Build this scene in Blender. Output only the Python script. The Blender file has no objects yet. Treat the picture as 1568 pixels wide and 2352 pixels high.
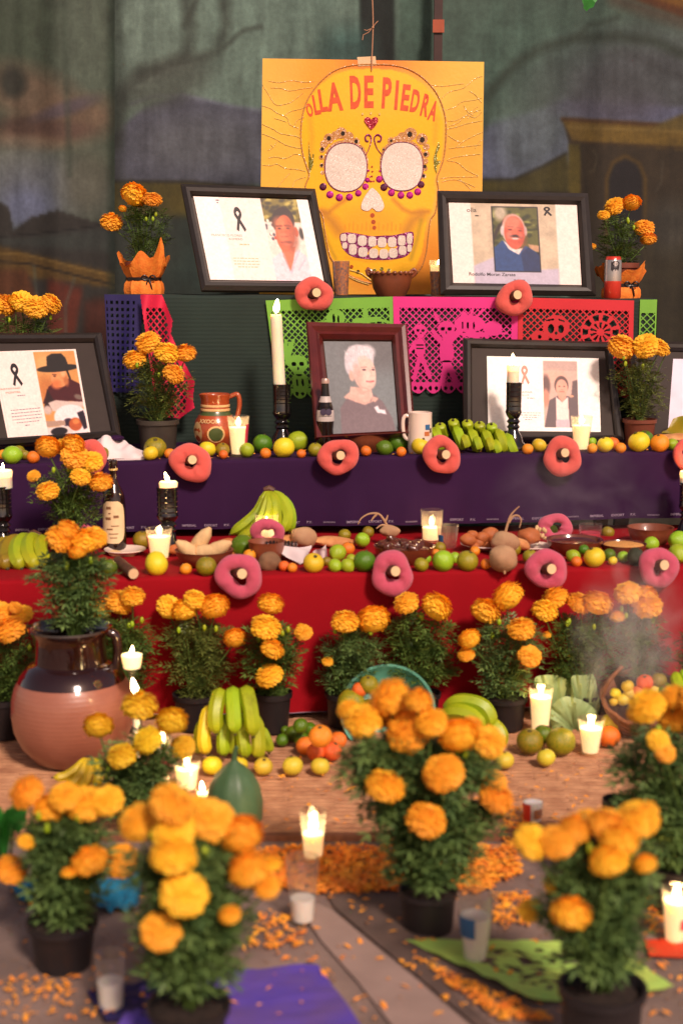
import bpy, math, random
import numpy as np
from mathutils import Vector, Matrix, Euler
R = math.radians
C = bpy.context.scene.collection
scene = bpy.context.scene
rnd = random.Random(7)
nrs = np.random.RandomState(5)

# ------------------------------------------------------------------ camera
PITCH, H, F = 9.1, 1.27, 3267.0          # F: focal length in 1568x2352 picture units
CP, SP = math.cos(R(PITCH)), math.sin(R(PITCH))
cam_d = bpy.data.cameras.new('camera'); cam = bpy.data.objects.new('camera', cam_d); C.objects.link(cam)
cam.location = (0, 0, H); cam.rotation_euler = (R(90 - PITCH), 0, 0)
cam_d.sensor_fit = 'VERTICAL'; cam_d.sensor_height = 36; cam_d.sensor_width = 24; cam_d.lens = 50
cam_d.clip_start = .05; cam_d.clip_end = 500
cam_d.dof.use_dof = True; cam_d.dof.focus_distance = 5.45; cam_d.dof.aperture_fstop = 2.5; cam_d.dof.aperture_blades = 0
scene.camera = cam

# ------------------------------------------------------------------ world, sun, exposure
SUN_EL, SUN_AZ = 40.0, 24.0              # lamp high up behind the camera, on its right
world = bpy.data.worlds.new('World'); scene.world = world; world.use_nodes = True
wn = world.node_tree; wn.nodes.clear()
sky = wn.nodes.new('ShaderNodeTexSky'); sky.sky_type = 'NISHITA'; sky.sun_disc = False
sky.sun_elevation = R(SUN_EL); sky.sun_rotation = R(180 - SUN_AZ)
tint = wn.nodes.new('ShaderNodeMix'); tint.data_type = 'RGBA'; tint.blend_type = 'MULTIPLY'; tint.inputs[0].default_value = 1
tint.inputs[7].default_value = (1.0, .66, .50, 1)   # night: the sky glows with the square's warm lamps
bg = wn.nodes.new('ShaderNodeBackground'); bg.inputs[1].default_value = .12
wo = wn.nodes.new('ShaderNodeOutputWorld')
wn.links.new(sky.outputs[0], tint.inputs[6]); wn.links.new(tint.outputs[2], bg.inputs[0]); wn.links.new(bg.outputs[0], wo.inputs[0])
sun_d = bpy.data.lights.new('sun', 'SUN'); sun_d.energy = 3.0; sun_d.angle = R(9); sun_d.color = (1, .80, .68)
sun = bpy.data.objects.new('sun', sun_d); C.objects.link(sun)
sd = Vector((math.sin(R(SUN_AZ)) * math.cos(R(SUN_EL)), -math.cos(R(SUN_AZ)) * math.cos(R(SUN_EL)), math.sin(R(SUN_EL))))
sun.rotation_euler = sd.to_track_quat('Z', 'Y').to_euler(); sun.location = (2, -3, 5)
vs = scene.view_settings
vs.view_transform = 'Standard'; vs.look = 'None'; vs.exposure = 0.25; vs.gamma = 1; vs.use_curve_mapping = False
scene.render.engine = 'CYCLES'
scene.cycles.use_denoising = True
scene.cycles.max_bounces = 8; scene.cycles.transparent_max_bounces = 24
scene.cycles.sample_clamp_indirect = 4
scene.cycles.volume_step_rate = 2; scene.cycles.volume_bounces = 2

# ------------------------------------------------------------------ picture -> place
def ray(vx, vy):
    u = (vx - 784) / F; v = (1176 - vy) / F
    return Vector((u, CP + v * SP, -SP + v * CP))
def P(vx, vy, D):
    d = ray(vx, vy); t = D / d.y
    return Vector((d.x * t, D, H + d.z * t))
def mpp(vy, D):                           # metres per picture unit at depth D
    return D / (CP + (1176 - vy) / F * SP) / F
class Tier:
    def __init__(s, z0, kz, y0, ky, back): s.z0, s.kz, s.y0, s.ky, s.back = z0, kz, y0, ky, back
    def z(s, x): return s.z0 + s.kz * x
    def front(s, x): return s.y0 + s.ky * x
    def hit(s, vx, vy, dz=0):
        d = ray(vx, vy); z = s.z0
        for _ in range(4):
            t = (z + dz - H) / d.z; z = s.z(d.x * t)
        return Vector((d.x * t, d.y * t, z + dz))
FLOOR = Tier(0, 0, -9, 0, 99)
RED = Tier(.441, .0067, 4.04, .07, 4.85)
PURPLE = Tier(.702, .0134, 4.68, .05, 5.26)
GREEN = Tier(1.226, -.009, 5.2, 0, 5.75)

# ------------------------------------------------------------------ object helpers
def tag(o, label=None, cat=None, group=None, kind=None):
    if label: o['label'] = label
    if cat: o['category'] = cat
    if group: o['group'] = group
    if kind: o['kind'] = kind
    return o
def thing(name, label, cat, loc, group=None, rz=0):
    o = bpy.data.objects.new(name, None); C.objects.link(o)
    o.empty_display_size = .03
    o.location = loc; o.rotation_euler = (0, 0, rz)
    return tag(o, label, cat, group)
def link(name, mesh, parent=None, loc=None, scale=None, rot=None):
    o = bpy.data.objects.new(name, mesh); C.objects.link(o)
    if parent: o.parent = parent
    if loc is not None: o.location = loc
    if scale is not None: o.scale = scale if hasattr(scale, '__len__') else (scale,) * 3
    if rot is not None: o.rotation_euler = rot
    return o

class MB:
    def __init__(s, off=(0, 0, 0)): s.v = []; s.f = []; s.off = Vector(off)
    def add(s, vs, fs):
        n = len(s.v); s.v += [tuple(Vector(p) - s.off) for p in vs]; s.f += [tuple(i + n for i in f) for f in fs]
    def box(s, c, size, rot=None):
        c = Vector(c); M = rot.to_matrix() if rot else Matrix.Identity(3)
        vs = [c + M @ Vector((sx * size[0] / 2, sy * size[1] / 2, sz * size[2] / 2)) for sx in (-1, 1) for sy in (-1, 1) for sz in (-1, 1)]
        s.add(vs, [(0, 1, 3, 2), (4, 6, 7, 5), (0, 4, 5, 1), (2, 3, 7, 6), (0, 2, 6, 4), (1, 5, 7, 3)])
    def tube(s, pts, rad, n=8, caps=True, flat=None, closed=False):
        pts = [Vector(p) for p in pts]; m = len(pts)
        if not hasattr(rad, '__len__'): rad = [rad] * m
        vs = []; up = None
        for i, p in enumerate(pts):
            if closed: t = pts[(i + 1) % m] - pts[i - 1]
            else: t = pts[min(i + 1, m - 1)] - pts[max(i - 1, 0)]
            t = t.normalized() if t.length > 1e-9 else Vector((0, 0, 1))
            if up is None:
                a = Vector((0, 1, 0)) if abs(t.y) < .8 else Vector((0, 0, 1))
                up = (a - t * a.dot(t)).normalized()
            else:
                up = up - t * up.dot(t)
                up = up.normalized() if up.length > 1e-6 else t.orthogonal().normalized()
            b = t.cross(up)
            for k in range(n):
                a = 2 * math.pi * k / n
                q = up * math.cos(a) * rad[i] * (flat or 1) + b * math.sin(a) * rad[i]
                vs.append(p + q)
        fs = []
        for i in range(m if closed else m - 1):
            j = (i + 1) % m
            for k in range(n): fs.append((i * n + k, i * n + (k + 1) % n, j * n + (k + 1) % n, j * n + k))
        if caps and not closed: fs += [tuple(range(n))[::-1], tuple((m - 1) * n + k for k in range(n))]
        s.add(vs, fs)
    def lathe(s, prof, n=28, c=(0, 0, 0), cap0=True, cap1=False, wob=0, M=None):
        c = Vector(c); vs = []
        ph = rnd.random() * 6
        for (r, z) in prof:
            for k in range(n):
                a = 2 * math.pi * k / n
                rr = r * (1 + wob * math.sin(3 * a + ph + z * 30) + wob * .6 * math.sin(5 * a + 2 * ph))
                p = Vector((math.cos(a) * rr, math.sin(a) * rr, z))
                vs.append(c + (M @ p if M else p))
        fs = []
        for i in range(len(prof) - 1):
            for k in range(n): fs.append((i * n + k, i * n + (k + 1) % n, (i + 1) * n + (k + 1) % n, (i + 1) * n + k))
        if cap0: fs.append(tuple(range(n))[::-1])
        if cap1: fs.append(tuple((len(prof) - 1) * n + k for k in range(n)))
        s.add(vs, fs)
    def ell(s, c, r, seg=14, ring=9, rot=None, lump=0, fn=None):
        c = Vector(c); M = rot.to_matrix() if rot else Matrix.Identity(3)
        if not hasattr(r, '__len__'): r = (r,) * 3
        vs = []; a1, a2, a3 = (rnd.random() * 6 for _ in range(3))
        for i in range(ring + 1):
            th = math.pi * i / ring
            for k in range(seg):
                a = 2 * math.pi * k / seg
                d = Vector((math.sin(th) * math.cos(a), math.sin(th) * math.sin(a), math.cos(th)))
                q = 1 + lump * (math.sin(3 * d.x + a1) * math.sin(4 * d.y + a2) + .6 * math.sin(5 * d.z + a3 + 3 * d.x))
                if fn: q *= fn(d)
                vs.append(c + M @ Vector((d.x * r[0] * q, d.y * r[1] * q, d.z * r[2] * q)))
        fs = [(i * seg + k, (i + 1) * seg + k, (i + 1) * seg + (k + 1) % seg, i * seg + (k + 1) % seg) for i in range(ring) for k in range(seg)]
        s.add(vs, fs)
    def prism(s, pts, fn, h0, h1):
        """polygon in 2D, fn(x,y,h) -> point; a thin solid between heights h0 and h1"""
        n = len(pts)
        s.add([fn(x, y, h0) for x, y in pts] + [fn(x, y, h1) for x, y in pts],
              [tuple(range(n)), tuple(range(2 * n - 1, n - 1, -1))] + [(i, n + i, n + (i + 1) % n, (i + 1) % n) for i in range(n)])
    def mesh(s, name, mat, smooth=True, weld=True):
        me = bpy.data.meshes.new(name); me.from_pydata(s.v, [], s.f)
        me.validate(); me.update()
        if mat: me.materials.append(mat)
        if smooth:
            me.polygons.foreach_set('use_smooth', [True] * len(me.polygons))
            try: me.set_sharp_from_angle(angle=R(42))
            except Exception: pass
        return me
    def build(s, name, mat, parent=None, smooth=True, loc=None):
        return link(name, s.mesh(name, mat, smooth), parent, loc)

# ------------------------------------------------------------------ materials
def lin(c):
    return tuple(((x / 255) / 12.92 if x / 255 <= .04045 else ((x / 255 + .055) / 1.055) ** 2.4) for x in c)
M = {}
def mat(name, col, rough=.6, var=.15, vs=30, bump=0, bs=120, col2=None, spec=.5, metal=0, sss=0, sssr=(.02, .008, .004), coat=0, emit=None, es=0, sheen=0, trans=0, rand=0, vcol=False, detail=4, spots=0):
    m = bpy.data.materials.new(name); m.use_nodes = True; nt = m.node_tree; b = nt.nodes['Principled BSDF']
    c = lin(col) if max(col) > 1.01 else col
    b.inputs['Roughness'].default_value = rough; b.inputs['Metallic'].default_value = metal
    b.inputs['Specular IOR Level'].default_value = spec
    if coat: b.inputs['Coat Weight'].default_value = coat; b.inputs['Coat Roughness'].default_value = .08
    if sheen: b.inputs['Sheen Weight'].default_value = sheen
    if sss: b.inputs['Subsurface Weight'].default_value = sss; b.inputs['Subsurface Radius'].default_value = (1, .5, .3); b.inputs['Subsurface Scale'].default_value = sssr[0]
    tc = nt.nodes.new('ShaderNodeTexCoord')
    if vcol:
        a = nt.nodes.new('ShaderNodeAttribute'); a.attribute_name = 'paint'; base = a.outputs['Color']
    else: base = None
    n = nt.nodes.new('ShaderNodeTexNoise'); n.inputs['Scale'].default_value = vs; n.inputs['Detail'].default_value = detail
    nt.links.new(tc.outputs['Object'], n.inputs['Vector'])
    ramp = nt.nodes.new('ShaderNodeMapRange'); ramp.inputs[1].default_value = .3; ramp.inputs[2].default_value = .7
    nt.links.new(n.outputs['Fac'], ramp.inputs[0])
    mx = nt.nodes.new('ShaderNodeMix'); mx.data_type = 'RGBA'
    nt.links.new(ramp.outputs[0], mx.inputs[0])
    if vcol:
        mx.blend_type = 'MULTIPLY'; mx.inputs[7].default_value = (1 - var * 2, 1 - var * 2, 1 - var * 2, 1)
        nt.links.new(base, mx.inputs[6])
    else:
        c2 = (lin(col2) if max(col2) > 1.01 else col2) if col2 else tuple(max(0, x * (1 - 2 * var)) for x in c)
        mx.inputs[6].default_value = (*c, 1); mx.inputs[7].default_value = (*c2, 1)
    out = mx.outputs[2]
    if spots:          # blemishes and freckles of the skin
        sn = nt.nodes.new('ShaderNodeTexNoise'); sn.inputs['Scale'].default_value = 6; sn.inputs['Detail'].default_value = 7; sn.inputs['Roughness'].default_value = .75; sn.inputs['Distortion'].default_value = 1.2
        oi2 = nt.nodes.new('ShaderNodeObjectInfo'); ad2 = nt.nodes.new('ShaderNodeVectorMath'); ad2.operation = 'ADD'; sc2 = nt.nodes.new('ShaderNodeMath'); sc2.operation = 'MULTIPLY'; sc2.inputs[1].default_value = 40
        nt.links.new(oi2.outputs['Random'], sc2.inputs[0]); nt.links.new(tc.outputs['Object'], ad2.inputs[0]); nt.links.new(sc2.outputs[0], ad2.inputs[1]); nt.links.new(ad2.outputs[0], sn.inputs['Vector'])
        sr = nt.nodes.new('ShaderNodeMapRange'); sr.inputs[1].default_value = .56; sr.inputs[2].default_value = .68; sr.inputs[4].default_value = spots; nt.links.new(sn.outputs['Fac'], sr.inputs[0])
        sm = nt.nodes.new('ShaderNodeMix'); sm.data_type = 'RGBA'; sm.blend_type = 'MULTIPLY'; sm.inputs[7].default_value = (.42, .30, .16, 1); nt.links.new(sr.outputs[0], sm.inputs[0]); nt.links.new(out, sm.inputs[6]); out = sm.outputs[2]
    if rand:
        oi = nt.nodes.new('ShaderNodeObjectInfo'); hs = nt.nodes.new('ShaderNodeHueSaturation')
        mr = nt.nodes.new('ShaderNodeMapRange'); mr.inputs[3].default_value = .5 - rand * .06; mr.inputs[4].default_value = .5 + rand * .06
        mr2 = nt.nodes.new('ShaderNodeMapRange'); mr2.inputs[3].default_value = 1 - rand * .35; mr2.inputs[4].default_value = 1 + rand * .2
        nt.links.new(oi.outputs['Random'], mr.inputs[0]); nt.links.new(mr.outputs[0], hs.inputs['Hue'])
        nt.links.new(oi.outputs['Random'], mr2.inputs[0]); nt.links.new(mr2.outputs[0], hs.inputs['Value'])
        nt.links.new(out, hs.inputs['Color']); out = hs.outputs[0]
    nt.links.new(out, b.inputs['Base Color'])
    if bump:
        n2 = nt.nodes.new('ShaderNodeTexNoise'); n2.inputs['Scale'].default_value = bs; n2.inputs['Detail'].default_value = 5
        bp = nt.nodes.new('ShaderNodeBump'); bp.inputs['Strength'].default_value = bump; bp.inputs['Distance'].default_value = .004
        nt.links.new(tc.outputs['Object'], n2.inputs['Vector']); nt.links.new(n2.outputs['Fac'], bp.inputs['Height']); nt.links.new(bp.outputs[0], b.inputs['Normal'])
    if emit:
        b.inputs['Emission Color'].default_value = (*emit, 1); b.inputs['Emission Strength'].default_value = es
    M[name] = m
    return m
def glassmat(name, tintc=(1, 1, 1), refl=1.0, rough=.03, glow_amt=.22):
    m = bpy.data.materials.new(name); m.use_nodes = True; nt = m.node_tree; nt.nodes.clear()
    o = nt.nodes.new('ShaderNodeOutputMaterial'); mixn = nt.nodes.new('ShaderNodeMixShader')
    t = nt.nodes.new('ShaderNodeBsdfTransparent'); t.inputs[0].default_value = (*tintc, 1)
    g = nt.nodes.new('ShaderNodeBsdfGlossy'); g.inputs['Roughness'].default_value = rough
    fr = nt.nodes.new('ShaderNodeLayerWeight'); fr.inputs[0].default_value = .5      # same from both sides of the wall
    pwn = nt.nodes.new('ShaderNodeMath'); pwn.operation = 'POWER'; pwn.inputs[1].default_value = 4
    mm = nt.nodes.new('ShaderNodeMath'); mm.operation = 'MULTIPLY_ADD'; mm.inputs[1].default_value = .45 * refl; mm.inputs[2].default_value = .05
    nt.links.new(fr.outputs['Facing'], pwn.inputs[0]); nt.links.new(pwn.outputs[0], mm.inputs[0]); nt.links.new(mm.outputs[0], mixn.inputs[0])
    nt.links.new(t.outputs[0], mixn.inputs[1]); nt.links.new(g.outputs[0], mixn.inputs[2])
    # whitish translucent film, added so clear glass shows up and glows near flames
    film = nt.nodes.new('ShaderNodeMixShader'); fd = nt.nodes.new('ShaderNodeBsdfTranslucent'); fd.inputs[0].default_value = (.9, .86, .8, 1)
    fn_ = nt.nodes.new('ShaderNodeTexNoise'); fn_.inputs['Scale'].default_value = 40; fm = nt.nodes.new('ShaderNodeMath'); fm.operation = 'MULTIPLY'; fm.inputs[1].default_value = glow_amt
    nt.links.new(fn_.outputs['Fac'], fm.inputs[0]); nt.links.new(fm.outputs[0], film.inputs[0]); nt.links.new(mixn.outputs[0], film.inputs[1]); nt.links.new(fd.outputs[0], film.inputs[2]); nt.links.new(film.outputs[0], o.inputs[0])
    M[name] = m
    return m
def wave(m, scale, axis, strength, dist=.003, wtype='BANDS', distort=.5):
    """fine relief of threads or reeds"""
    nt = m.node_tree; b = nt.nodes['Principled BSDF']
    tc = nt.nodes.new('ShaderNodeTexCoord'); w = nt.nodes.new('ShaderNodeTexWave'); w.bands_direction = axis
    w.inputs['Scale'].default_value = scale; w.inputs['Distortion'].default_value = distort
    bp = nt.nodes.new('ShaderNodeBump'); bp.inputs['Strength'].default_value = strength; bp.inputs['Distance'].default_value = dist
    nt.links.new(tc.outputs['Object'], w.inputs[0]); nt.links.new(w.outputs['Fac'], bp.inputs['Height'])
    if b.inputs['Normal'].links: nt.links.new(b.inputs['Normal'].links[0].from_socket, bp.inputs['Normal'])
    nt.links.new(bp.outputs[0], b.inputs['Normal'])
    return w
def glitter(m, scale=900, amt=1.0, lo=.2):
    """each flake of glitter faces its own way"""
    nt = m.node_tree; b = nt.nodes['Principled BSDF']
    tc = nt.nodes.new('ShaderNodeTexCoord'); v = nt.nodes.new('ShaderNodeTexVoronoi'); v.inputs['Scale'].default_value = scale
    sub = nt.nodes.new('ShaderNodeVectorMath'); sub.operation = 'SUBTRACT'; sub.inputs[1].default_value = (.5, .5, .5)
    sca = nt.nodes.new('ShaderNodeVectorMath'); sca.operation = 'SCALE'; sca.inputs['Scale'].default_value = amt
    ge = nt.nodes.new('ShaderNodeNewGeometry')
    ad = nt.nodes.new('ShaderNodeVectorMath'); ad.operation = 'ADD'; nn = nt.nodes.new('ShaderNodeVectorMath'); nn.operation = 'NORMALIZE'
    nt.links.new(tc.outputs['Object'], v.inputs['Vector']); nt.links.new(v.outputs['Color'], sub.inputs[0]); nt.links.new(sub.outputs[0], sca.inputs[0])
    nt.links.new(ge.outputs['Normal'], ad.inputs[0]); nt.links.new(sca.outputs[0], ad.inputs[1]); nt.links.new(ad.outputs[0], nn.inputs[0])
    nt.links.new(nn.outputs[0], b.inputs['Normal']); b.inputs['Roughness'].default_value = lo
    b.inputs['Specular IOR Level'].default_value = 1.0

mat('concrete', (154, 130, 120), .8, .18, 3.5, .6, 60, col2=(100, 84, 78), detail=10)
mat('concrete_light', (166, 140, 130), .8, .1, 10, .3, 80)
mat('asphalt_patch', (104, 84, 76), .9, .2, 14, .5, 90)
mat('reed', (204, 152, 112), .7, .15, 22, .4, 160, col2=(160, 108, 76), detail=8)
mat('reed_edge', (140, 88, 62), .8, .2, 40)
mat('red_cloth', (152, 3, 20), .85, .06, 6, .15, 900, spec=.2); wave(M['red_cloth'], 300, 'Z', .15, .001)
mat('purple_cloth', (50, 19, 60), .85, .1, 5, .15, 900, spec=.2); wave(M['purple_cloth'], 300, 'Z', .15, .001)
mat('green_cloth', (33, 50, 43), .85, .15, 5, .1, 900); wave(M['green_cloth'], 22, 'Z', .25, .002)
mat('hem_print', (150, 134, 156), .7, .05)
mat('wood_table', (120, 85, 60), .6, .2, 20)
mat('paint_cloth', (128, 128, 128), .85, .10, 60, .3, 300, vcol=True)
mat('paint_paper', (128, 128, 128), .55, .02, 60, 0, vcol=True)
mat('paint_poster', (128, 128, 128), .45, .02, 60, .15, 90, vcol=True)
mat('dark_post', (62, 30, 26), .5, .2)
mat('twine', (205, 150, 115), .9, .2, 300)
mat('black_frame', (40, 32, 28), .5, .15, 30, .1, 60, coat=.2)
mat('black_mat', (58, 48, 44), .8, .05)
mat('burgundy_frame', (98, 34, 30), .28, .15, 25, coat=.5)
mat('burgundy_dark', (62, 26, 22), .35, .15)
mat('board_back', (110, 85, 60), .8)
mat('ink', (40, 33, 38), .6, 0)
mat('grey_ink', (120, 105, 125), .7, 0)
mat('red_ink', (232, 92, 44), .55, .12, 60)
mat('cream_glitter', (240, 222, 208), .4, .08, 300); glitter(M['cream_glitter'], 700, .5, .35)
mat('gold_glitter', (255, 214, 120), .3, .2, 400); glitter(M['gold_glitter'], 600, .8, .2)
mat('brown_glitter', (216, 150, 80), .3, .15, 400); glitter(M['brown_glitter'], 700, .8, .25)
mat('olive_glitter', (150, 140, 35), .3, .15, 400, metal=.3); glitter(M['olive_glitter'], 700, 1.1, .25)
mat('purple_glitter', (150, 25, 110), .3, .15, 400, metal=.3); glitter(M['purple_glitter'], 700, 1.1, .25)
mat('crimson_glitter', (190, 15, 50), .3, .15, 400, metal=.3); glitter(M['crimson_glitter'], 700, 1.1, .25)
mat('magenta_gem', (214, 14, 160), .12, .1, 40, metal=.55, coat=1)
mat('dark_gem', (95, 12, 70), .15, .1, 40, metal=.5, coat=1)
mat('black_dot', (35, 22, 22), .2)
mat('rust_dot', (190, 80, 30), .4, .1)
mat('bread_coral', (238, 112, 96), .95, .12, 40, .6, 500, col2=(224, 80, 78), sheen=.2)
mat('bread_mauve', (212, 100, 116), .95, .12, 40, .6, 500, col2=(204, 66, 108), sheen=.2)
mat('cane_rind', (98, 62, 44), .6, .25, 60)
mat('cane_end', (232, 196, 150), .7, .08, 200)
mat('foliage', (104, 128, 54), .5, .3, 26, col2=(58, 84, 36), spec=.4, detail=2)
mat('foliage_cool', (114, 140, 74), .5, .3, 26, col2=(66, 94, 52), spec=.4, detail=2)
mat('foliage_warm', (112, 120, 54), .5, .3, 26, col2=(74, 88, 36), spec=.4, detail=2)
mat('bright_leaf', (60, 150, 55), .5, .2, 20)
mat('stem_green', (78, 104, 38), .6, .2)
mat('marigold', (255, 192, 44), .7, .12, 60, col2=(255, 168, 28), rand=.2, sss=.3, sssr=(.012, 0, 0))
mat('marigold_deep', (255, 184, 40), .7, .12, 60, col2=(255, 160, 26), rand=.2, sss=.3, sssr=(.012, 0, 0))
mat('marigold_yellow', (244, 200, 34), .7, .12, 60, col2=(236, 180, 20), rand=.2, sss=.3, sssr=(.012, 0, 0))
mat('soil', (52, 38, 30), .95, .3, 80, .8, 200)
mat('pot_black', (38, 32, 34), .5, .15, 20, .15, 60)
mat('pot_grey', (72, 64, 56), .55, .15, 20)
mat('pot_brown', (128, 66, 48), .6, .12, 20)
mat('crepe', (248, 146, 50), .75, .12, 60, .6, 140, col2=(236, 118, 34))
mat('ribbon', (28, 20, 20), .35, 0)
mat('terracotta', (164, 104, 82), .4, .12, 5, .25, 30, col2=(140, 84, 66), coat=.4)
mat('glaze_dark', (40, 15, 12), .12, .15, 12, coat=1)
mat('clay', (140, 74, 46), .45, .15, 20, .15, 60, coat=.25)
mat('clay_glossy', (122, 58, 36), .22, .2, 25, coat=.8)
mat('mole', (98, 46, 28), .18, .2, 60, .8, 90, coat=.8)
mat('jug_red', (176, 78, 40), .25, .12, 25, coat=.6)
mat('jug_cream', (232, 190, 130), .3, .1, 30, coat=.5)
mat('jug_green', (78, 92, 52), .3, .1, 30, coat=.5)
mat('ceramic_black', (22, 18, 17), .1, 0, coat=1)
mat('porcelain', (238, 216, 200), .2, .04, 12, coat=.5)
mat('wax', (250, 236, 205), .5, .03, 20, sss=.9, sssr=(.025, 0, 0))
mat('wax_emissive', (255, 235, 195), .5, .03, 20, sss=1, sssr=(.04, 0, 0), emit=(1, .62, .28), es=.75)  # flame glow inside the wax is imitated by even emission
mat('wax_cold', (248, 240, 232), .5, .03, 20, sss=.4)
mat('wick', (30, 24, 20), .9)
mat('flame', (255, 220, 150), .5, 0, emit=(1, .72, .34), es=26)
glassmat('glass', (.97, .97, .96), 1.0)
glassmat('glass_dark', (.25, .12, .08), 1.6)
mat('print_cup', (108, 92, 92), .3, .3, 110, col2=(196, 120, 66), coat=.5, detail=1)
mat('cola', (20, 9, 7), .1, 0, spec=.4, coat=.25)
mat('cola_label', (198, 186, 182), .4, .05)
mat('cola_blue', (70, 60, 84), .4, .05)
mat('crown_cap', (196, 164, 150), .3, .05, metal=.4)
mat('bottle_dark', (32, 16, 13), .1, 0, coat=.5)
mat('label_cream', (232, 204, 160), .6, .06, 40)
mat('label_ink', (130, 88, 60), .7, .05)
mat('aluminium', (190, 182, 178), .25, .05, metal=.7)
mat('can_red', (214, 58, 40), .28, .05, metal=.2, coat=.4)
mat('banana_green', (138, 166, 26), .45, .12, 14, col2=(172, 176, 24), rand=.3, spots=.55)
mat('banana_light', (164, 188, 28), .45, .1, 14, col2=(146, 168, 20), rand=.3, spots=.55)
mat('banana_yellow', (226, 196, 30), .45, .1, 14, rand=.2, spots=.55)
mat('banana_tip', (70, 62, 28), .8)
mat('lime', (140, 178, 34), .32, .12, 12, .25, 400, col2=(172, 196, 40), rand=.4, spots=.55)
mat('lime_dark', (92, 128, 22), .32, .12, 12, .25, 400, rand=.4, spots=.55)
mat('olive_fruit', (128, 128, 26), .35, .15, 10, .25, 400, col2=(168, 140, 30), rand=.4, spots=.55)
mat('green_orange', (110, 120, 20), .35, .2, 7, .3, 400, col2=(170, 140, 30), rand=.3, spots=.55)
mat('guava', (232, 206, 66), .4, .08, 9, .2, 300, col2=(208, 196, 52), rand=.3, spots=.55)
mat('yellow_fruit', (240, 206, 40), .4, .08, 9, .2, 300, col2=(216, 200, 40), rand=.3, spots=.55)
mat('tangerine', (244, 112, 40), .38, .1, 9, .4, 350, col2=(250, 138, 44), rand=.3, spots=.25)
mat('small_orange', (246, 142, 36), .4, .1, 14, .3, 350, rand=.3, spots=.25)
mat('avocado', (54, 58, 34), .5, .2, 20, .5, 150)
wave(M['terracotta'], 26, 'Z', .12, .002)
mat('calyx', (86, 74, 34), .8)
mat('squash', (62, 92, 58), .45, .2, 9, .15, 60, col2=(86, 116, 78))
mat('jicama', (196, 156, 116), .8, .15, 12, .4, 90, col2=(160, 120, 88), spots=.55)
mat('root_brown', (140, 102, 72), .85, .2, 30, .5, 80)
mat('bread_tan', (226, 166, 108), .75, .15, 25, .4, 80, col2=(188, 118, 66), spots=.55)
mat('bread_crust', (198, 112, 58), .65, .18, 25, .4, 80, spots=.55)
mat('tamale', (228, 190, 136), .8, .12, 50, .5, 60)
mat('white_cloth', (240, 222, 222), .85, .04, 8, .15, 600)
mat('teal_plastic', (100, 172, 148), .3, .06, coat=.3)
mat('cabbage', (150, 172, 116), .5, .08, 6, .4, 30, col2=(124, 152, 100))
mat('wicker', (146, 92, 56), .7, .25, 60, .3, 100)
mat('paper_blue', (28, 18, 86), .7, .08, 6)
mat('paper_violet', (86, 66, 180), .7, .1, 9, col2=(104, 78, 150))
mat('paper_red', (214, 40, 52), .7, .08, 6)
mat('paper_crimson', (222, 30, 72), .7, .08, 6)
mat('paper_green', (124, 186, 62), .7, .08, 6)
mat('paper_pink', (232, 48, 140), .7, .08, 6)
mat('paper_turq', (20, 120, 156), .7, .1, 6)
mat('paper_orange', (232, 70, 30), .7, .1, 6)
mat('paper_floor_green', (168, 218, 104), .7, .1, 9, col2=(186, 210, 98))
mat('petal', (255, 180, 50), .8, .1, 25, rand=0, col2=(246, 138, 48))
mat('blue_spot', (50, 110, 160), .5)
mat('rice', (236, 168, 92), .7, .15, 200, .8, 300)
mat('pink_wrap', (226, 60, 90), .5)

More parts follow.
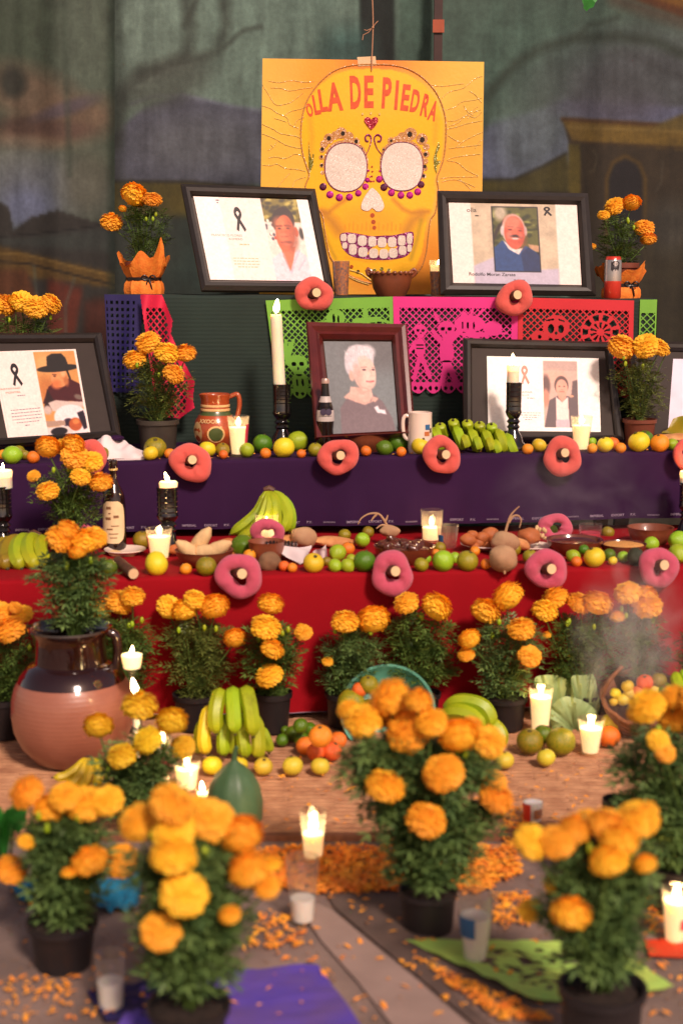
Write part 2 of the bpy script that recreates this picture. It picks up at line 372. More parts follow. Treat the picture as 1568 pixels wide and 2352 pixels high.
# ------------------------------------------------------------------ small raster painter for things that are painted or printed flat
class Canvas:
    def __init__(s, w, h, bg):
        s.w, s.h = w, h; s.a = np.ones((h, w, 3)) * np.array(bg, float)
        s.X, s.Y = np.meshgrid((np.arange(w) + .5) / w, (np.arange(h) + .5) / h)   # y down
        s.set(0, 0, 1, 1)
    def set(s, x0, y0, x1, y1): s.x0, s.y0, s.sx, s.sy = x0, y0, (x1 - x0), (y1 - y0)
    def loc(s, asp=None): return s.x0 + s.X * s.sx, s.y0 + s.Y * s.sy
    def blend(s, m, col, al=1):
        s.a = s.a * (1 - (m * al)[..., None]) + np.array(col, float) * (m * al)[..., None]
    def ell(s, cx, cy, rx, ry, col, soft=.12, rot=0, al=1):
        X, Y = s.loc(); c, n = math.cos(R(rot)), math.sin(R(rot))
        dx, dy = X - cx, Y - cy
        d = np.sqrt(((dx * c + dy * n) / rx) ** 2 + ((-dx * n + dy * c) / ry) ** 2)
        s.blend(np.clip((1 + soft / 2 - d) / soft, 0, 1), col, al)
    def inside(s, pts):
        X, Y = s.loc(); m = np.zeros(X.shape, bool); n = len(pts)
        for i in range(n):
            x1, y1 = pts[i]; x2, y2 = pts[(i + 1) % n]
            if y1 == y2: continue
            m ^= ((Y < y1) != (Y < y2)) & (X < (x2 - x1) * (Y - y1) / (y2 - y1) + x1)
        return m
    def poly(s, pts, col, blur=1, al=1):
        s.blend(blurm(s.inside(pts).astype(float), blur), col, al)
    def line(s, pts, w, col, soft=.5, al=1):
        X, Y = s.loc(); d = np.full(X.shape, 1e9)
        for (x1, y1), (x2, y2) in zip(pts[:-1], pts[1:]):
            L2 = (x2 - x1) ** 2 + (y2 - y1) ** 2 + 1e-12
            t = np.clip(((X - x1) * (x2 - x1) + (Y - y1) * (y2 - y1)) / L2, 0, 1)
            d = np.minimum(d, np.hypot(X - x1 - t * (x2 - x1), Y - y1 - t * (y2 - y1)))
        s.blend(np.clip((w / 2 * (1 + soft) - d) / (w / 2 * soft * 2), 0, 1), col, al)
    def mottle(s, scale, amt, box=None, col=None):
        n = vnoise(s.w, s.h, scale); m = np.ones(n.shape)
        if box:
            X, Y = s.loc(); m = blurm(((X > box[0]) & (X < box[2]) & (Y > box[1]) & (Y < box[3])).astype(float), 2)
        if col is not None: s.blend(np.clip((n - .45) * 4, 0, 1) * m, col, amt)
        else: s.a *= (1 + (n - .5) * 2 * amt * m)[..., None]
    def linear(s):
        a = np.clip(s.a, 0, 255) / 255
        return np.where(a <= .04045, a / 12.92, ((a + .055) / 1.055) ** 2.4)
def blurm(m, k):
    for _ in range(k):
        p = np.pad(m, 1, mode='edge'); m = (p[1:-1, 1:-1] * 2 + p[:-2, 1:-1] + p[2:, 1:-1] + p[1:-1, :-2] + p[1:-1, 2:]) / 6
    return m
def vnoise(w, h, cells, octs=3):
    out = np.zeros((h, w)); tot = 0
    cx = cells if not hasattr(cells, '__len__') else cells[0]; cy = int(cells * h / w) + 1 if not hasattr(cells, '__len__') else cells[1]
    for o in range(octs):
        gx, gy = int(cx * 2 ** o) + 2, int(cy * 2 ** o) + 2
        g = nrs.rand(gy + 1, gx + 1); xs = np.linspace(0, gx - 1.001, w); ys = np.linspace(0, gy - 1.001, h)
        xi, yi = xs.astype(int), ys.astype(int); fx, fy = xs - xi, ys - yi; fx = fx * fx * (3 - 2 * fx); fy = fy * fy * (3 - 2 * fy)
        A = g[np.ix_(yi, xi)] * (1 - fx) + g[np.ix_(yi, xi + 1)] * fx; B = g[np.ix_(yi + 1, xi)] * (1 - fx) + g[np.ix_(yi + 1, xi + 1)] * fx
        out += (A * (1 - fy)[:, None] + B * fy[:, None]) / 2 ** o; tot += 1 / 2 ** o
    return out / tot
def painted(name, canvas, fn, material, parent=None, off=(0, 0, 0)):
    """sheet of the canvas' grid; fn(u, v) -> point, v down"""
    w, h = canvas.w, canvas.h; off = Vector(off)
    vs = [tuple(fn(i / (w - 1), j / (h - 1)) - off) for j in range(h) for i in range(w)]
    fs = [(j * w + i, (j + 1) * w + i, (j + 1) * w + i + 1, j * w + i + 1) for j in range(h - 1) for i in range(w - 1)]
    me = bpy.data.meshes.new(name); me.from_pydata(vs, [], fs); me.materials.append(material)
    ca = me.color_attributes.new('paint', 'FLOAT_COLOR', 'POINT')
    lin_ = canvas.linear().reshape(-1, 3); ca.data.foreach_set('color', np.hstack([lin_, np.ones((len(lin_), 1))]).astype(np.float32).ravel())
    me.polygons.foreach_set('use_smooth', [True] * len(fs)); me.update()
    return link(name, me, parent)
def text_mesh(txt, fn, material, name='lettering', parent=None, off=(0, 0, 0), align='CENTER', bold=.0, space=1.0):
    """letters as mesh: fn(x, y) maps text units (cap height about .7) to a point"""
    cu = bpy.data.curves.new('t', 'FONT'); cu.body = txt; cu.align_x = align; cu.offset = bold; cu.resolution_u = 3; cu.space_character = space
    ob = bpy.data.objects.new('t', cu); me = bpy.data.meshes.new_from_object(ob)
    off = Vector(off)
    for v in me.vertices: v.co = Vector(fn(v.co.x, v.co.y)) - off
    me.materials.clear(); me.materials.append(material); me.name = name
    bpy.data.objects.remove(ob); bpy.data.curves.remove(cu)
    return link(name, me, parent)
def text_size(txt, bold=0):
    cu = bpy.data.curves.new('t', 'FONT'); cu.body = txt; cu.offset = bold
    ob = bpy.data.objects.new('t', cu); me = bpy.data.meshes.new_from_object(ob)
    xs = [v.co.x for v in me.vertices]; ys = [v.co.y for v in me.vertices]
    bpy.data.objects.remove(ob); bpy.data.meshes.remove(me); bpy.data.curves.remove(cu)
    return min(xs), max(xs), min(ys), max(ys)
# ================================================================== THE SETTING
def disp_plane(x0, x1, y0, y1, n, m, fn):
    mb = MB()
    mb.add([fn(x0 + (x1 - x0) * i / n, y0 + (y1 - y0) * j / m) for j in range(m + 1) for i in range(n + 1)],
           [(j * (n + 1) + i, j * (n + 1) + i + 1, (j + 1) * (n + 1) + i + 1, (j + 1) * (n + 1) + i) for j in range(m) for i in range(n)])
    return mb
g = MB(); g.add([(-60, -60, 0), (60, -60, 0), (60, 60, 0), (-60, 60, 0)], [(0, 1, 2, 3)])
tag(g.build('ground', M['concrete'], None, False), kind='structure')

def floor_poly(pxs, z, wob=.0):
    return [Vector((p.x, p.y, z)) for p in (FLOOR.hit(x, y) for x, y in pxs)]
def sheet_obj(name, pts, mat_, th=.002):
    mb = MB(); n = len(pts)
    mb.add([p for p in pts] + [p + Vector((0, 0, th)) for p in pts], [tuple(range(n))[::-1], tuple(range(n, 2 * n))] + [(i, (i + 1) % n, n + (i + 1) % n, n + i) for i in range(n)])
    return mb.build(name, mat_, None, False)
tag(sheet_obj('path_strip', floor_poly([(690, 2065), (760, 2095), (850, 2170), (960, 2260), (1120, 2400), (1250, 2560), (1030, 2560), (930, 2400), (820, 2260), (740, 2170), (700, 2110)], .004), M['concrete_light']), kind='structure')
tag(sheet_obj('tarmac_patch', floor_poly([(735, 2035), (900, 2040), (1010, 2130), (980, 2200), (1040, 2290), (1180, 2400), (1140, 2402), (970, 2258), (860, 2168), (770, 2092)], .004), M['asphalt_patch']), kind='structure')

# reed mat: woven strips of reed, each row a raised band
mat_front = FLOOR.hit(784, 1925).y; mat_back = 4.45
mb = MB(); x0, x1, row = -1.55, 1.02, .013
nrow = int((mat_back - mat_front) / row)
for j in range(nrow):
    y = mat_front + j * row; n = 44; off = rnd.random() * .02
    for i in range(n):
        xa = x0 + (x1 - x0) * i / n + (off if i else 0); xb = x0 + (x1 - x0) * (i + 1) / n + (off if i < n - 1 else 0) - .0008
        h = .009 + .0012 * ((i // 2 + j) % 2) + rnd.uniform(-.0006, .0006); e = .012 * math.sin(xa * 3)
        mb.add([(xa, y + e, .004), (xb, y + e, .004), (xb, y + row - .001 + e, .006), (xa, y + row - .001 + e, .006),
                (xa, y + .002 + e, h), (xb, y + .002 + e, h), (xb, y + row - .004 + e, h), (xa, y + row - .004 + e, h)],
               [(0, 1, 5, 4), (4, 5, 6, 7), (1, 2, 6, 5), (3, 7, 6, 2), (0, 4, 7, 3)])
mt = thing('reed_mat', 'woven tan reed mat spread on the ground in front of the red cloth', 'mat', (0, mat_front, 0))
o = MB((0, mat_front, 0)); o.v = [(a, b - mat_front, c) for a, b, c in mb.v]; o.f = mb.f
tag(o.build('reed_weave', M['reed'], mt, False), kind='stuff')
e = MB((0, mat_front, 0)); e.box((-.265, mat_front - .012, .008), (2.57, .02, .014)); e.build('edge_binding', M['reed_edge'], mt, False)
MAT = Tier(.014, 0, -9, 0, 99)

# ------------------------------------------------------------------ painted backdrop
def cloth_fold(vx, vy, amp=1):
    return .03 * math.sin(vx * .012 + vy * .0015) + .010 * math.sin(vx * .029 + 1 + vy * .002) + .003 * math.sin(vx * .08 + vy * .004)
cv = Canvas(640, 500, (98, 108, 98)); cv.set(230, -380, 1980, 1330)
cv.mottle(9, .28); 
cv.ell(430, 60, 270, 250, (138, 144, 134), .9); cv.ell(640, 40, 230, 200, (132, 142, 132), .9)
cv.ell(1230, 190, 260, 220, (92, 108, 98), .9); cv.ell(1480, 200, 220, 120, (88, 84, 90), .9)
cv.poly([(230, 330), (330, 250), (420, 215), (520, 240), (640, 262), (700, 420), (230, 440)], (100, 92, 108), 4)
cv.line([(300, 240), (350, 222), (420, 218), (480, 232), (540, 246), (620, 255)], 6, (132, 122, 142), .8, .8)
cv.ell(460, 330, 130, 60, (122, 112, 118), .9, 0, .6)
for pts, w in (([(268, 330), (285, 210), (330, 165), (390, 150), (430, 128), (440, 60), (428, 0), (420, -120)], 22), ([(330, 180), (420, 150), (500, 120), (520, 60), (515, 0), (530, -140)], 20), ([(425, 60), (445, 20), (470, -60)], 12), ([(515, 110), (560, 70), (600, 62)], 8)):
    cv.line(pts, w, (66, 66, 60), 1.2, .8)
cv.ell(380, 190, 110, 50, (86, 82, 76), .8, -20, .7)
cv.line([(320, 200), (390, 162), (440, 150)], 9, (120, 118, 110), 1, .5)
cv.poly([(230, 420), (300, 415), (440, 418), (600, 430), (640, 424), (640, 540), (230, 540)], (92, 72, 30), 2)
cv.line([(262, 416), (440, 418), (600, 432)], 6, (48, 40, 36), .6)
cv.ell(480, 452, 12, 12, (160, 104, 30), .8); cv.ell(460, 470, 160, 22, (112, 86, 34), .9, 0, .5)
cv.poly([(230, 500), (640, 500), (640, 1330), (230, 1330)], (54, 56, 50), 6)
cv.ell(480, 600, 120, 90, (48, 62, 58), .9, 0, .7); cv.ell(350, 560, 70, 70, (66, 62, 54), .9, 0, .6)
cv.line([(262, 0), (268, 400), (285, 430), (290, 700)], 26, (56, 54, 52), 1.4, .55)
# shade of a cloth fold painted in as a dark strip, and trunk, behind the sign
cv.poly([(828, -380), (905, -380), (905, 150), (825, 150)], (36, 40, 38), 3)
cv.poly([(930, -380), (990, -380), (990, 150), (915, 150)], (84, 104, 92), 6, .6)
cv.ell(800, 120, 60, 60, (62, 88, 86), .9, 0, .7)
# right half: tree, evening sky, portico
cv.poly([(1090, 300), (1300, 230), (1760, 260), (1760, 470), (1090, 470)], (112, 104, 138), 8, .85)
cv.ell(1180, 360, 90, 70, (124, 116, 158), .9, 0, .8); cv.ell(1220, 300, 90, 120, (112, 116, 112), .9, 25, .6)
cv.ell(1400, 245, 110, 36, (96, 84, 100), .9, 0, .8); cv.ell(1400, 200, 90, 40, (84, 78, 84), .9, 0, .7)
cv.line([(1080, 260), (1130, 205), (1180, 150), (1240, 112), (1320, 88), (1420, 85), (1500, 95), (1600, 140), (1800, 190)], 18, (56, 62, 54), 1.2, .85)
cv.line([(1130, 205), (1120, 250), (1100, 330)], 14, (56, 62, 54), 1.2, .6); cv.line([(1320, 88), (1350, 60), (1420, 40)], 10, (58, 64, 56), 1.2, .6)
cv.line([(1380, 130), (1430, 120), (1500, 150), (1568, 180)], 16, (70, 66, 70), 1.2, .6)
cv.poly([(1430, -380), (1980, -380), (1980, 80), (1700, 60), (1568, 42), (1440, -6)], (104, 52, 24), 2)
cv.poly([(1500, -380), (1980, -380), (1980, 50), (1600, 30), (1500, -2)], (140, 84, 30), 3)
cv.line([(1410, 0), (1500, 30), (1600, 60), (1800, 80)], 24, (96, 64, 52), 1.2, .7)
cv.poly([(1090, 470), (1090, 415), (1180, 412), (1240, 385), (1300, 352), (1320, 470)], (88, 72, 36), 2)
cv.line([(1090, 412), (1180, 412), (1245, 382), (1300, 352)], 5, (50, 42, 34), .6)
cv.poly([(1290, 272), (1568, 292), (1980, 320), (1980, 1330), (1308, 1330), (1306, 330)], (60, 44, 32), 1)
cv.poly([(1288, 272), (1500, 284), (1568, 290), (1980, 320), (1980, 372), (1568, 345), (1315, 325)], (122, 86, 34), 1)
cv.line([(1290, 274), (1500, 286), (1800, 306)], 8, (84, 48, 24), .6); cv.line([(1300, 292), (1500, 300), (1800, 320)], 4, (160, 120, 70), .8, .7)
cv.line([(1315, 326), (1500, 336), (1800, 356)], 5, (64, 42, 26), .6)
cv.poly([(1305, 330), (1332, 332), (1332, 520), (1305, 520)], (98, 76, 28), 1); cv.line([(1332, 335), (1345, 430), (1335, 520)], 4, (48, 36, 26), .6)
cv.poly([(1500, 290), (1568, 262), (1720, 250), (1980, 270), (1980, 325), (1500, 296)], (112, 84, 40), 2)
cv.ell(1434, 410, 36, 42, (34, 28, 32), .1); cv.poly([(1398, 410), (1470, 410), (1474, 640), (1396, 640)], (34, 28, 32), 1)
cv.line([(1392, 640), (1392, 410), (1405, 375), (1434, 358), (1466, 375), (1480, 410), (1480, 640)], 8, (92, 62, 26), .7)
cv.line([(1360, 345), (1370, 360), (1362, 392), (1350, 396)], 4, (110, 90, 70), .8, .6); cv.line([(1520, 370), (1516, 420), (1504, 440)], 4, (96, 80, 70), .8, .6)
cv.poly([(1310, 560), (1980, 560), (1980, 1330), (1310, 1330)], (58, 46, 32), 8, .9)
cv.poly([(1090, 440), (1310, 440), (1310, 600), (1090, 600)], (50, 38, 28), 4)
cv.ell(1540, 520, 50, 60, (74, 66, 62), .9, 0, .7)
cv.a *= np.array([.74, .85, .84])
for c_ in range(3): cv.a[..., c_] = blurm(cv.a[..., c_], 2)
cv.mottle(60, .15); cv.mottle((150, 18), .10); cv.mottle((14, 90), .06)
Dm = 6.1
bd = thing('painted_backdrop', 'large painted cloth backdrop with a tree, evening hills and an arched portico', 'backdrop', P(1100, 1320, Dm) * 1)
offb = bd.location
painted('painted_cloth', cv, lambda u, v: P(230 + u * 1750, -380 + v * 1710, Dm + cloth_fold(230 + u * 1750, -380 + v * 1710)), M['paint_cloth'], bd, offb)
cl = Canvas(180, 310, (78, 84, 72)); cl.set(-420, -380, 264, 1330)
cl.mottle(7, .3)
cl.ell(60, 90, 130, 120, (76, 84, 70), .9); cl.ell(190, 100, 60, 240, (96, 102, 90), .9)
cl.ell(70, 220, 120, 60, (120, 92, 76), .9, 20, .9); cl.ell(30, 190, 30, 36, (54, 52, 46), .7)
cl.ell(160, 280, 130, 50, (128, 96, 78), .9, -10, .9); cl.ell(60, 320, 90, 26, (132, 100, 82), .9); cl.ell(60, 290, 70, 22, (80, 54, 48), .9, 0, .8)
cl.ell(150, 250, 70, 16, (92, 78, 96), .9, -18, .7); cl.ell(150, 300, 60, 20, (96, 66, 60), .9, 0, .7)
cl.ell(30, 390, 110, 60, (120, 116, 110), .9); cl.ell(80, 440, 140, 70, (118, 116, 130), .9, 0, .8); cl.ell(60, 480, 60, 50, (122, 122, 158), .9, 0, .8)
cl.ell(200, 420, 60, 80, (104, 96, 84), .9, 0, .8)
cl.poly([(-420, 470), (0, 462), (22, 480), (30, 530), (70, 500), (130, 482), (200, 505), (264, 520), (264, 1330), (-420, 1330)], (52, 46, 44), 1)
cl.line([(-60, 545), (60, 540), (160, 528), (264, 512)], 4, (26, 22, 24), .7)
cl.poly([(-420, 540), (60, 545), (264, 520), (264, 580), (120, 570), (0, 560)], (62, 66, 64), 4, .7)
cl.poly([(-420, 560), (0, 566), (100, 590), (264, 628), (264, 662), (100, 640), (-420, 600)], (104, 72, 30), 2)
cl.line([(-100, 575), (60, 585), (180, 615), (264, 634)], 5, (150, 110, 52), .8, .6); cl.line([(-100, 596), (60, 604), (264, 654)], 5, (46, 32, 20), .8)
cl.poly([(-60, 612), (60, 620), (90, 690), (70, 780), (-60, 780)], (96, 50, 26), 4); cl.poly([(110, 640), (190, 660), (170, 780), (110, 760)], (112, 40, 24), 4, .9)
cl.line([(78, 610), (86, 700), (96, 790)], 7, (92, 92, 84), .9, .5); cl.line([(170, 640), (150, 700), (150, 780)], 7, (96, 90, 84), .9, .6)
cl.poly([(190, 690), (264, 680), (264, 800), (190, 800)], (92, 34, 22), 5, .8)
cl.line([(258, -380), (258, 1330)], 16, (44, 56, 48), 1.4, .7); cl.line([(130, -380), (160, 400)], 10, (58, 66, 56), 1.4, .5)
cl.a *= np.array([.78, .86, .85]); cl.mottle(30, .14); cl.mottle((60, 18), .08)
def fold_l(vx, vy): return Dm - .08 + .030 * math.sin(vx * .030 + .5) + .007 * math.sin(vx * .083 + vy * .001) + .02 * math.sin(vx * .011)
bl = thing('painted_backdrop', 'narrow painted cloth hanging in folds at the left, overlapping the big backdrop', 'backdrop', P(0, 1320, Dm - .08))
painted('painted_cloth', cl, lambda u, v: P(-420 + u * 684, -380 + v * 1710, fold_l(-420 + u * 684, 0)), M['paint_cloth'], bl, bl.location)
# the rail both cloths hang from, and the dark upright in front
rail = thing('backdrop_rail', 'metal rail on posts that carries the painted cloths, above the picture', 'rail', (0, 6.15, 0))
a, b = P(-420, -380, 6.15), P(1980, -380, 6.15)
for nm, q in (('crossbar', (Vector((a.x, 0, a.z)), Vector((b.x, 0, b.z)))), ('post', (Vector((a.x, 0, 0)), Vector((a.x, 0, a.z)))), ('post', (Vector((b.x, 0, 0)), Vector((b.x, 0, b.z))))):
    mb = MB(); mb.tube(q, .02, 10); mb.build(nm, M['dark_post'], rail)
p0, p1 = P(999, 700, 5.98), P(999, -380, 5.98)
po = thing('upright_post', 'thin dark red-brown post standing behind the yellow skull sign', 'post', (p0.x, 5.98, 0))
mb = MB(); mb.box((0, 0, p1.z / 2), (.034, .03, p1.z)); mb.build('shaft', M['dark_post'], po, False)
mb = MB(); mb.box((0, -.018, P(999, 62, 5.98).z), (.046, .012, .05)); mb.build('bracket', M['jug_red'], po, False)

# ------------------------------------------------------------------ stepped tables with their cloths
def table(label, T, xl, xr, zb):
    mid = T.front(0)
    t = thing('step_table', label, 'table', (0, mid, 0))
    mb = MB(); ztop = T.z0 - .012
    def C4(z): return [Vector((x, y, z + (T.kz * x))) - Vector((0, mid, 0)) for x, y in ((xl, T.front(xl) + .02), (xr, T.front(xr) + .02), (xr, T.back), (xl, T.back))]
    lo, hi = C4(ztop - .025), C4(ztop)
    mb.add(lo + hi, [(3, 2, 1, 0), (4, 5, 6, 7), (0, 1, 5, 4), (1, 2, 6, 5), (2, 3, 7, 6), (3, 0, 4, 7)]); mb.build('tabletop', M['wood_table'], t, False)
    for x in (xl + .08, xr - .08):
        for y in (T.front(x) + .08, T.back - .06):
            mb = MB(); mb.box((x, y - mid, (ztop - .025 + T.kz * x) / 2), (.05, .05, ztop - .025 + T.kz * x)); mb.build('leg', M['wood_table'], t, False)
def cloth(label, T, xl, xr, zbot, matn, foldamp, trim=None, seed=0):
    mid = T.front(0); off = Vector((0, mid, 0)); n = 220
    root = thing('tablecloth', label, 'tablecloth', (0, mid, 0))
    prof = [('t', 1.0), ('t', .6), ('t', .25), ('t', .06), ('e', 0), ('e', .35), ('e', .7), ('e', 1)] + [('d', k / 9) for k in range(1, 10)]
    rr = random.Random(seed); ph = [rr.random() * 6 for _ in range(6)]
    def pt(x, k, q):
        yf, zt = T.front(x), T.z(x) + .001 + .0012 * math.sin(17 * x + ph[5]); r = .012
        if k == 't': return Vector((x, yf + r + (T.back - yf - r) * q, zt + .0015 * math.sin(9 * x + ph[3])))
        if k == 'e':
            a = q * math.pi / 2; return Vector((x, yf + r - r * math.sin(a), zt - r + r * math.cos(a)))
        w = math.sin(5 * x + ph[0]) + .6 * math.sin(13 * x + ph[1]) + .5 * math.sin(29 * x + ph[2] + q) + .25 * math.sin(61 * x + ph[4] + 2 * q)
        return Vector((x, yf - foldamp * (w * .8 + .8) * q ** 1.2 - .003 * q, zt - r + (zbot(x) - zt + r) * q))
    mb = MB(off); vs = [pt(xl + (xr - xl) * i / n, *pr) for pr in prof for i in range(n + 1)]
    mb.add(vs, [(j * (n + 1) + i, (j + 1) * (n + 1) + i, (j + 1) * (n + 1) + i + 1, j * (n + 1) + i + 1) for j in range(len(prof) - 1) for i in range(n)])
    mb.build('cloth', M[matn], root)
    for x in (xl, xr):       # ends hang down too
        mb = MB(off); m = 24; s_ = 1 if x == xr else -1
        vs = []
        for j in range(7):
            for i in range(m + 1):
                y = T.front(x) + (T.back - T.front(x)) * i / m
                vs.append((x + s_ * (.002 + foldamp * (1 + math.sin(i * 1.3)) * j / 6), y, T.z(x) + (zbot(x) - T.z(x)) * j / 6))
        mb.add(vs, [(j * (m + 1) + i, (j + 1) * (m + 1) + i, (j + 1) * (m + 1) + i + 1, j * (m + 1) + i + 1) for j in range(6) for i in range(m)])
        mb.build('side_drop', M[matn], root)
    if trim:
        mb = MB(off)
        for i in range(n):
            x, x2 = xl + (xr - xl) * i / n, xl + (xr - xl) * (i + 1) / n
            a, b = pt(x, 'd', 1), pt(x2, 'd', 1)
            f = Vector((0, -.0015, 0))
            mb.add([a + f, b + f, b + f + Vector((0, 0, trim[1])), a + f + Vector((0, 0, trim[1]))], [(0, 1, 2, 3)])
        mb.build('hem', M[trim[0]], root)
    return root, pt
table('low wooden table hidden under the red cloth, front step of the altar', RED, -1.35, 1.45, 0)
table('middle wooden table hidden under the purple cloth', PURPLE, -1.45, 1.6, 0)
gxl, gxr = P(246, 680, 5.2).x, P(1508, 680, 5.2).x
table('tall wooden table hidden under the dark green cloth, back step of the altar', GREEN, gxl + .01, gxr - .01, 0)
cloth('bright red tablecloth covering the lowest step of the altar down to the ground', RED, -1.37, 1.47, lambda x: .032, 'red_cloth', .012, ('hem_print', .002), 1)
pc, ppt = cloth('dark purple tablecloth covering the middle step, printed hem at its foot', PURPLE, -1.47, 1.62, lambda x: .475 + .016 * x, 'purple_cloth', .013, None, 2)
cloth('dark green ribbed cloth over the highest step behind the portraits', GREEN, gxl, gxr, lambda x: .69, 'green_cloth', .002, None, 3)
# hem print of the purple cloth: small white selvedge words, repeated
def hem_pt(X, q): return ppt(X, 'd', q)
for k in range(10):
    xc = -1.32 + k * .272
    for txt, dx, hs in (('IMPERIAL', 0, 1), ('EXPORT', .072, 1), ('P.V.', .125, .9)):
        def fn(x, y, X0=xc + dx):
            b_ = hem_pt(X0 + x * .0118, .955); return Vector((X0 + x * .0118, b_.y - .003, b_.z + y * .011))
        text_mesh(txt, fn, M['hem_print'], 'hem_lettering', pc, pc.location, bold=.02)
    mb = MB(pc.location)
    for q in range(9):
        xa, xb = xc + .172 + q * .0045, xc + .1750 + q * .0045
        a, b = hem_pt(xa, .955), hem_pt(xb, .955); f = Vector((0, -.003, 0))
        mb.add([a + f, b + f, b + f + Vector((0, 0, .005)), a + f + Vector((0, 0, .005))], [(0, 1, 2, 3)])
    mb.build('hem_marks', M['grey_ink'], pc)
# ================================================================== SKULL SIGN
PD = 5.62
def Z(zx, zy): return (602.8 + zx * .32955, 126.3 + zy * .32955)
def pw(vx, vy, h=0): return P(vx, vy, PD + .006 * math.sin(vx * .012 + 1) + .003 * math.sin(vy * .02) - h)
po_c = P(850, 676, PD)
sg = thing('skull_sign', 'large yellow cardboard sign with a glittered sugar skull hanging above the altar', 'sign', po_c)
SO = po_c
def sgn(x, y, h): return pw(*Z(x, y), h)
cs = Canvas(220, 240, (244, 200, 80)); cs.set(-10, 0, 1560, 1700)
cs.ell(770, 40, 520, 240, (250, 158, 50), .9); cs.ell(150, 1000, 330, 500, (246, 182, 60), .9, 0, .7); cs.ell(1380, 900, 200, 560, (248, 168, 54), .9, 0, .8)
cs.ell(380, 300, 160, 300, (248, 158, 40), .9, 0, .7); cs.ell(1000, 1500, 520, 300, (236, 136, 34), .9, 0, .8); cs.ell(90, 120, 180, 200, (238, 170, 70), .9, 0, .6)
cs.ell(1480, 400, 130, 500, (226, 176, 70), .9, 0, .6); cs.ell(780, 30, 200, 60, (225, 110, 36), .9, 0, .6)
skull = [(765, 65), (620, 72), (500, 110), (400, 190), (320, 300), (280, 420), (268, 560), (280, 680), (310, 780), (325, 840), (300, 920), (330, 1020), (410, 1100), (430, 1200), (450, 1320), (480, 1420), (550, 1500), (650, 1560), (760, 1590), (900, 1585), (1040, 1545), (1105, 1480), (1140, 1380), (1155, 1250), (1170, 1150), (1205, 1090), (1225, 950), (1215, 860), (1240, 790), (1265, 700), (1278, 560), (1270, 420), (1220, 280), (1130, 170), (1020, 100), (900, 70)]
cs.poly(skull, (255, 190, 26), 1)
cs.ell(765, 1180, 230, 130, (255, 168, 30), .9, 0, .8); cs.ell(765, 300, 350, 140, (255, 190, 50), .8, 0, .6)
cs.line([(330, 420), (350, 560), (340, 700)], 30, (240, 160, 40), 1.2, .6); cs.line([(1225, 420), (1215, 600)], 30, (240, 160, 40), 1.2, .6)
cs.line([(400, 1090), (470, 1110), (540, 1050), (600, 1010)], 24, (196, 122, 40), 1.3, .8); cs.line([(440, 1120), (500, 1170), (550, 1240)], 60, (190, 124, 50), 1.3, .8)
cs.line([(930, 1010), (1000, 1080), (1060, 1105), (1180, 1095)], 24, (196, 122, 40), 1.3, .8); cs.line([(1130, 1120), (1070, 1160), (1030, 1230)], 60, (190, 124, 50), 1.3, .8)
cs.line([(1130, 1160), (1100, 1300), (1060, 1440)], 26, (176, 140, 36), 1.1, .7); cs.line([(440, 1230), (480, 1340), (530, 1440)], 20, (190, 150, 40), 1.1, .7)
for k in range(14): cs.line([(590 + k * 30, 1235), (592 + k * 30, 1195 - 10 * (k % 3))], 7, (226, 132, 30), .8, .6)
cs.line([(600, 1430), (760, 1460), (900, 1450), (1000, 1420)], 16, (236, 160, 30), 1.2, .7)
x0, y0, x1, y1 = 0, 15, 1538, 1690
painted('painted_card', cs, lambda u, v: pw(*((595.5 + (603 - 595.5) * (1 - v)) * (1 - u) + (1103.5 + (1111 - 1103.5) * (1 - v)) * u, (134 + (142 - 134) * u) * (1 - v) + 676 * v)), M['paint_poster'], sg, SO)
mb = MB(SO)
for a, b in (((603, 134), (1111, 142)), ((1111, 142), (1103.5, 676)), ((1103.5, 676), (595.5, 676)), ((595.5, 676), (603, 134))):
    n = 24
    for i in range(n):
        p = [a[0] + (b[0] - a[0]) * i / n, a[1] + (b[1] - a[1]) * i / n]; q = [a[0] + (b[0] - a[0]) * (i + 1) / n, a[1] + (b[1] - a[1]) * (i + 1) / n]
        mb.add([pw(*p), pw(*q), pw(*q, -.004), pw(*p, -.004)], [(0, 1, 2, 3)])
mb.build('card_edge', M['board_back'], sg, False)
def gtube(name, pts, r, m, flat=.5, closed=False, n=6, bead=0, h=.0015):
    mb = MB(SO); P3 = [sgn(x, y, h) for x, y in pts]
    if bead:
        rr = [r * (1 + bead * (i % 2)) for i in range(len(P3))]
        mb.tube(P3, rr, n, True, None, closed)
    else: mb.tube(P3, r, n, True, None, closed)
    return mb.build(name, M[m], sg)
def smoothpts(pts, k=6, closed=False):
    out = []; n = len(pts)
    for i in range(n if closed else n - 1):
        g_ = (lambda q: pts[q % n]) if closed else (lambda q: pts[max(0, min(n - 1, q))])
        p0, p1, p2, p3 = g_(i - 1), g_(i), g_(i + 1), g_(i + 2)
        for j in range(k):
            t = j / k
            out.append(tuple(.5 * (2 * p1[c] + (p2[c] - p0[c]) * t + (2 * p0[c] - 5 * p1[c] + 4 * p2[c] - p3[c]) * t * t + (3 * p1[c] - p0[c] - 3 * p2[c] + p3[c]) * t ** 3) for c in range(len(p1))))
    if not closed: out.append(tuple(pts[-1]))
    return out
gtube('skull_outline', smoothpts(skull, 10, True), .0021, 'brown_glitter', closed=True, bead=.6)
def ovpts(cx, cy, rx, ry, n=40, sq=2.3):
    return [(cx + rx * math.copysign(abs(math.cos(2 * math.pi * k / n)) ** (2 / sq), math.cos(2 * math.pi * k / n)), cy + ry * math.copysign(abs(math.sin(2 * math.pi * k / n)) ** (2 / sq), math.sin(2 * math.pi * k / n))) for k in range(n)]
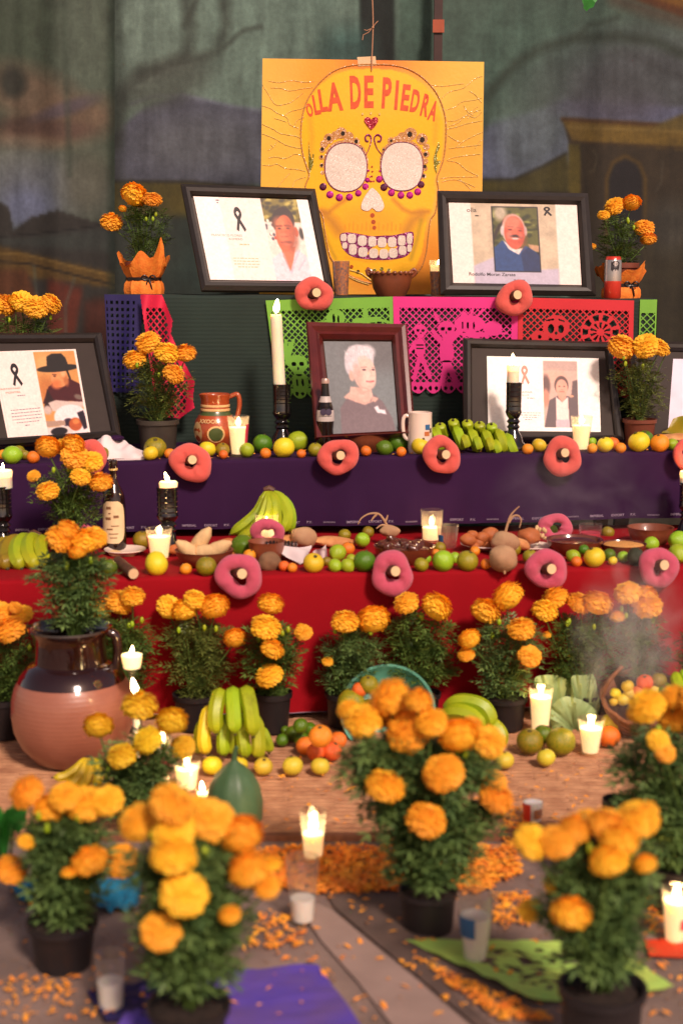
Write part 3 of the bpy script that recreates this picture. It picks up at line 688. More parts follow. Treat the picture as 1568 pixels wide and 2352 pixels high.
def gprism(name, pts, m, h0=.0005, h1=.003, parent=None):
    mb = MB(SO); mb.prism(pts, lambda x, y, h: sgn(x, y, h), h0, h1); return mb.build(name, M[m], parent or sg, False)
# letters, drawn tall and narrow along an arch
for ch, cx, cy, w, h, rot in (('O', 350, 378, 44, 96, 14), ('L', 398, 342, 44, 140, 10), ('L', 450, 312, 56, 160, 8), ('A', 548, 286, 108, 200, 5), ('D', 688, 258, 76, 232, 2), ('E', 776, 256, 66, 226, 0), ('P', 898, 266, 64, 218, -3), ('I', 950, 280, 22, 206, -4), ('E', 1026, 300, 56, 186, -7), ('D', 1094, 326, 58, 160, -10), ('R', 1160, 356, 52, 158, -13), ('A', 1212, 394, 56, 142, -15)):
    a0, a1, b0, b1 = text_size(ch, .035)
    def fn(x, y, cx=cx, cy=cy, w=w, h=h, rot=rot, a0=a0, a1=a1, b0=b0, b1=b1):
        u = ((x - a0) / (a1 - a0) - .5) * w; v = (.5 - (y - b0) / (b1 - b0)) * h; c, s_ = math.cos(R(-rot)), math.sin(R(-rot))
        return sgn(cx + u * c - v * s_, cy + u * s_ + v * c, .001)
    text_mesh(ch, fn, M['red_ink'], 'painted_letter', sg, SO, bold=.035)
for sx, cx, cy in ((1, 581, 782), (-1, 971, 777)):
    # gold scalloped brow behind the eye
    if sx == 1: sc_ = [(462, 582, 36), (508, 560, 30), (548, 543, 40), (600, 570, 36), (650, 604, 28), (690, 655, 20), (430, 620, 28), (417, 660, 20), (411, 712, 17), (413, 768, 16), (418, 820, 14)]; dots = [(462, 580, 15), (560, 546, 15), (652, 602, 13), (690, 652, 8), (416, 655, 12), (412, 708, 8), (412, 768, 9)]
    else: sc_ = [(1030, 550, 45), (975, 575, 38), (1110, 585, 40), (935, 595, 30), (895, 596, 24), (850, 658, 18), (1140, 640, 24), (1138, 692, 24), (1134, 740, 20), (1131, 790, 18), (1122, 842, 18)]; dots = [(1025, 552, 18), (1112, 590, 18), (896, 597, 9), (843, 658, 7), (1135, 692, 13), (1130, 776, 12), (1122, 842, 11)]
    mb = MB(SO)
    for x, y, r in sc_: mb.prism(ovpts(x, y, r, r, 14, 2), lambda a, b, h: sgn(a, b, h), .0004, .0012 + rnd.random() * .0003)
    mb.prism(ovpts(cx, cy - 18, 156, 172, 30), lambda a, b, h: sgn(a, b, h), .0003, .0011)
    mb.build('brow_scallops', M['brown_glitter'], sg, False)
    for x, y, r in dots: gprism('brow_dot', ovpts(x, y, r, r * 1.1, 10, 2), 'black_dot', .001, .0024)
    gprism('glitter_eye', ovpts(cx, cy, 143, 166), 'cream_glitter', .0005, .0028)
    gtube('eye_border', ovpts(cx, cy, 146, 170, 90), .0013, 'purple_glitter', closed=True, bead=.7, h=.002)
for x, y, r, m in ((422, 918, 26, 'dark_gem'), (470, 973, 26, 'magenta_gem'), (535, 993, 26, 'magenta_gem'), (605, 990, 25, 'magenta_gem'), (667, 963, 23, 'magenta_gem'), (717, 917, 23, 'magenta_gem'), (731, 871, 17, 'magenta_gem'), (813, 865, 24, 'magenta_gem'), (845, 922, 26, 'dark_gem'), (897, 960, 25, 'magenta_gem'), (963, 977, 25, 'magenta_gem'), (1025, 977, 25, 'magenta_gem'), (1080, 953, 25, 'magenta_gem'), (1103, 903, 25, 'dark_gem'), (738, 806, 8, 'magenta_gem'), (817, 808, 8, 'magenta_gem')):
    mb = MB(SO); c0 = sgn(x, y, 0); s_ = mpp(300, PD) * .32955 * r
    mb.lathe([(s_, 0), (s_, .002), (s_ * .6, .0045), (.0001, .005)], 10, c0, True, False, 0, Matrix.Rotation(R(90), 3, 'X'))
    mb.build('round_gem', M[m], sg, False)
for pts in ([(712, 712), (738, 660), (756, 600), (752, 566), (732, 556), (716, 572), (722, 598), (738, 600)], [(838, 702), (800, 655), (780, 600), (784, 566), (806, 556), (826, 572), (820, 600), (800, 600)]):
    mb = MB(SO); q = smoothpts(pts, 6); mb.tube([sgn(x, y, .0015) for x, y in q], [.0012 + .0022 * min(1, i / len(q) * 2) for i in range(len(q))], 6); mb.build('curled_scroll', M['purple_glitter'], sg)
heart = [(757, 522), (728, 490), (708, 460), (712, 440), (728, 432), (746, 436), (757, 450), (770, 436), (790, 431), (805, 442), (804, 464), (786, 492)]
gprism('heart', heart, 'crimson_glitter', .0004, .004)
for x, y in ((698, 410), (755, 405), (815, 412)): gprism('gold_dot', ovpts(x, y, 7, 10, 8, 2), 'gold_glitter', .0004, .003)
nose = smoothpts([(765, 925), (738, 950), (715, 980), (700, 1010), (688, 1045), (690, 1072), (712, 1084), (742, 1084), (766, 1064), (790, 1088), (822, 1088), (843, 1068), (844, 1040), (828, 1000), (810, 968)], 2, True)
gprism('glitter_nose', nose, 'cream_glitter'); gtube('nose_border', nose, .0009, 'brown_glitter', closed=True, h=.002)
for x, y, r in ((765, 1117, 16), (772, 1163, 16), (778, 1203, 14)): gprism('chin_dot', ovpts(x, y, r, r, 10, 2), 'rust_dot', .0004, .0014)
for x, y in ((762, 778), (765, 812), (762, 846), (760, 880), (750, 846), (750, 880), (774, 880)): gprism('bridge_dot', ovpts(x, y, 6, 7, 6, 2), 'crimson_glitter', .0004, .002)
mouth = smoothpts([(540, 1250), (600, 1236), (690, 1250), (765, 1262), (840, 1258), (910, 1256), (980, 1242), (1045, 1232), (1052, 1290), (1040, 1350), (1000, 1402), (910, 1424), (800, 1428), (700, 1420), (620, 1402), (570, 1362), (545, 1310)], 3, True)
gprism('mouth_base', mouth, 'purple_glitter', .0003, .0012)
for x, y, a, b in ((565, 1272, 22, 26), (622, 1279, 30, 34), (694, 1294, 32, 36), (764, 1300, 29, 36), (832, 1305, 31, 36), (902, 1304, 30, 36), (969, 1293, 27, 36), (1024, 1279, 20, 38), (573, 1328, 18, 22), (629, 1355, 28, 38), (699, 1373, 33, 34), (774, 1382, 32, 34), (844, 1385, 31, 34), (910, 1380, 31, 34), (975, 1362, 27, 32), (1023, 1346, 16, 26)):
    gprism('tooth', ovpts(x, y, a, b, 16, 3), 'cream_glitter', .0008, .0028)
for pts in ([(322, 600), (330, 680), (346, 740), (350, 690), (360, 690), (352, 770), (328, 825), (322, 780)], [(1226, 605), (1206, 660), (1190, 720), (1196, 790), (1212, 830), (1214, 770), (1226, 760), (1244, 740), (1232, 735), (1216, 740), (1214, 690), (1236, 640)]):
    gprism('olive_curl', pts, 'olive_glitter', .0004, .002)
rr = random.Random(3)
rays = [[(45, 183), (120, 190), (200, 178), (290, 188), (360, 182)], [(60, 232), (130, 236), (190, 245), (280, 236), (350, 228)], [(0, 200), (40, 270), (80, 330), (105, 350)], [(105, 350), (160, 345), (210, 320), (280, 262)], [(0, 352), (60, 370), (100, 400), (170, 440), (190, 480), (250, 508)], [(150, 430), (190, 400), (270, 370), (320, 350)], [(0, 480), (70, 510), (130, 545), (230, 560), (262, 580)], [(0, 545), (80, 580), (160, 620), (230, 640), (275, 655)], [(45, 720), (90, 712), (160, 715), (230, 690), (285, 705)], [(0, 768), (60, 770), (100, 760), (160, 790), (240, 795), (300, 810)], [(40, 660), (75, 640), (100, 600)], [(75, 640), (60, 620)], [(110, 915), (140, 880), (190, 820)], [(210, 915), (230, 870), (300, 850)], [(220, 500), (240, 460), (290, 430)], [(85, 440), (130, 455), (165, 470)],
        [(1180, 205), (1250, 212), (1340, 210), (1400, 195)], [(1250, 300), (1300, 260), (1400, 230), (1480, 160), (1530, 145)], [(1280, 385), (1340, 360), (1390, 330), (1480, 310), (1525, 300)], [(1290, 455), (1350, 450), (1420, 420), (1480, 430), (1525, 400)], [(1280, 520), (1350, 500), (1430, 480), (1530, 460)], [(1290, 560), (1340, 590), (1380, 612)], [(1300, 655), (1360, 640), (1440, 636), (1520, 620)], [(1285, 730), (1330, 715), (1420, 700), (1515, 690)], [(1290, 735), (1360, 750), (1420, 800), (1500, 840)], [(1240, 855), (1320, 850), (1400, 850), (1500, 845)], [(1250, 885), (1330, 870), (1400, 880), (1480, 920)], [(1430, 440), (1460, 410), (1520, 380)], [(1440, 250), (1480, 280), (1525, 330)], [(1400, 350), (1430, 400), (1470, 420)], [(1480, 650), (1505, 610), (1530, 590)], [(1370, 860), (1420, 905), (1450, 940)], [(1300, 500), (1360, 470), (1400, 430), (1500, 360)], [(1350, 640), (1400, 600), (1480, 560), (1530, 540)]]
for pts in rays:
    mb = MB(SO); q = smoothpts([(x, y + rr.uniform(-5, 5)) for x, y in pts], 6); mb.tube([sgn(x, y, .001) for x, y in q], [.0011 + .0008 * (i % 3 == 0) for i in range(len(q))], 5)
    mb.build('glitter_ray', M['gold_glitter'], sg)
for pts in ([(610, 1500), (680, 1520), (740, 1560), (770, 1580)], [(600, 1545), (660, 1575), (740, 1600)]): gtube('bead_string', smoothpts(pts, 8), .002, 'gold_glitter', bead=.6)
for x, y, m in ((665, 1510, 'black_dot'), (620, 1475, 'rust_dot'), (830, 1490, 'olive_glitter'), (780, 1500, 'olive_glitter'), (880, 1500, 'olive_glitter'), (735, 1490, 'rust_dot')): gprism('chin_sequin', ovpts(x, y, 13, 13, 8, 2), m, .0004, .003)
# hanging string with a knot and frayed ends, and tape
st = thing('hanging_string', 'thin pale string with frayed knot from which the skull sign hangs', 'string', P(855, 160, PD - .01))
mb = MB(st.location); mb.tube([P(855 + 1.5 * math.sin(y * .03), y, PD - .012) for y in range(162, -400, -12)], .0022, 6); mb.build('cord', M['twine'], st)
mb = MB(st.location)
for pts in ([(856, 62), (846, 74), (834, 80), (832, 92)], [(856, 62), (862, 54), (868, 48)], [(856, 64), (842, 70), (836, 68)]): mb.tube([P(x, y, PD - .014) for x, y in pts], .0016, 5)
mb.ell(P(856, 63, PD - .013), .005, 8, 6); mb.build('knot', M['twine'], st)
tp = MB(SO); tp.add([pw(x, y, .002) for x, y in ((820, 131), (862, 129), (864, 150), (822, 152))], [(0, 1, 2, 3)]); tp.build('tape', M['cane_end'], sg)

# ================================================================== FRAMED PORTRAITS
def plane3(a, b, c):
    n = (b - a).cross(c - a).normalized(); return a, n
def framed(name, label, px, D, inner, prn, fmat='black_frame', depth=.025, paint=None, bev=(.0, .4, .75, 1), hts=(.6, 1, .85, .35), matb=None, painter_res=(180, 120), extras=None, name2=None):
    """px: outer corners TL,TR,BR,BL in the picture, D: depth of TL,TR,BL; everything else lies in that plane"""
    TL, TR, BL = P(*px[0], D[0]), P(*px[1], D[1]), P(*px[3], D[2])
    o, n = plane3(TL, TR, BL)
    if n.y > 0: n = -n
    def on(vx, vy, h=0):
        d = ray(vx, vy); c = Vector((0, 0, H)); t = (o - c).dot(n) / d.dot(n)
        return c + d * t + n * h
    base = (on(*px[2]) + on(*px[3])) / 2
    t = thing(name, label, 'picture frame', base); off = t.location
    def corner(i, w): return (px[i][0] + (inner[i][0] - px[i][0]) * w, px[i][1] + (inner[i][1] - px[i][1]) * w)
    for i in range(4):
        j = (i + 1) % 4; mb = MB(off); vs = []
        lev = [(0, 0)] + list(zip(bev, [h * depth for h in hts])) + [(1, 0)]
        for w, h in lev: vs += [on(*corner(i, w), h), on(*corner(j, w), h)]
        mb.add(vs, [(2 * k, 2 * k + 1, 2 * k + 3, 2 * k + 2) for k in range(len(lev) - 1)] + [(0, 2 * len(lev) - 2, 2 * len(lev) - 1, 1)])
        mb.build('frame_bar', M[fmat], t, False)
    mb = MB(off); mb.add([on(*p, -.004) for p in px] + [on(*p, -.001) for p in px], [(0, 1, 2, 3), (7, 6, 5, 4), (0, 4, 5, 1), (1, 5, 6, 2), (2, 6, 7, 3), (3, 7, 4, 0)])
    mb.build('back_board', M['board_back'], t, False)
    if matb:
        mb = MB(off); mb.add([on(*p, .001) for p in inner] + [on(*p, .0025) for p in inner], [(0, 1, 2, 3), (7, 6, 5, 4), (0, 4, 5, 1), (1, 5, 6, 2), (2, 6, 7, 3), (3, 7, 4, 0)])
        mb.build('mount_board', M[matb], t, False)
    def q(u, v, h=.004):
        x = (prn[0][0] * (1 - u) + prn[1][0] * u) * (1 - v) + (prn[3][0] * (1 - u) + prn[2][0] * u) * v
        y = (prn[0][1] * (1 - u) + prn[1][1] * u) * (1 - v) + (prn[3][1] * (1 - u) + prn[2][1] * u) * v
        return on(x, y, h)
    cv = Canvas(*painter_res, (252, 238, 236)); paint(cv)
    for ch_ in range(3): cv.a[..., ch_] = blurm(cv.a[..., ch_], 1)
    cv.mottle(painter_res[0] // 3, .05); cv.mottle(painter_res[0] // 8, .03)
    painted('printed_sheet', cv, q, M['paint_paper'], t, off)
    # easel strut behind
    mid = on((px[0][0] + px[1][0]) / 2, (px[0][1] * .6 + px[3][1] * .4)); foot = Vector((base.x, 0, base.z)); foot.y = mid.y + .09
    mb = MB(off); mb.tube([mid - n * .004, foot], .006, 5); mb.build('easel_strut', M['board_back'], t, False)
    def words(txt, u, v, hgt, wid, m='ink', bold=.0, nm='printed_words'):
        a0, a1, b0, b1 = text_size(txt)
        text_mesh(txt, lambda x, y: q(u + ((x - a0) / (a1 - a0) - .5) * wid, v + (.5 - (y - b0) / (b1 - b0)) * hgt, .0045), M[m], nm, t, off, bold=bold)
    def ribbon(u, v, w, h, m='ink'):
        mb = MB(off)
        A = smoothpts([(u - w * .28, v + h * .5), (u - .02 * w, v), (u + w * .22, v - h * .28), (u + .1 * w, v - h * .48), (u - w * .12, v - h * .48), (u - w * .24, v - h * .28), (u, v), (u + w * .4, v + h * .5)], 5)
        B_ = []
        for k in range(len(A)):
            a, b = A[max(0, k - 1)], A[min(len(A) - 1, k + 1)]; dx, dy = b[0] - a[0], (b[1] - a[1]); L = math.hypot(dx / w, dy / h) + 1e-9
            nx, ny = -(dy / h) / L * w * .10, (dx / w) / L * h * .10
            B_ += [(A[k][0] + nx, A[k][1] + ny), (A[k][0] - nx, A[k][1] - ny)]
        mb.add([q(x, y, .0046 + .0004 * (i / len(B_))) for i, (x, y) in enumerate(B_)], [(2 * k, 2 * k + 1, 2 * k + 3, 2 * k + 2) for k in range(len(A) - 1)])
        mb.build('mourning_ribbon', M[m], t, False)
    def lines(u0, u1, vs_, h=.012, m='grey_ink'):
        mb = MB(off)
        for k, v in enumerate(vs_):
            x = u0 + (u1 - u0) * (.12 if k == len(vs_) - 1 else 0) ; xe = u1 - (x - u0)
            while x < xe:
                w = rr.uniform(.012, .035); mb.add([q(x, v, .0045), q(min(xe, x + w), v, .0045), q(min(xe, x + w), v + h, .0045), q(x, v + h, .0045)], [(0, 1, 2, 3)]); x += w + .008
        mb.build('small_print', M[m], t, False)
    if extras: extras(words, ribbon, lines)
    return t

def leafy(c, box, a=(120, 104, 36), b=(50, 42, 26), d=(206, 186, 90)):
    x0, y0, x1, y1 = box
    c.poly([(x0, y0), (x1, y0), (x1, y1), (x0, y1)], a, 0)
    for _ in range(70): c.ell(rr.uniform(x0, x1), rr.uniform(y0, y1), .02, .03, rr.choice([b, d, a, b]), .8, rr.uniform(0, 90), .8)
def clip(c, box, bgc, keep):
    X, Y = c.loc(); m = ((X > box[0]) & (X < box[2]) & (Y > box[1]) & (Y < box[3]))[..., None]
    c.a = np.where(m, c.a, keep)
def man_white_shirt(c):
    c.a[:] = (255, 242, 236); c.poly([(.22, 0), (.6, 0), (.6, 1), (.22, 1)], (250, 226, 220), 1); keep = c.a.copy()
    bx = (.585, 0, .90, 1); leafy(c, (.56, 0, .93, .45)); c.poly([(.56, .28), (.93, .28), (.93, 1), (.56, 1)], (236, 216, 206), 3)
    for _ in range(10): c.ell(rr.uniform(.58, .66), rr.uniform(.25, .5), .012, .02, rr.choice([(190, 60, 40), (90, 80, 90), (250, 240, 220)]), .6)
    c.ell(.885, .42, .02, .07, (60, 50, 46), .5)
    c.poly([(.55, .76), (.66, .66), (.72, .60), (.82, .62), (.88, .68), (.93, .78), (.93, 1.02), (.55, 1.02)], (238, 208, 218), 1)   # shirt
    c.poly([(.68, .60), (.81, .58), (.76, .78), (.725, .88), (.69, .72)], (214, 108, 70), 1)
    c.line([(.69, .66), (.72, .88)], .012, (196, 160, 180), 1, .7); c.line([(.84, .62), (.76, .80), (.73, .90)], .014, (206, 166, 186), 1, .8); c.line([(.87, .74), (.80, .86)], .01, (196, 160, 184), 1, .6)
    c.ell(.745, .27, .098, .17, (48, 28, 28), .12, 8)                                                                     # hair
    c.ell(.742, .42, .082, .225, (206, 96, 58), .08, 6); c.ell(.715, .31, .058, .085, (230, 128, 84), .8, 0, .8); c.ell(.84, .40, .02, .06, (200, 88, 56), .3)
    c.ell(.80, .52, .045, .12, (150, 66, 44), .9, 10, .6); c.line([(.68, .335), (.72, .33)], .02, (120, 44, 34), .8, .8); c.line([(.755, .325), (.80, .33)], .02, (120, 44, 34), .8, .8)
    c.ell(.70, .362, .014, .009, (70, 28, 26), .6); c.ell(.775, .358, .015, .009, (70, 28, 26), .6); c.line([(.67, .36), (.69, .375), (.715, .37)], .01, (150, 60, 42), 1, .6); c.ell(.78, .46, .03, .07, (226, 116, 76), .9, 10, .7); c.ell(.69, .45, .02, .05, (232, 124, 82), .9, 0, .7); c.ell(.73, .44, .028, .03, (222, 112, 74), .6); c.line([(.708, .462), (.752, .458)], .018, (150, 54, 36), .8, .8)
    c.line([(.70, .53), (.735, .522), (.775, .528)], .024, (120, 44, 36), .8, .8); c.ell(.735, .555, .03, .012, (206, 100, 74), .6)
    c.ell(.80, .40, .035, .16, (160, 72, 48), 1.2, 0, .5); c.ell(.72, .48, .03, .05, (236, 138, 98), 1.2, 0, .5); c.mottle(40, .07, bx)
    clip(c, bx, None, keep)
framed('picture_frame', 'black framed portrait of a dark haired man in white shirt, beside the skull sign', [(415, 426), (722, 437), (765, 672), (463, 670)], (5.36, 5.46, 5.235),
       [(441, 449), (708, 458), (746, 650), (481, 646)], [(444, 452), (706, 460), (743, 647), (483, 643)], paint=man_white_shirt, painter_res=(240, 170),
       extras=lambda W, B, L: (B(.36, .27, .10, .26), W('FRANCISCO FLORES', .36, .46, .026, .27, 'rust_dot'), W('ROMERO', .36, .505, .026, .12, 'rust_dot'), L(.31, .42, [.56], .014, 'cane_end'), L(.24, .47, [.73, .765, .80, .835], .01, 'cane_end'), L(.19, .22, [.03, .06], .014, 'grey_ink')))
def man_blue_jacket(c):
    c.a[:] = (254, 232, 224); keep0 = c.a.copy()
    c.poly([(.17, 0), (.83, 0), (.83, 1), (.17, 1)], (206, 186, 160), 1); c.mottle(14, .10, (.17, 0, .83, 1)); c.poly([(.17, .78), (.40, .62), (.62, .82), (.83, .80), (.83, 1), (.17, 1)], (196, 186, 206), 4)
    c.poly([(.33, .04), (.69, .04), (.69, .85), (.33, .85)], (30, 26, 36), 0); keep = c.a.copy()
    bx = (.337, .05, .683, .835); leafy(c, (.33, .04, .69, .60), (92, 92, 44), (44, 48, 26), (160, 160, 84)); c.ell(.40, .12, .05, .10, (186, 172, 150), .8)
    c.line([(.33, .45), (.38, .3), (.44, .2), (.5, .14)], .03, (50, 38, 36), .6); c.poly([(.6, .50), (.69, .52), (.69, .60), (.62, .58)], (196, 150, 116), 2)
    c.poly([(.33, .56), (.40, .46), (.46, .50), (.52, .62), (.58, .52), (.66, .60), (.69, .72), (.69, .86), (.33, .86)], (40, 72, 128), 1)
    c.poly([(.54, .62), (.60, .54), (.69, .64), (.69, .86), (.56, .86)], (32, 50, 96), 2)
    c.poly([(.405, .45), (.44, .50), (.50, .57), (.56, .55), (.525, .635), (.45, .57)], (240, 220, 216), 1)
    c.ell(.495, .33, .092, .20, (214, 196, 190), .1); c.ell(.500, .36, .080, .205, (222, 96, 74), .08); c.ell(.49, .24, .065, .09, (240, 128, 104), .7)
    c.ell(.405, .34, .014, .06, (206, 190, 190), .4); c.ell(.587, .34, .012, .06, (206, 190, 190), .4)
    c.line([(.452, .285), (.49, .29)], .014, (150, 92, 84), .8, .8); c.line([(.525, .30), (.56, .31)], .014, (150, 92, 84), .8, .8); c.ell(.468, .325, .016, .01, (110, 50, 46), .6); c.ell(.545, .335, .015, .01, (110, 50, 46), .6)
    c.ell(.508, .37, .02, .035, (236, 110, 84), .6); c.line([(.47, .405), (.51, .40), (.55, .42)], .028, (46, 34, 42), .7); c.ell(.505, .435, .03, .012, (246, 220, 214), .5)
    c.ell(.56, .40, .03, .14, (176, 70, 56), 1.2, 0, .5); c.ell(.462, .39, .02, .04, (248, 150, 128), 1.2, 0, .7); c.ell(.548, .40, .018, .035, (240, 134, 110), 1.2, 0, .6); c.line([(.47, .46), (.51, .50), (.55, .46)], .02, (190, 78, 62), 1.2, .5); c.mottle(40, .09, bx)
    clip(c, bx, None, keep)
framed('picture_frame', 'black framed portrait of a grey haired man with a moustache in a blue jacket', [(1003, 440), (1347, 446), (1366, 680), (1010, 677)], (5.30, 5.34, 5.235),
       [(1027, 464), (1325, 470), (1336, 657), (1038, 652)], [(1029, 466), (1323, 471), (1334, 655), (1040, 650)], paint=man_blue_jacket, painter_res=(240, 160),
       extras=lambda W, B, L: (W('Rodolfo Moran Zarate', .49, .885, .04, .36, 'ink', .01), W('olla', .215, .085, .055, .075, 'ink'), L(.195, .245, [.15], .014, 'ink'), L(.46, .58, [.945], .012, 'grey_ink'), B(.765, .09, .08, .10)))
def guitar_man(c):
    c.a[:] = (252, 230, 222); c.line([(.03, .03), (.03, .97)], .006, (226, 206, 200), .5); c.line([(.03, .97), (.5, .97)], .006, (226, 206, 200), .5); keep = c.a.copy()
    bx = (.495, .02, .975, .98); c.poly([(.48, 0), (1, 0), (1, 1), (.48, 1)], (214, 148, 84), 1); c.ell(.6, .15, .1, .12, (236, 178, 116), .9, 30, .7); c.ell(.58, .45, .1, .15, (196, 120, 66), .9)
    c.poly([(.50, .60), (.60, .42), (.70, .36), (.86, .34), (.99, .42), (.99, .64), (.84, .60), (.56, .62)], (74, 26, 30), 1); c.poly([(.50, .66), (.58, .44), (.64, .60), (.56, .72)], (48, 28, 28), 2); c.ell(.93, .56, .05, .03, (120, 100, 90), .6, 20)
    c.ell(.745, .33, .10, .105, (222, 146, 92), .12, -12); c.ell(.665, .33, .02, .02, (222, 150, 100), .5); c.ell(.695, .305, .016, .008, (90, 50, 34), .6); c.line([(.675, .285), (.715, .288)], .012, (110, 64, 44), .8); c.line([(.665, .385), (.695, .388)], .012, (150, 70, 50), .8); c.ell(.82, .36, .03, .06, (190, 112, 66), .9); c.ell(.70, .40, .06, .05, (216, 120, 70), .8); c.ell(.80, .27, .03, .05, (240, 170, 120), .6)
    c.poly([(.62, .22), (.64, .08), (.70, .05), (.82, .05), (.86, .10), (.88, .20)], (44, 38, 36), 1); c.ell(.75, .215, .25, .042, (44, 38, 36), .15, -2); c.line([(.85, .24), (.87, .34)], .022, (40, 30, 30), .5)
    c.poly([(.56, .60), (.66, .575), (.80, .60), (.98, .62), (.99, .68), (.60, .70)], (214, 190, 180), 2); c.ell(.54, .68, .05, .05, (206, 180, 170), .5)
    c.ell(.80, .78, .20, .14, (244, 226, 226), .1); c.ell(.86, .90, .16, .10, (244, 226, 226), .1); c.ell(.76, .845, .065, .055, (120, 96, 110), .15); c.ell(.76, .845, .05, .045, (50, 32, 50), .2)
    c.poly([(.48, .80), (.72, .815), (.72, .87), (.48, .87)], (176, 142, 124), 1); c.poly([(.48, .87), (.75, .88), (.80, .96), (.48, .99)], (226, 206, 200), 2); c.ell(.63, .93, .10, .045, (30, 22, 28), .2)
    c.ell(.84, .87, .08, .075, (186, 86, 46), .2, -20); c.ell(.85, .84, .04, .03, (226, 130, 72), .7); c.poly([(.88, .74), (.96, .72), (.99, .92), (.93, .94)], (40, 26, 40), 2)
    clip(c, bx, None, keep)
framed('picture_frame', 'wide black framed portrait of a man in a black hat playing a white guitar', [(-118, 770), (235, 769), (279, 1006), (-60, 1030)], (5.12, 5.05, 4.86),
       [(-98, 790), (217, 788), (258, 992), (-45, 1012)], [(-20, 809), (175, 803), (209, 997), (22, 1020)], matb='black_mat', paint=guitar_man, painter_res=(180, 190),
       extras=lambda W, B, L: (B(.24, .27, .14, .22), W('JOSE CONSTANTINO', .265, .415, .022, .38, 'rust_dot'), W('MONTIEL', .265, .455, .022, .18, 'rust_dot'), L(.20, .32, [.49], .01), L(.10, .46, [.645, .68, .715, .75, .785], .008), L(.23, .30, [.82], .01)))
def lady_white_hair(c):
    c.a[:] = (112, 114, 118); c.ell(.3, .3, .5, .5, (122, 126, 128), .9, 0, .6); c.ell(.85, .7, .4, .4, (124, 132, 136), .9, 0, .7); c.ell(.75, .12, .4, .2, (100, 94, 96), .9, 0, .6)
    c.poly([(.13, 1.02), (.15, .72), (.28, .60), (.50, .63), (.68, .58), (.80, .66), (.93, .85), (.97, 1.02)], (122, 104, 110), 2)
    c.poly([(.34, .49), (.64, .52), (.66, .60), (.60, .66), (.48, .67), (.30, .58)], (232, 184, 170), 2); c.poly([(.22, .60), (.30, .555), (.42, .60), (.52, .66), (.62, .655), (.66, .60), (.74, .62), (.62, .72), (.45, .72), (.30, .66)], (226, 176, 162), 2); c.poly([(.26, .615), (.40, .66), (.52, .69), (.66, .655), (.74, .70), (.74, .8), (.2, .8)], (120, 102, 108), 2)
    c.ell(.50, .20, .215, .165, (214, 204, 210), .12, 0); c.ell(.38, .26, .10, .12, (206, 196, 204), .2); c.ell(.62, .12, .12, .08, (224, 214, 220), .5)
    c.ell(.565, .345, .165, .19, (240, 196, 182), .08, -4); c.ell(.62, .42, .10, .10, (240, 194, 180), .3); c.ell(.37, .37, .04, .06, (226, 176, 162), .4); c.ell(.42, .25, .07, .09, (216, 206, 212), .4); c.ell(.44, .33, .05, .09, (220, 186, 178), .8)
    c.line([(.52, .285), (.60, .28)], .012, (150, 120, 116), .9, .7); c.line([(.68, .285), (.73, .29)], .012, (150, 120, 116), .9, .7); c.ell(.56, .31, .03, .01, (90, 70, 76), .5); c.ell(.695, .31, .022, .01, (90, 70, 76), .5)
    c.line([(.655, .31), (.665, .365), (.64, .385)], .014, (214, 156, 144), .9, .8); c.line([(.58, .435), (.64, .44), (.69, .435)], .016, (200, 90, 96), .8); c.line([(.45, .44), (.5, .5), (.6, .52)], .014, (206, 150, 140), 1, .6)
    c.poly([(.66, .72), (.72, .70), (.74, .745), (.82, .75), (.84, .80), (.76, .785), (.70, .78)], (238, 228, 236), 1)
_lady = lady_white_hair
def lady_shaded(c):
    _lady(c)
    for k in range(26): c.line([(.30 + .016 * k, .10 + .05 * math.sin(k)), (.31 + .016 * k, .14 + .05 * math.sin(k * 1.3)), (.30 + .017 * k, .19)], .010, (186, 174, 184) if k % 2 else (232, 226, 230), 1, .55)
    c.ell(.47, .40, .05, .13, (206, 158, 146), 1.3, 0, .5); c.ell(.62, .38, .05, .05, (250, 214, 202), 1.2, 0, .6); c.line([(.44, .52), (.52, .56), (.62, .54)], .03, (200, 150, 138), 1.3, .5); c.mottle(36, .05)
framed('picture_frame', 'burgundy wooden framed portrait of a white haired woman in a grey blouse', [(703, 745), (934, 750), (953, 1002), (724, 1014)], (5.00, 4.98, 4.80),
       [(741, 782), (900, 784), (917, 995), (764, 1002)], [(743, 785), (898, 786), (914, 993), (766, 999)], fmat='burgundy_frame', depth=.035, paint=lady_shaded, painter_res=(130, 180), bev=(0, .12, .35, .6, .8, 1), hts=(.6, .95, 1, .7, .85, .35))
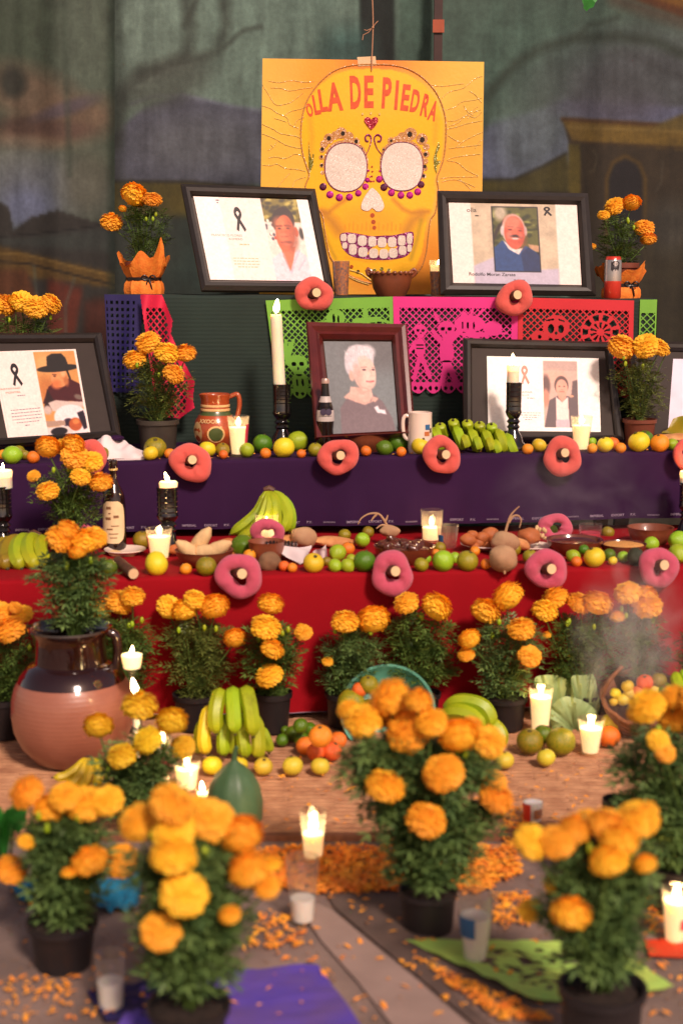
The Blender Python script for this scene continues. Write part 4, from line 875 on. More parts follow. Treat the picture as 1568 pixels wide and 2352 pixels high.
def woman_jacket(c):
    c.a[:] = (255, 246, 240); keep = c.a.copy(); bx = (.50, .05, .805, .945)
    c.poly([(.48, 0), (.84, 0), (.84, 1), (.48, 1)], (206, 168, 156), 1); c.poly([(.48, 0), (.84, 0), (.84, .18), (.48, .18)], (186, 154, 146), 1); c.ell(.6, .25, .1, .08, (226, 168, 150), .9)
    c.ell(.52, .38, .04, .14, (98, 66, 64), .5); c.poly([(.76, .32), (.84, .28), (.84, .62), (.74, .60)], (92, 68, 72), 2); c.ell(.52, .55, .03, .12, (208, 132, 110), .5)
    c.poly([(.50, .96), (.55, .58), (.62, .52), (.72, .52), (.80, .60), (.83, .96)], (88, 68, 74), 1); c.poly([(.605, .96), (.61, .53), (.66, .60), (.715, .53), (.725, .96)], (250, 214, 210), 1); c.poly([(.61, .84), (.725, .84), (.725, .97), (.61, .97)], (196, 176, 190), 1)
    c.poly([(.625, .48), (.70, .48), (.70, .54), (.665, .605), (.63, .54)], (226, 152, 132), 1); c.ell(.660, .375, .062, .125, (88, 56, 54), .12); c.ell(.662, .41, .052, .115, (232, 160, 140), .1)
    c.ell(.642, .39, .010, .008, (120, 74, 66), .5); c.ell(.684, .39, .010, .008, (120, 74, 66), .5); c.line([(.645, .46), (.68, .46)], .010, (200, 100, 90), .8); c.line([(.655, .43), (.67, .43)], .008, (206, 130, 112), .8)
    c.ell(.75, .52, .018, .015, (216, 152, 120), .5); clip(c, bx, None, keep)
framed('picture_frame', 'black framed portrait of a woman in a dark jacket, behind the short lit candle', [(1062, 780), (1400, 789), (1430, 1012), (1063, 1014)], (5.06, 5.10, 4.90),
       [(1082, 799), (1388, 806), (1409, 1001), (1083, 1004)], [(1117, 819), (1373, 824), (1378, 993), (1120, 990)], matb='black_mat', paint=woman_jacket, painter_res=(240, 160),
       extras=lambda W, B, L: (B(.335, .25, .09, .22, 'rust_dot'), W('VILLAMAR', .40, .475, .024, .16, 'grey_ink'), W('CASTILLO', .37, .515, .024, .14, 'grey_ink'), L(.34, .43, [.55], .01), L(.29, .47, [.75, .78, .81], .008), L(.32, .40, [.84], .01)))
framed('picture_frame', 'black framed white sheet cut by the picture edge beside the terracotta marigold pot', [(1440, 786), (1760, 792), (1790, 1010), (1460, 1010)], (5.12, 5.18, 4.98),
       [(1462, 806), (1740, 812), (1768, 998), (1480, 998)], [(1544, 825), (1720, 828), (1716, 990), (1532, 986)], matb='black_mat', paint=lambda c: c.a.__setitem__(slice(None), (222, 210, 228)), painter_res=(20, 20))

# ================================================================== CUT PAPER BANNERS
def picado(label, quad, maskfn, m, D, w, h, cell=1.6, bulge=.004, off=None):
    """w,h in picture units; quad maps the sheet; cells of the mask become paper"""
    nx, ny = int(w / cell), int(h / cell)
    X, Y = np.meshgrid((np.arange(nx) + .5) * cell, (np.arange(ny) + .5) * cell)
    mk = maskfn(X, Y)
    def q(u, v):
        x = (quad[0][0] * (1 - u) + quad[1][0] * u) * (1 - v) + (quad[3][0] * (1 - u) + quad[2][0] * u) * v
        y = (quad[0][1] * (1 - u) + quad[1][1] * u) * (1 - v) + (quad[3][1] * (1 - u) + quad[2][1] * u) * v
        return P(x, y, D - .005 - bulge * (1 + math.sin(u * 9 + v * 3)) * v) if not callable(D) else D(x, y, u, v)
    t = thing('cut_paper_banner', label, 'paper banner', q(.5, 0)); idx = {}; vs = []; fs = []
    for j in range(ny):
        for i in range(nx):
            if mk[j, i]:
                f = []
                for a, b in ((i, j), (i, j + 1), (i + 1, j + 1), (i + 1, j)):
                    if (a, b) not in idx: idx[(a, b)] = len(vs); vs.append(q(a / nx, b / ny))
                    f.append(idx[(a, b)])
                fs.append(tuple(f))
    mb = MB(t.location); mb.add(vs, fs); mb.build('cut_paper', M[m], t)
    return t
def latt(X, Y, p=15, w=2.3): return (np.abs(((X + Y) % p) - p / 2) > (p / 2 - w * .7)) | (np.abs(((X - Y) % p) - p / 2) > (p / 2 - w * .7))
def E(X, Y, cx, cy, rx, ry): return ((X - cx) / rx) ** 2 + ((Y - cy) / ry) ** 2 < 1
def seg(X, Y, x1, y1, x2, y2, w):
    L = (x2 - x1) ** 2 + (y2 - y1) ** 2; t = np.clip(((X - x1) * (x2 - x1) + (Y - y1) * (y2 - y1)) / L, 0, 1)
    return np.hypot(X - x1 - t * (x2 - x1), Y - y1 - t * (y2 - y1)) < w
def skullm(X, Y, cx, cy, s):
    m = E(X, Y, cx, cy, s, s * .9) | E(X, Y, cx, cy + s * .8, s * .55, s * .45)
    return m, E(X, Y, cx - s * .4, cy, s * .25, s * .22) | E(X, Y, cx + s * .4, cy, s * .25, s * .22) | E(X, Y, cx, cy + s * .45, s * .1, s * .16)
def base_mask(X, Y, w, h, side=10, top=26):
    sc_ = 16
    m = (Y < top) | (X < side) | (X > w - side) | latt(X, Y)
    lo = h - 22
    m |= Y > lo - 5
    edge = h - 20 + 18 * np.sqrt(np.abs(np.sin(X * math.pi / (w / 8))))
    m &= Y < edge
    for k in range(8):
        cx = (k + .5) * w / 8; m &= ~(E(X, Y, cx - 7, h - 14, 4.2, 5) | E(X, Y, cx + 7, h - 14, 4.2, 5))
    return m
def m_green(X, Y):
    w, h = 296, 236; m = base_mask(X, Y, w, h)
    s, e = skullm(X, Y, 58, 152, 24); m = (m | s | E(X, Y, 60, 195, 20, 24)) & ~e
    m &= ~(E(X, Y, 52, 196, 3, 9) | E(X, Y, 66, 196, 3, 9) | E(X, Y, 59, 178, 8, 2.5))
    for a in range(5): m |= seg(X, Y, 34, 150, 18 + a * 9, 96 + 6 * (a % 2), 3.5)
    m |= E(X, Y, 160, 46, 22, 20) | seg(X, Y, 150, 62, 120, 60, 7) | E(X, Y, 140, 58, 12, 9) | seg(X, Y, 230, 30, 232, 66, 6) | seg(X, Y, 205, 55, 262, 52, 6) | seg(X, Y, 262, 52, 285, 60, 3)
    m &= ~(E(X, Y, 155, 48, 3, 12) | E(X, Y, 166, 50, 2.5, 10)); m |= E(X, Y, 150, 130, 60, 50)
    return m
def m_pink(X, Y):
    w, h = 288, 226; m = base_mask(X, Y, w, h, 15)
    s, e = skullm(X, Y, 62, 78, 15); m = (m | s) & ~e
    m |= E(X, Y, 60, 118, 13, 22) | seg(X, Y, 60, 135, 45, 190, 5) | seg(X, Y, 62, 135, 82, 185, 5) | seg(X, Y, 50, 105, 30, 135, 4)
    s, e = skullm(X, Y, 122, 74, 20); m = (m | s) & ~e
    m |= E(X, Y, 122, 128, 17, 32) | seg(X, Y, 122, 150, 112, 196, 7) | seg(X, Y, 124, 150, 142, 192, 7) | seg(X, Y, 110, 105, 92, 80, 5) | seg(X, Y, 132, 100, 158, 70, 6) | seg(X, Y, 104, 54, 96, 40, 4)
    m |= E(X, Y, 176, 62, 36, 20) | seg(X, Y, 150, 64, 164, 38, 5) | seg(X, Y, 176, 50, 184, 28, 3) | seg(X, Y, 190, 50, 206, 30, 3) | E(X, Y, 230, 72, 22, 16)
    for x in (160, 172, 186): m &= ~E(X, Y, x, 66, 2.2, 9)
    m &= ~(E(X, Y, 60, 112, 9, 2) | E(X, Y, 60, 120, 9, 2) | E(X, Y, 122, 150, 12, 2.5))
    for k in range(5): m |= seg(X, Y, 155, 85, 175 + k * 22, 100 - 4 * k, 2.5)
    return m
def m_red(X, Y):
    w, h = 266, 236; m = base_mask(X, Y, w, h, 12)
    m |= E(X, Y, 88, 68, 31, 28); m &= ~(E(X, Y, 76, 72, 7, 11) | E(X, Y, 99, 72, 7, 10) | seg(X, Y, 66, 53, 82, 50, 2) | seg(X, Y, 94, 50, 106, 54, 2) | E(X, Y, 88, 82, 3, 4))
    m |= E(X, Y, 50, 92, 20, 14); m &= ~E(X, Y, 50, 92, 4, 5)
    f = E(X, Y, 190, 78, 46, 46); a = np.arctan2(Y - 78, X - 190); r = np.hypot(X - 190, Y - 78)
    hole = ((np.abs(((a * 5 / math.pi) % 1) - .5) < .24) & (r > 9) & (r < 24)) | ((np.abs(((a * 5 / math.pi + .5) % 1) - .5) < .3) & (r > 28) & (r < 42))
    m = (m & ~f) | (f & ~hole)
    return m
picado('lime green cut paper banner pinned on the dark green cloth behind the tall candle', [(610, 690), (902, 681), (906, 912), (640, 918)], m_green, 'paper_green', 5.19, 296, 236)
picado('hot pink cut paper banner with dancing skeleton figures between the green and red ones', [(902, 681), (1189, 683), (1186, 905), (908, 905)], m_pink, 'paper_pink', 5.188, 288, 226)
picado('red cut paper banner with a round face and a flower, right of the pink one', [(1189, 683), (1455, 690), (1450, 915), (1188, 912)], m_red, 'paper_red', 5.19, 266, 236)
picado('narrow strip of green cut paper at the right end of the top step', [(1469, 688), (1508, 688), (1500, 900), (1462, 900)], lambda X, Y: (Y < 30) | (X < 3) | (X > 35) | latt(X, Y, 17, 2.2), 'paper_green', 5.2, 39, 210)
picado('dark blue cut paper banner draped over the left end of the top step', [(240, 676), (328, 677), (318, 905), (252, 900)], lambda X, Y: (Y < 10) | (X < 4) | (X > 76) | (((X % 13) > 6) | ((Y % 15) > 8)), 'paper_blue', 5.19, 88, 228, bulge=.012)
def m_drape(X, Y):
    lft = X > 4 + Y * .14; rgt = X < 44 + np.interp(Y, [0, 60, 90, 140, 200, 240, 260, 285], [10, 34, 30, 52, 84, 80, 84, 50]) ; m = lft & rgt
    hole = ~latt(X, Y * .8, 14, 2.6) & (X > 12 + Y * .14) & (X < 4 + np.interp(Y, [0, 60, 90, 140, 200, 240, 260, 285], [40, 62, 64, 78, 108, 106, 104, 80])) & (Y > 30)
    return m & ~hole
picado('crimson cut paper banner hanging twisted beside the blue one at the left end', [(318, 676), (452, 678), (452, 963), (318, 961)], m_drape, 'paper_crimson',
       lambda x, y, u, v: P(x, y, 5.185 - .05 * v - .025 * (1 + math.sin(u * 11 + v * 4))), 134, 287)
# ================================================================== BREAD RINGS ON CANE ENDS
def ring_mesh(seed, k=.42):
    r_ = random.Random(seed); mb = MB(); ns, nt_ = 40, 16; a = [r_.random() * 6 for _ in range(4)]; vs = []
    for i in range(ns):
        t = 2 * math.pi * i / ns; Rr = 1 - k + .05 * math.sin(2 * t + a[0]) + .035 * math.sin(3 * t + a[1]); tr = k * (1 + .13 * math.sin(2 * t + a[2]) + .07 * math.sin(5 * t + a[3]))
        for j in range(nt_):
            p = 2 * math.pi * j / nt_; rr_ = Rr + tr * math.cos(p)
            vs.append((math.cos(t) * rr_, math.sin(p) * tr * .8 * (1 + .06 * math.sin(7 * t + p * 2) + .04 * math.sin(11 * t - p * 3)), math.sin(t) * rr_))
    mb.add(vs, [(i * nt_ + j, i * nt_ + (j + 1) % nt_, ((i + 1) % ns) * nt_ + (j + 1) % nt_, ((i + 1) % ns) * nt_ + j) for i in range(ns) for j in range(nt_)])
    return mb
ring_m = {}
for mname in ('bread_coral', 'bread_mauve'): ring_m[mname] = [ring_mesh(s, .33 + .015 * (s % 5)).mesh('bread_ring', M[mname]) for s in range(1, 10)]
rc = 0
def bread_ring(i, cx, cy, rx, ry, D, m, label, rot=0, lean=0, group='pink sugared bread rings'):
    global rc; rc += 1
    s = mpp(cy, D); o = link('bread_ring', ring_m[m][rc % 9], None, P(cx, cy, D), (rx * s, (rx + ry) / 2 * s, ry * s), (R(lean), R(rc * 67 % 360) if abs(rx - ry) < 8 else 0, 0))
    return tag(o, label, 'bread ring', group)
cane_end_mesh = None
def cane(cx, cy, r, D, L, label, tilt=(-.35, 0, -.12)):
    global cane_end_mesh
    s = mpp(cy, D); p = P(cx, cy, D); d = Vector((tilt[0], 1, tilt[2])).normalized()
    t = thing('cane_piece', label, 'sugar cane', p, 'cut pieces of cane holding bread rings')
    mb = MB(p); q = [p + d * (.0015)] + [p + d * L * k / 5 for k in range(1, 6)]
    mb.tube(q, [r * s, r * s * 1.04, r * s, r * s * 1.0, r * s * 1.08, r * s], 14); mb.build('cane_rind', M['cane_rind'], t)
    mb = MB(p); mb.tube([p - d * .001, p + d * .003], [r * s * .93, r * s * .95], 14); mb.build('cut_end', M['cane_end'], t)
ringdat = [  # i, cx, cy, rx, ry, D, material, cane centre or None, label
    (0, 721, 676, 41, 42, 5.15, 'bread_coral', (727, 672), 'coral bread ring hanging below the portrait of the man in the white shirt'),
    (1, 1181, 685, 41, 42, 5.15, 'bread_coral', (1188, 677), 'coral bread ring hanging below the portrait of the man in the blue jacket'),
    (2, 439, 1063, 47, 47, 4.62, 'bread_coral', (442, 1056), 'coral bread ring on the purple cloth in front of the clay jug'),
    (3, 777, 1049, 44, 45, 4.63, 'bread_coral', (782, 1046), 'coral bread ring on the purple cloth below the cola bottle'),
    (0, 1014, 1045, 43, 45, 4.65, 'bread_coral', (1024, 1044), 'coral bread ring on the purple cloth beside the small green bananas'),
    (1, 1291, 1049, 45, 46, 4.67, 'bread_coral', (1297, 1040), 'coral bread ring on the purple cloth below the lit glass candle at the right'),
    (2, 1573, 1042, 26, 40, 4.69, 'bread_coral', None, 'coral bread ring cut off by the right edge of the picture'),
    (3, 205, 1050, 40, 44, 4.60, 'bread_coral', None, 'coral bread ring half hidden behind the marigolds beside the white cloth'),
    (0, 549, 1323, 55, 53, 3.98, 'bread_mauve', (556, 1318), 'mauve pink bread ring on the red cloth, left of the white napkin'),
    (1, 900, 1318, 51, 51, 4.00, 'bread_mauve', (908, 1312), 'mauve pink bread ring on the red cloth below the bowl of dark sauce'),
    (2, 1254, 1307, 46, 50, 4.03, 'bread_mauve', (1266, 1307), 'mauve pink bread ring on the red cloth right of the pointed jicama'),
    (3, 1511, 1304, 43, 52, 4.06, 'bread_mauve', (1525, 1298), 'mauve pink bread ring on the red cloth at the far right'),
]
for i, cx, cy, rx, ry, D, m, cn, lab in ringdat:
    bread_ring(i, cx, cy, rx, ry, D, m, lab)
    if cn: cane(cn[0], cn[1], 12.5 if D < 4.5 else 11, D - .035, .13, 'cane end in ' + lab.replace(' hanging', '').replace(' bread', '').replace('the ', '').replace(' pink', ''))
bread_ring(0, 615, 1226, 40, 38, 4.33, 'bread_mauve', 'mauve bread ring leaning on the glass candle in front of the banana bunch', lean=-14)
bread_ring(1, 1275, 1212, 42, 32, 4.62, 'bread_mauve', 'mauve bread ring standing upright at the back behind the wide sauce bowl', lean=-10)
bread_ring(2, 187, 1226, 34, 26, 4.6, 'bread_mauve', 'bread ring of which only a pink sliver shows above the jar marigolds', lean=-10)

# ================================================================== LATHED VESSELS
def seatD(T, vx, vb, rpx):
    """depth of the axis of a round thing whose front foot shows at (vx, vb)"""
    p = T.hit(vx, vb); D = p.y
    if T is PURPLE: D = min(max(D, T.front(p.x) + .01), T.back - .03)
    if T is RED: D = min(max(D, T.front(p.x) + .01), T.back - .03)
    return D + rpx * mpp(vb, D)
def vessel(name, label, cat, T, cx, vb, parts, group=None, D=None, n=32, wob=0, rz=0):
    """parts: (name, material, [(vy, halfwidth), ...] bottom to top, caps)"""
    rb = parts[0][2][0][1]
    if D is None: D = seatD(T, cx, vb, rb)
    x = P(cx, vb, D).x; z0 = T.z(x) + (.001 if T is not FLOOR else .001)
    if T is FLOOR and mat_front < D < mat_back: z0 = .016
    t = thing(name, label, cat, (x, D, z0), group, rz)
    zb = z0; vtop = min(v for pt_ in parts for v, _ in pt_[2]); vbm = 1176 - F * math.tan(R(PITCH) + math.atan2(z0 - H, D)); k_ = (vbm - vtop) / (vb - vtop)
    for nm, m, prof, *o in parts:
        mb = MB(); q = []
        for vy, hw in prof:
            s = mpp(vy, D); q.append((max(hw * s, .0002), max(0, P(cx, vtop + (vy - vtop) * k_, D).z - zb)))
        mb.lathe(q, n, (0, 0, 0), *(o if o else (True, False)), wob=wob)
        mb.build(nm, M[m], t)
    return t, D, zb, z0
lights = 0
def flame(parent, x, y, z, h=.03, power=.25, lean=0, wick=True, width=.22):
    global lights; h *= .85 + .3 * rnd.random(); lean = lean or rnd.uniform(-7, 7)
    mb = MB(); mb.lathe([(.0004, 0), (h * width * .7, h * .12), (h * width, h * .34), (h * width * .72, h * .62), (h * .09, h * .88), (.0002, h)], 12, (0, 0, 0))
    o = mb.build('flame', M['flame'], parent, True, (x, y, z + .004)); o.rotation_euler = (0, R(lean), 0)
    if wick:
        mb = MB(); mb.tube([(x, y, z - .003), (x + .001, y, z + .007)], .0012, 5); mb.build('wick', M['wick'], parent)
    if power:
        l = bpy.data.lights.new('flame_light', 'POINT'); l.energy = power; l.color = (1, .55, .22); l.shadow_soft_size = .012
        lo = bpy.data.objects.new('flame_light', l); C.objects.link(lo); lo.parent = parent; lo.location = (x, y, z + h * .6); lights += 1
def glass_candle(label, T, cx, vt, vb, wt, wb, fill=.75, lit=True, D=None, wax=None, power=.25, extra=None, fl=.028, group='candles in clear glasses', flame_at=None, glass='glass', hollow=.0):
    """tapered tumbler, half filled with wax"""
    pr = lambda f: (vb + (vt - vb) * f, wb + (wt - wb) * f)
    t, D, zb, z0 = vessel('glass_candle', label, 'candle', T, cx, vb, [('tumbler', glass, [(vb, wb), pr(.02), pr(.3), pr(.6), pr(1), (vt - .4, wt - .8), (vt, wt - 1.6), (pr(.6)[0], pr(.6)[1] - 1.8), (pr(.07)[0], pr(.07)[1] - 1.8)])], group, D)
    mb = MB(); s = mpp(vb, D); hgt = P(cx, vt, D).z - zb
    w0, w1 = .06 + hollow, fill
    rf = lambda f: (wb + (wt - wb) * f - 2.2) * s
    if fill > w0:
        mb.lathe([(rf(w0), hgt * w0), (rf((w0 + w1) / 2), hgt * (w0 + w1) / 2), (rf(w1), hgt * w1), (rf(w1) * .93, hgt * w1 + .0006), (rf(w1) * .5, hgt * w1 - .002), (.0002, hgt * w1 - .002)], 28, (0, 0, 0))
        mb.build('wax', M[wax or ('wax_emissive' if lit else 'wax_cold')], t)
    if lit: flame(t, 0, 0, hgt * w1 - .001, fl, power * 1.3)
    if extra: extra(t, s, hgt, rf)
    return t, s, hgt
def cup_band(m, f0, f1, a0=0, a1=360):
    def ex(t, s, hgt, rf):
        mb = MB(); n = 24; vs = []
        for k in range(n + 1):
            a = R(a0 + (a1 - a0) * k / n)
            for f in (f0, f1): r = rf(f) + .0036; vs.append((math.cos(a) * r, math.sin(a) * r, hgt * f))
        mb.add(vs, [(2 * k, 2 * k + 2, 2 * k + 3, 2 * k + 1) for k in range(n)]); mb.build('printed_band', M[m], t)
    return ex
# upper steps
glass_candle('unlit votive in a dark glass printed with small skulls, right of the white shirt portrait', GREEN, 783, 599, 672, 20, 16, .6, False, 5.33, extra=cup_band('print_cup', .03, .98))
glass_candle('lit votive in a glass printed with small skulls, left of the blue jacket portrait', GREEN, 1005, 598, 675, 21, 16, .86, True, 5.33, extra=cup_band('print_cup', .03, .70), fl=.02, power=.12)
glass_candle('lit glass candle standing right of the clay jug on the purple step', PURPLE, 548, 955, 1042, 26, 17, .72, True, D=4.76, extra=cup_band('pink_wrap', .3, .8, -40, 5))
glass_candle('lit glass candle in front of the portrait of the woman in the jacket', PURPLE, 1333, 956, 1033, 25, 17, .74, True, D=4.78)
# middle (red) step
glass_candle('lit glass candle with a red sticker behind the yellow pear on the red step', RED, 367, 1213, 1287, 31, 21, .74, True, D=4.28, extra=cup_band('pink_wrap', .15, .75, 160, 215))
glass_candle('lit glass candle in front of the banana bunch, behind a mauve bread ring', RED, 613, 1180, 1250, 28, 21, .7, True, D=4.42, power=.15)
glass_candle('lit candle in a straight clear glass at the foot of the purple cloth', RED, 991, 1171, 1238, 26, 22, .45, True, D=4.56, power=.2, fl=.036)
glass_candle('empty ribbed glass tumbler beside the lit candle at the foot of the purple cloth', RED, 1027, 1206, 1262, 26, 20, .0, False, D=4.45, extra=cup_band('blue_spot', .3, .6, 200, 240), group='clear glasses on the red step')
glass_candle('small glass with a red drink between two bread rings on the red step', RED, 1354, 1205, 1240, 27, 24, .45, False, D=4.58, wax='pink_wrap', group='clear glasses on the red step')
# floor
glass_candle('brightly lit glass candle left of the pale cabbage leaves', FLOOR, 1240, 1578, 1660, 28, 20, .80, True, D=3.87, power=.5, fl=.028)
glass_candle('lit glass candle between the green oranges and the yellow fruit on the mat', FLOOR, 1354, 1650, 1750, 31, 19, .74, True, power=.5, fl=.032)
glass_candle('lit glass candle on the ground beside the dark green squash, left of centre', FLOOR, 430, 1745, 1835, 33, 22, .74, True, power=.4)
glass_candle('lit candle on the ground at the right edge, standing on orange paper', FLOOR, 1548, 2040, 2175, 34, 22, .78, True, power=.4, extra=cup_band('pink_wrap', .3, .5, -80, -40))
glass_candle('tall clear glass with a burning candle high in it, centre of the floor', FLOOR, 719, 1862, 1985, 31, 22, .55, True, power=.5, fl=.04)
glass_candle('tall nearly empty clear glass with pale liquid, in front of the burning one', FLOOR, 695, 1968, 2132, 39, 26, .38, False, wax='wax_cold', group='glasses on the ground')
glass_candle('unlit white candle in a clear glass with a blue sticker, beside the big marigold pot', FLOOR, 1090, 2052, 2222, 43, 26, .68, False, extra=lambda t, s, h, rf: cup_band('blue_spot', .42, .72, 190, 262)(t, s, h, rf), group='glasses on the ground')
glass_candle('unlit white candle in a clear glass on the blue paper at the lower left', FLOOR, 256, 2190, 2335, 36, 28, .52, False, group='glasses on the ground')
glass_candle('glass candle with red and black print standing in the right middle of the floor', FLOOR, 1222, 1838, 1908, 25, 21, .9, False, extra=lambda t, s, h, rf: (cup_band('can_red', .1, .95, 195, 250)(t, s, h, rf), cup_band('print_cup', .25, .7, 268, 320)(t, s, h, rf)), group='glasses on the ground')
glass_candle('small lit candle by the stalk of the dark green squash', FLOOR, 466, 1812, 1850, 16, 13, .5, True, power=.2, fl=.03)

# black ceramic holders
def holder(label, T, cx, vt, vb, rtop, rfoot, D=None, candle=None, lean=0, group='black ceramic candle holders'):
    h = vb - vt; rn = rtop * .78
    prof = [(vb - h * a, r) for a, r in ((0, rfoot), (.03, rfoot * 1.02), (.07, rfoot * .95), (.12, rfoot * .66), (.2, rfoot * .5 + 2), (.27, rn), (.31, rn * .85), (.34, rn * 1.15), (.38, rn * .82), (.42, rn * 1.2), (.46, rn * .85), (.49, rn * 1.1), (.52, rtop), (.56, rtop * 1.12), (.6, rtop * 1.02), (.96, rtop * 1.06), (1, rtop * 1.1))]
    prof += [(vt, rtop * .85), (vt + h * .1, rtop * .8)]
    t, D, zb, z0 = vessel('candle_holder', label, 'candle holder', T, cx, vb, [('holder_body', 'ceramic_black', prof)], group, D)
    # twisted ribs on the upper sleeve
    s = mpp(vt, D); 
    for k in range(5):
        z = P(cx, vt + h * (.06 + .07 * k), D).z - zb; mb = MB(); mb.tube([(math.cos(a / 20 * 2 * math.pi) * rtop * s * 1.01, math.sin(a / 20 * 2 * math.pi) * rtop * s * 1.01, z) for a in range(20)], .0022, 5, False, None, True); mb.build('collar_rib', M['ceramic_black'], t)
    if candle:
        cvt, r, fh, pw_, lab = candle
        p = P(cx, vt + 2, D); zt = P(cx, cvt, D).z; c = thing('candle', lab, 'candle', (p.x, D, p.z - zb + z0 - .004), 'candles in black holders'); hh = zt - p.z + .004
        mb = MB(); rs = r * s; mb.lathe([(rs, 0), (rs * .98, hh * .5), (rs * 1.0, hh * .85), (rs * 1.06, hh - .003), (rs * .95, hh), (rs * .6, hh - .003), (.0002, hh - .003)], 20, wob=.015); mb.build('wax_stick', M['wax'], c)
        mb = MB(); mb.lathe([(rs * 1.005, hh - .022), (rs * 1.07, hh - .004), (rs * .96, hh + .0005), (rs * .6, hh - .002), (.0002, hh - .002)], 20); mb.build('glowing_wax_rim', M['wax_emissive'], c)  # emissive shell of wax imitates flame glow at the candle's top
        flame(c, 0, 0, hh - .003, fh, pw_, lean)
    return D
holder('tall black holder carrying the long candle, left of the burgundy frame', PURPLE, 648, 882, 1008, 20, 40, D=4.95, candle=None)
hd = 4.95; sx = P(634, 882, hd)
c = thing('candle', 'long cream candle burning in front of the green cut paper', 'candle', (sx.x + .012, hd, sx.z - .01), 'candles in black holders')
top = P(631, 722, hd) - c.location
mb = MB(); mb.lathe([(.021, 0), (.0208, .1), (.0205, .2), (.0195, top.z - .004), (.0175, top.z), (.01, top.z - .003), (.0002, top.z - .003)], 22, wob=.012, M=Matrix.Rotation(R(-2.5), 3, 'Y')); mb.build('wax_stick', M['wax'], c)
flame(c, math.tan(R(-2.5)) * top.z, 0, top.z, .045, .2)
holder('black holder with a short candle before the portrait of the jacket woman', PURPLE, 1177, 878, 1036, 17, 36, D=4.84, candle=(838, 14, .042, .22, 'short burning candle in the black holder before the woman in the jacket'))
holder('black holder on the red step beside the dark label bottle', RED, 387, 1118, 1285, 23, 34, D=4.4, candle=(1106, 20, .030, .3, 'burnt down candle with a wide flame on the red step'), lean=-20)
holder('black holder cut by the left edge of the picture on the red step', RED, 8, 1116, 1255, 22, 40, D=4.4, candle=(1080, 21, .022, .35, 'glowing candle stub at the left edge of the picture'))
holder('black holder cut by the right edge of the picture on the red step', RED, 1574, 1108, 1225, 17, 30, D=4.62, candle=(1082, 14, .022, .2, 'short white candle at the right edge of the picture'))
# tall stand behind the yellow marigolds near the jar
t, D, zb, z0 = vessel('candle_stand', 'slim glass stand carrying a wide glowing candle cup, right of the big jar', 'candle holder', FLOOR, 310, 1800, [('glass_stem', 'glass', [(1800, 22), (1796, 20), (1780, 5), (1600, 4), (1560, 6), (1540, 10)]), ('candle_cup', 'wax_emissive', [(1536, 19), (1520, 22), (1504, 24), (1503, 20), (1510, 3)])])
flame(t, 0, 0, P(310, 1508, D).z - zb, .025, .3)
t, D, zb, z0 = vessel('candle', 'thin candle burning just above the yellow marigolds near the jar', 'candle', FLOOR, 317, 1790, [('wax_stick', 'wax', [(1790, 8), (1700, 8), (1600, 8), (1598, 3)])], D=3.4)
flame(t, 0, 0, P(317, 1598, D).z - zb, .042, .3, -10)
glass_candle('lit candle in a red wrapped glass behind the yellow marigolds', FLOOR, 374, 1690, 1790, 20, 16, .9, True, power=.3, extra=cup_band('pink_wrap', .4, .7), D=3.35)

# clay bowls, jug, mug, bottles, jar
def bowl(label, T, cx, vt, vb, rt, rb, D=None, m='clay', fill=None, fillh=.75, ears=0, group='brown clay bowls', scallop=0):
    h = vb - vt
    t, D, zb, z0 = vessel('clay_bowl', label, 'bowl', T, cx, vb, [('bowl_body', m, [(vb, rb), (vb - h * .08, rb * 1.08), (vb - h * .35, rb + (rt - rb) * .62), (vb - h * .7, rb + (rt - rb) * .92), (vb - h * .97, rt), (vt, rt * 1.02), (vt + .6, rt * .95), (vb - h * .6, rt * .86), (vb - h * .2, rb * .9), (vb - h * .16, 1)])], group, D)
    s = mpp(vb, D); hg = P(cx, vt, D).z - zb
    if fill:
        mb = MB(); rf = rt * s * .93; mb.ell((0, 0, hg * fillh), (rf * .95, rf * .95, hg * .22), 24, 8, lump=.05); mb.build('filling', M[fill], t)
    if ears:
        for sg_ in (-1, 1):
            mb = MB(); q = [(sg_ * (rt * s + a), 0, hg * b + c_) for a, b, c_ in ((-.006, .8, 0), (.010, .9, .004), (.014, 1.0, .008), (.006, 1.0, .014), (-.006, 1, .006))]
            mb.tube(q, .0065, 8); mb.build('handle', M[m], t)
    if scallop:
        mb = MB()
        for k in range(22): a = k / 22 * 2 * math.pi; mb.ell((math.cos(a) * rt * s, math.sin(a) * rt * s, hg), .0075, 8, 6)
        mb.build('scalloped_rim', M[m], t)
    return t, s, hg
bowl('brown clay pot with scalloped rim and two ears, below the teeth of the skull', GREEN, 898, 627, 672, 48, 32, 5.38, ears=1, scallop=1)
bowl('brown clay bowl with ears standing in front of the burgundy frame', PURPLE, 842, 992, 1036, 60, 38, 4.86, ears=1)
bowl('clay bowl in front of the banana bunch, behind the olive fruit', RED, 612, 1242, 1275, 42, 30, D=4.25)
t, s, hg = bowl('clay bowl heaped with corn husk tamales beside the black holder', RED, 470, 1262, 1302, 66, 40, D=4.18)
t2, s2, hg2 = bowl('clay bowl of chicken pieces in dark glossy sauce, centre of the red step', RED, 928, 1252, 1290, 70, 52, D=4.22, m='clay_glossy', fill='mole')
bowl('wide clay bowl of dark sauce in front of the upright bread ring', RED, 1318, 1238, 1275, 64, 46, D=4.32, m='clay_glossy', fill='mole', fillh=.8)
bowl('clay bowl of orange rice right of the wide sauce bowl', RED, 1430, 1248, 1276, 52, 38, D=4.3, m='clay_glossy', fill='rice', fillh=.85)
bowl('empty deep clay bowl at the back right of the red step', RED, 1492, 1210, 1252, 52, 36, D=4.5)
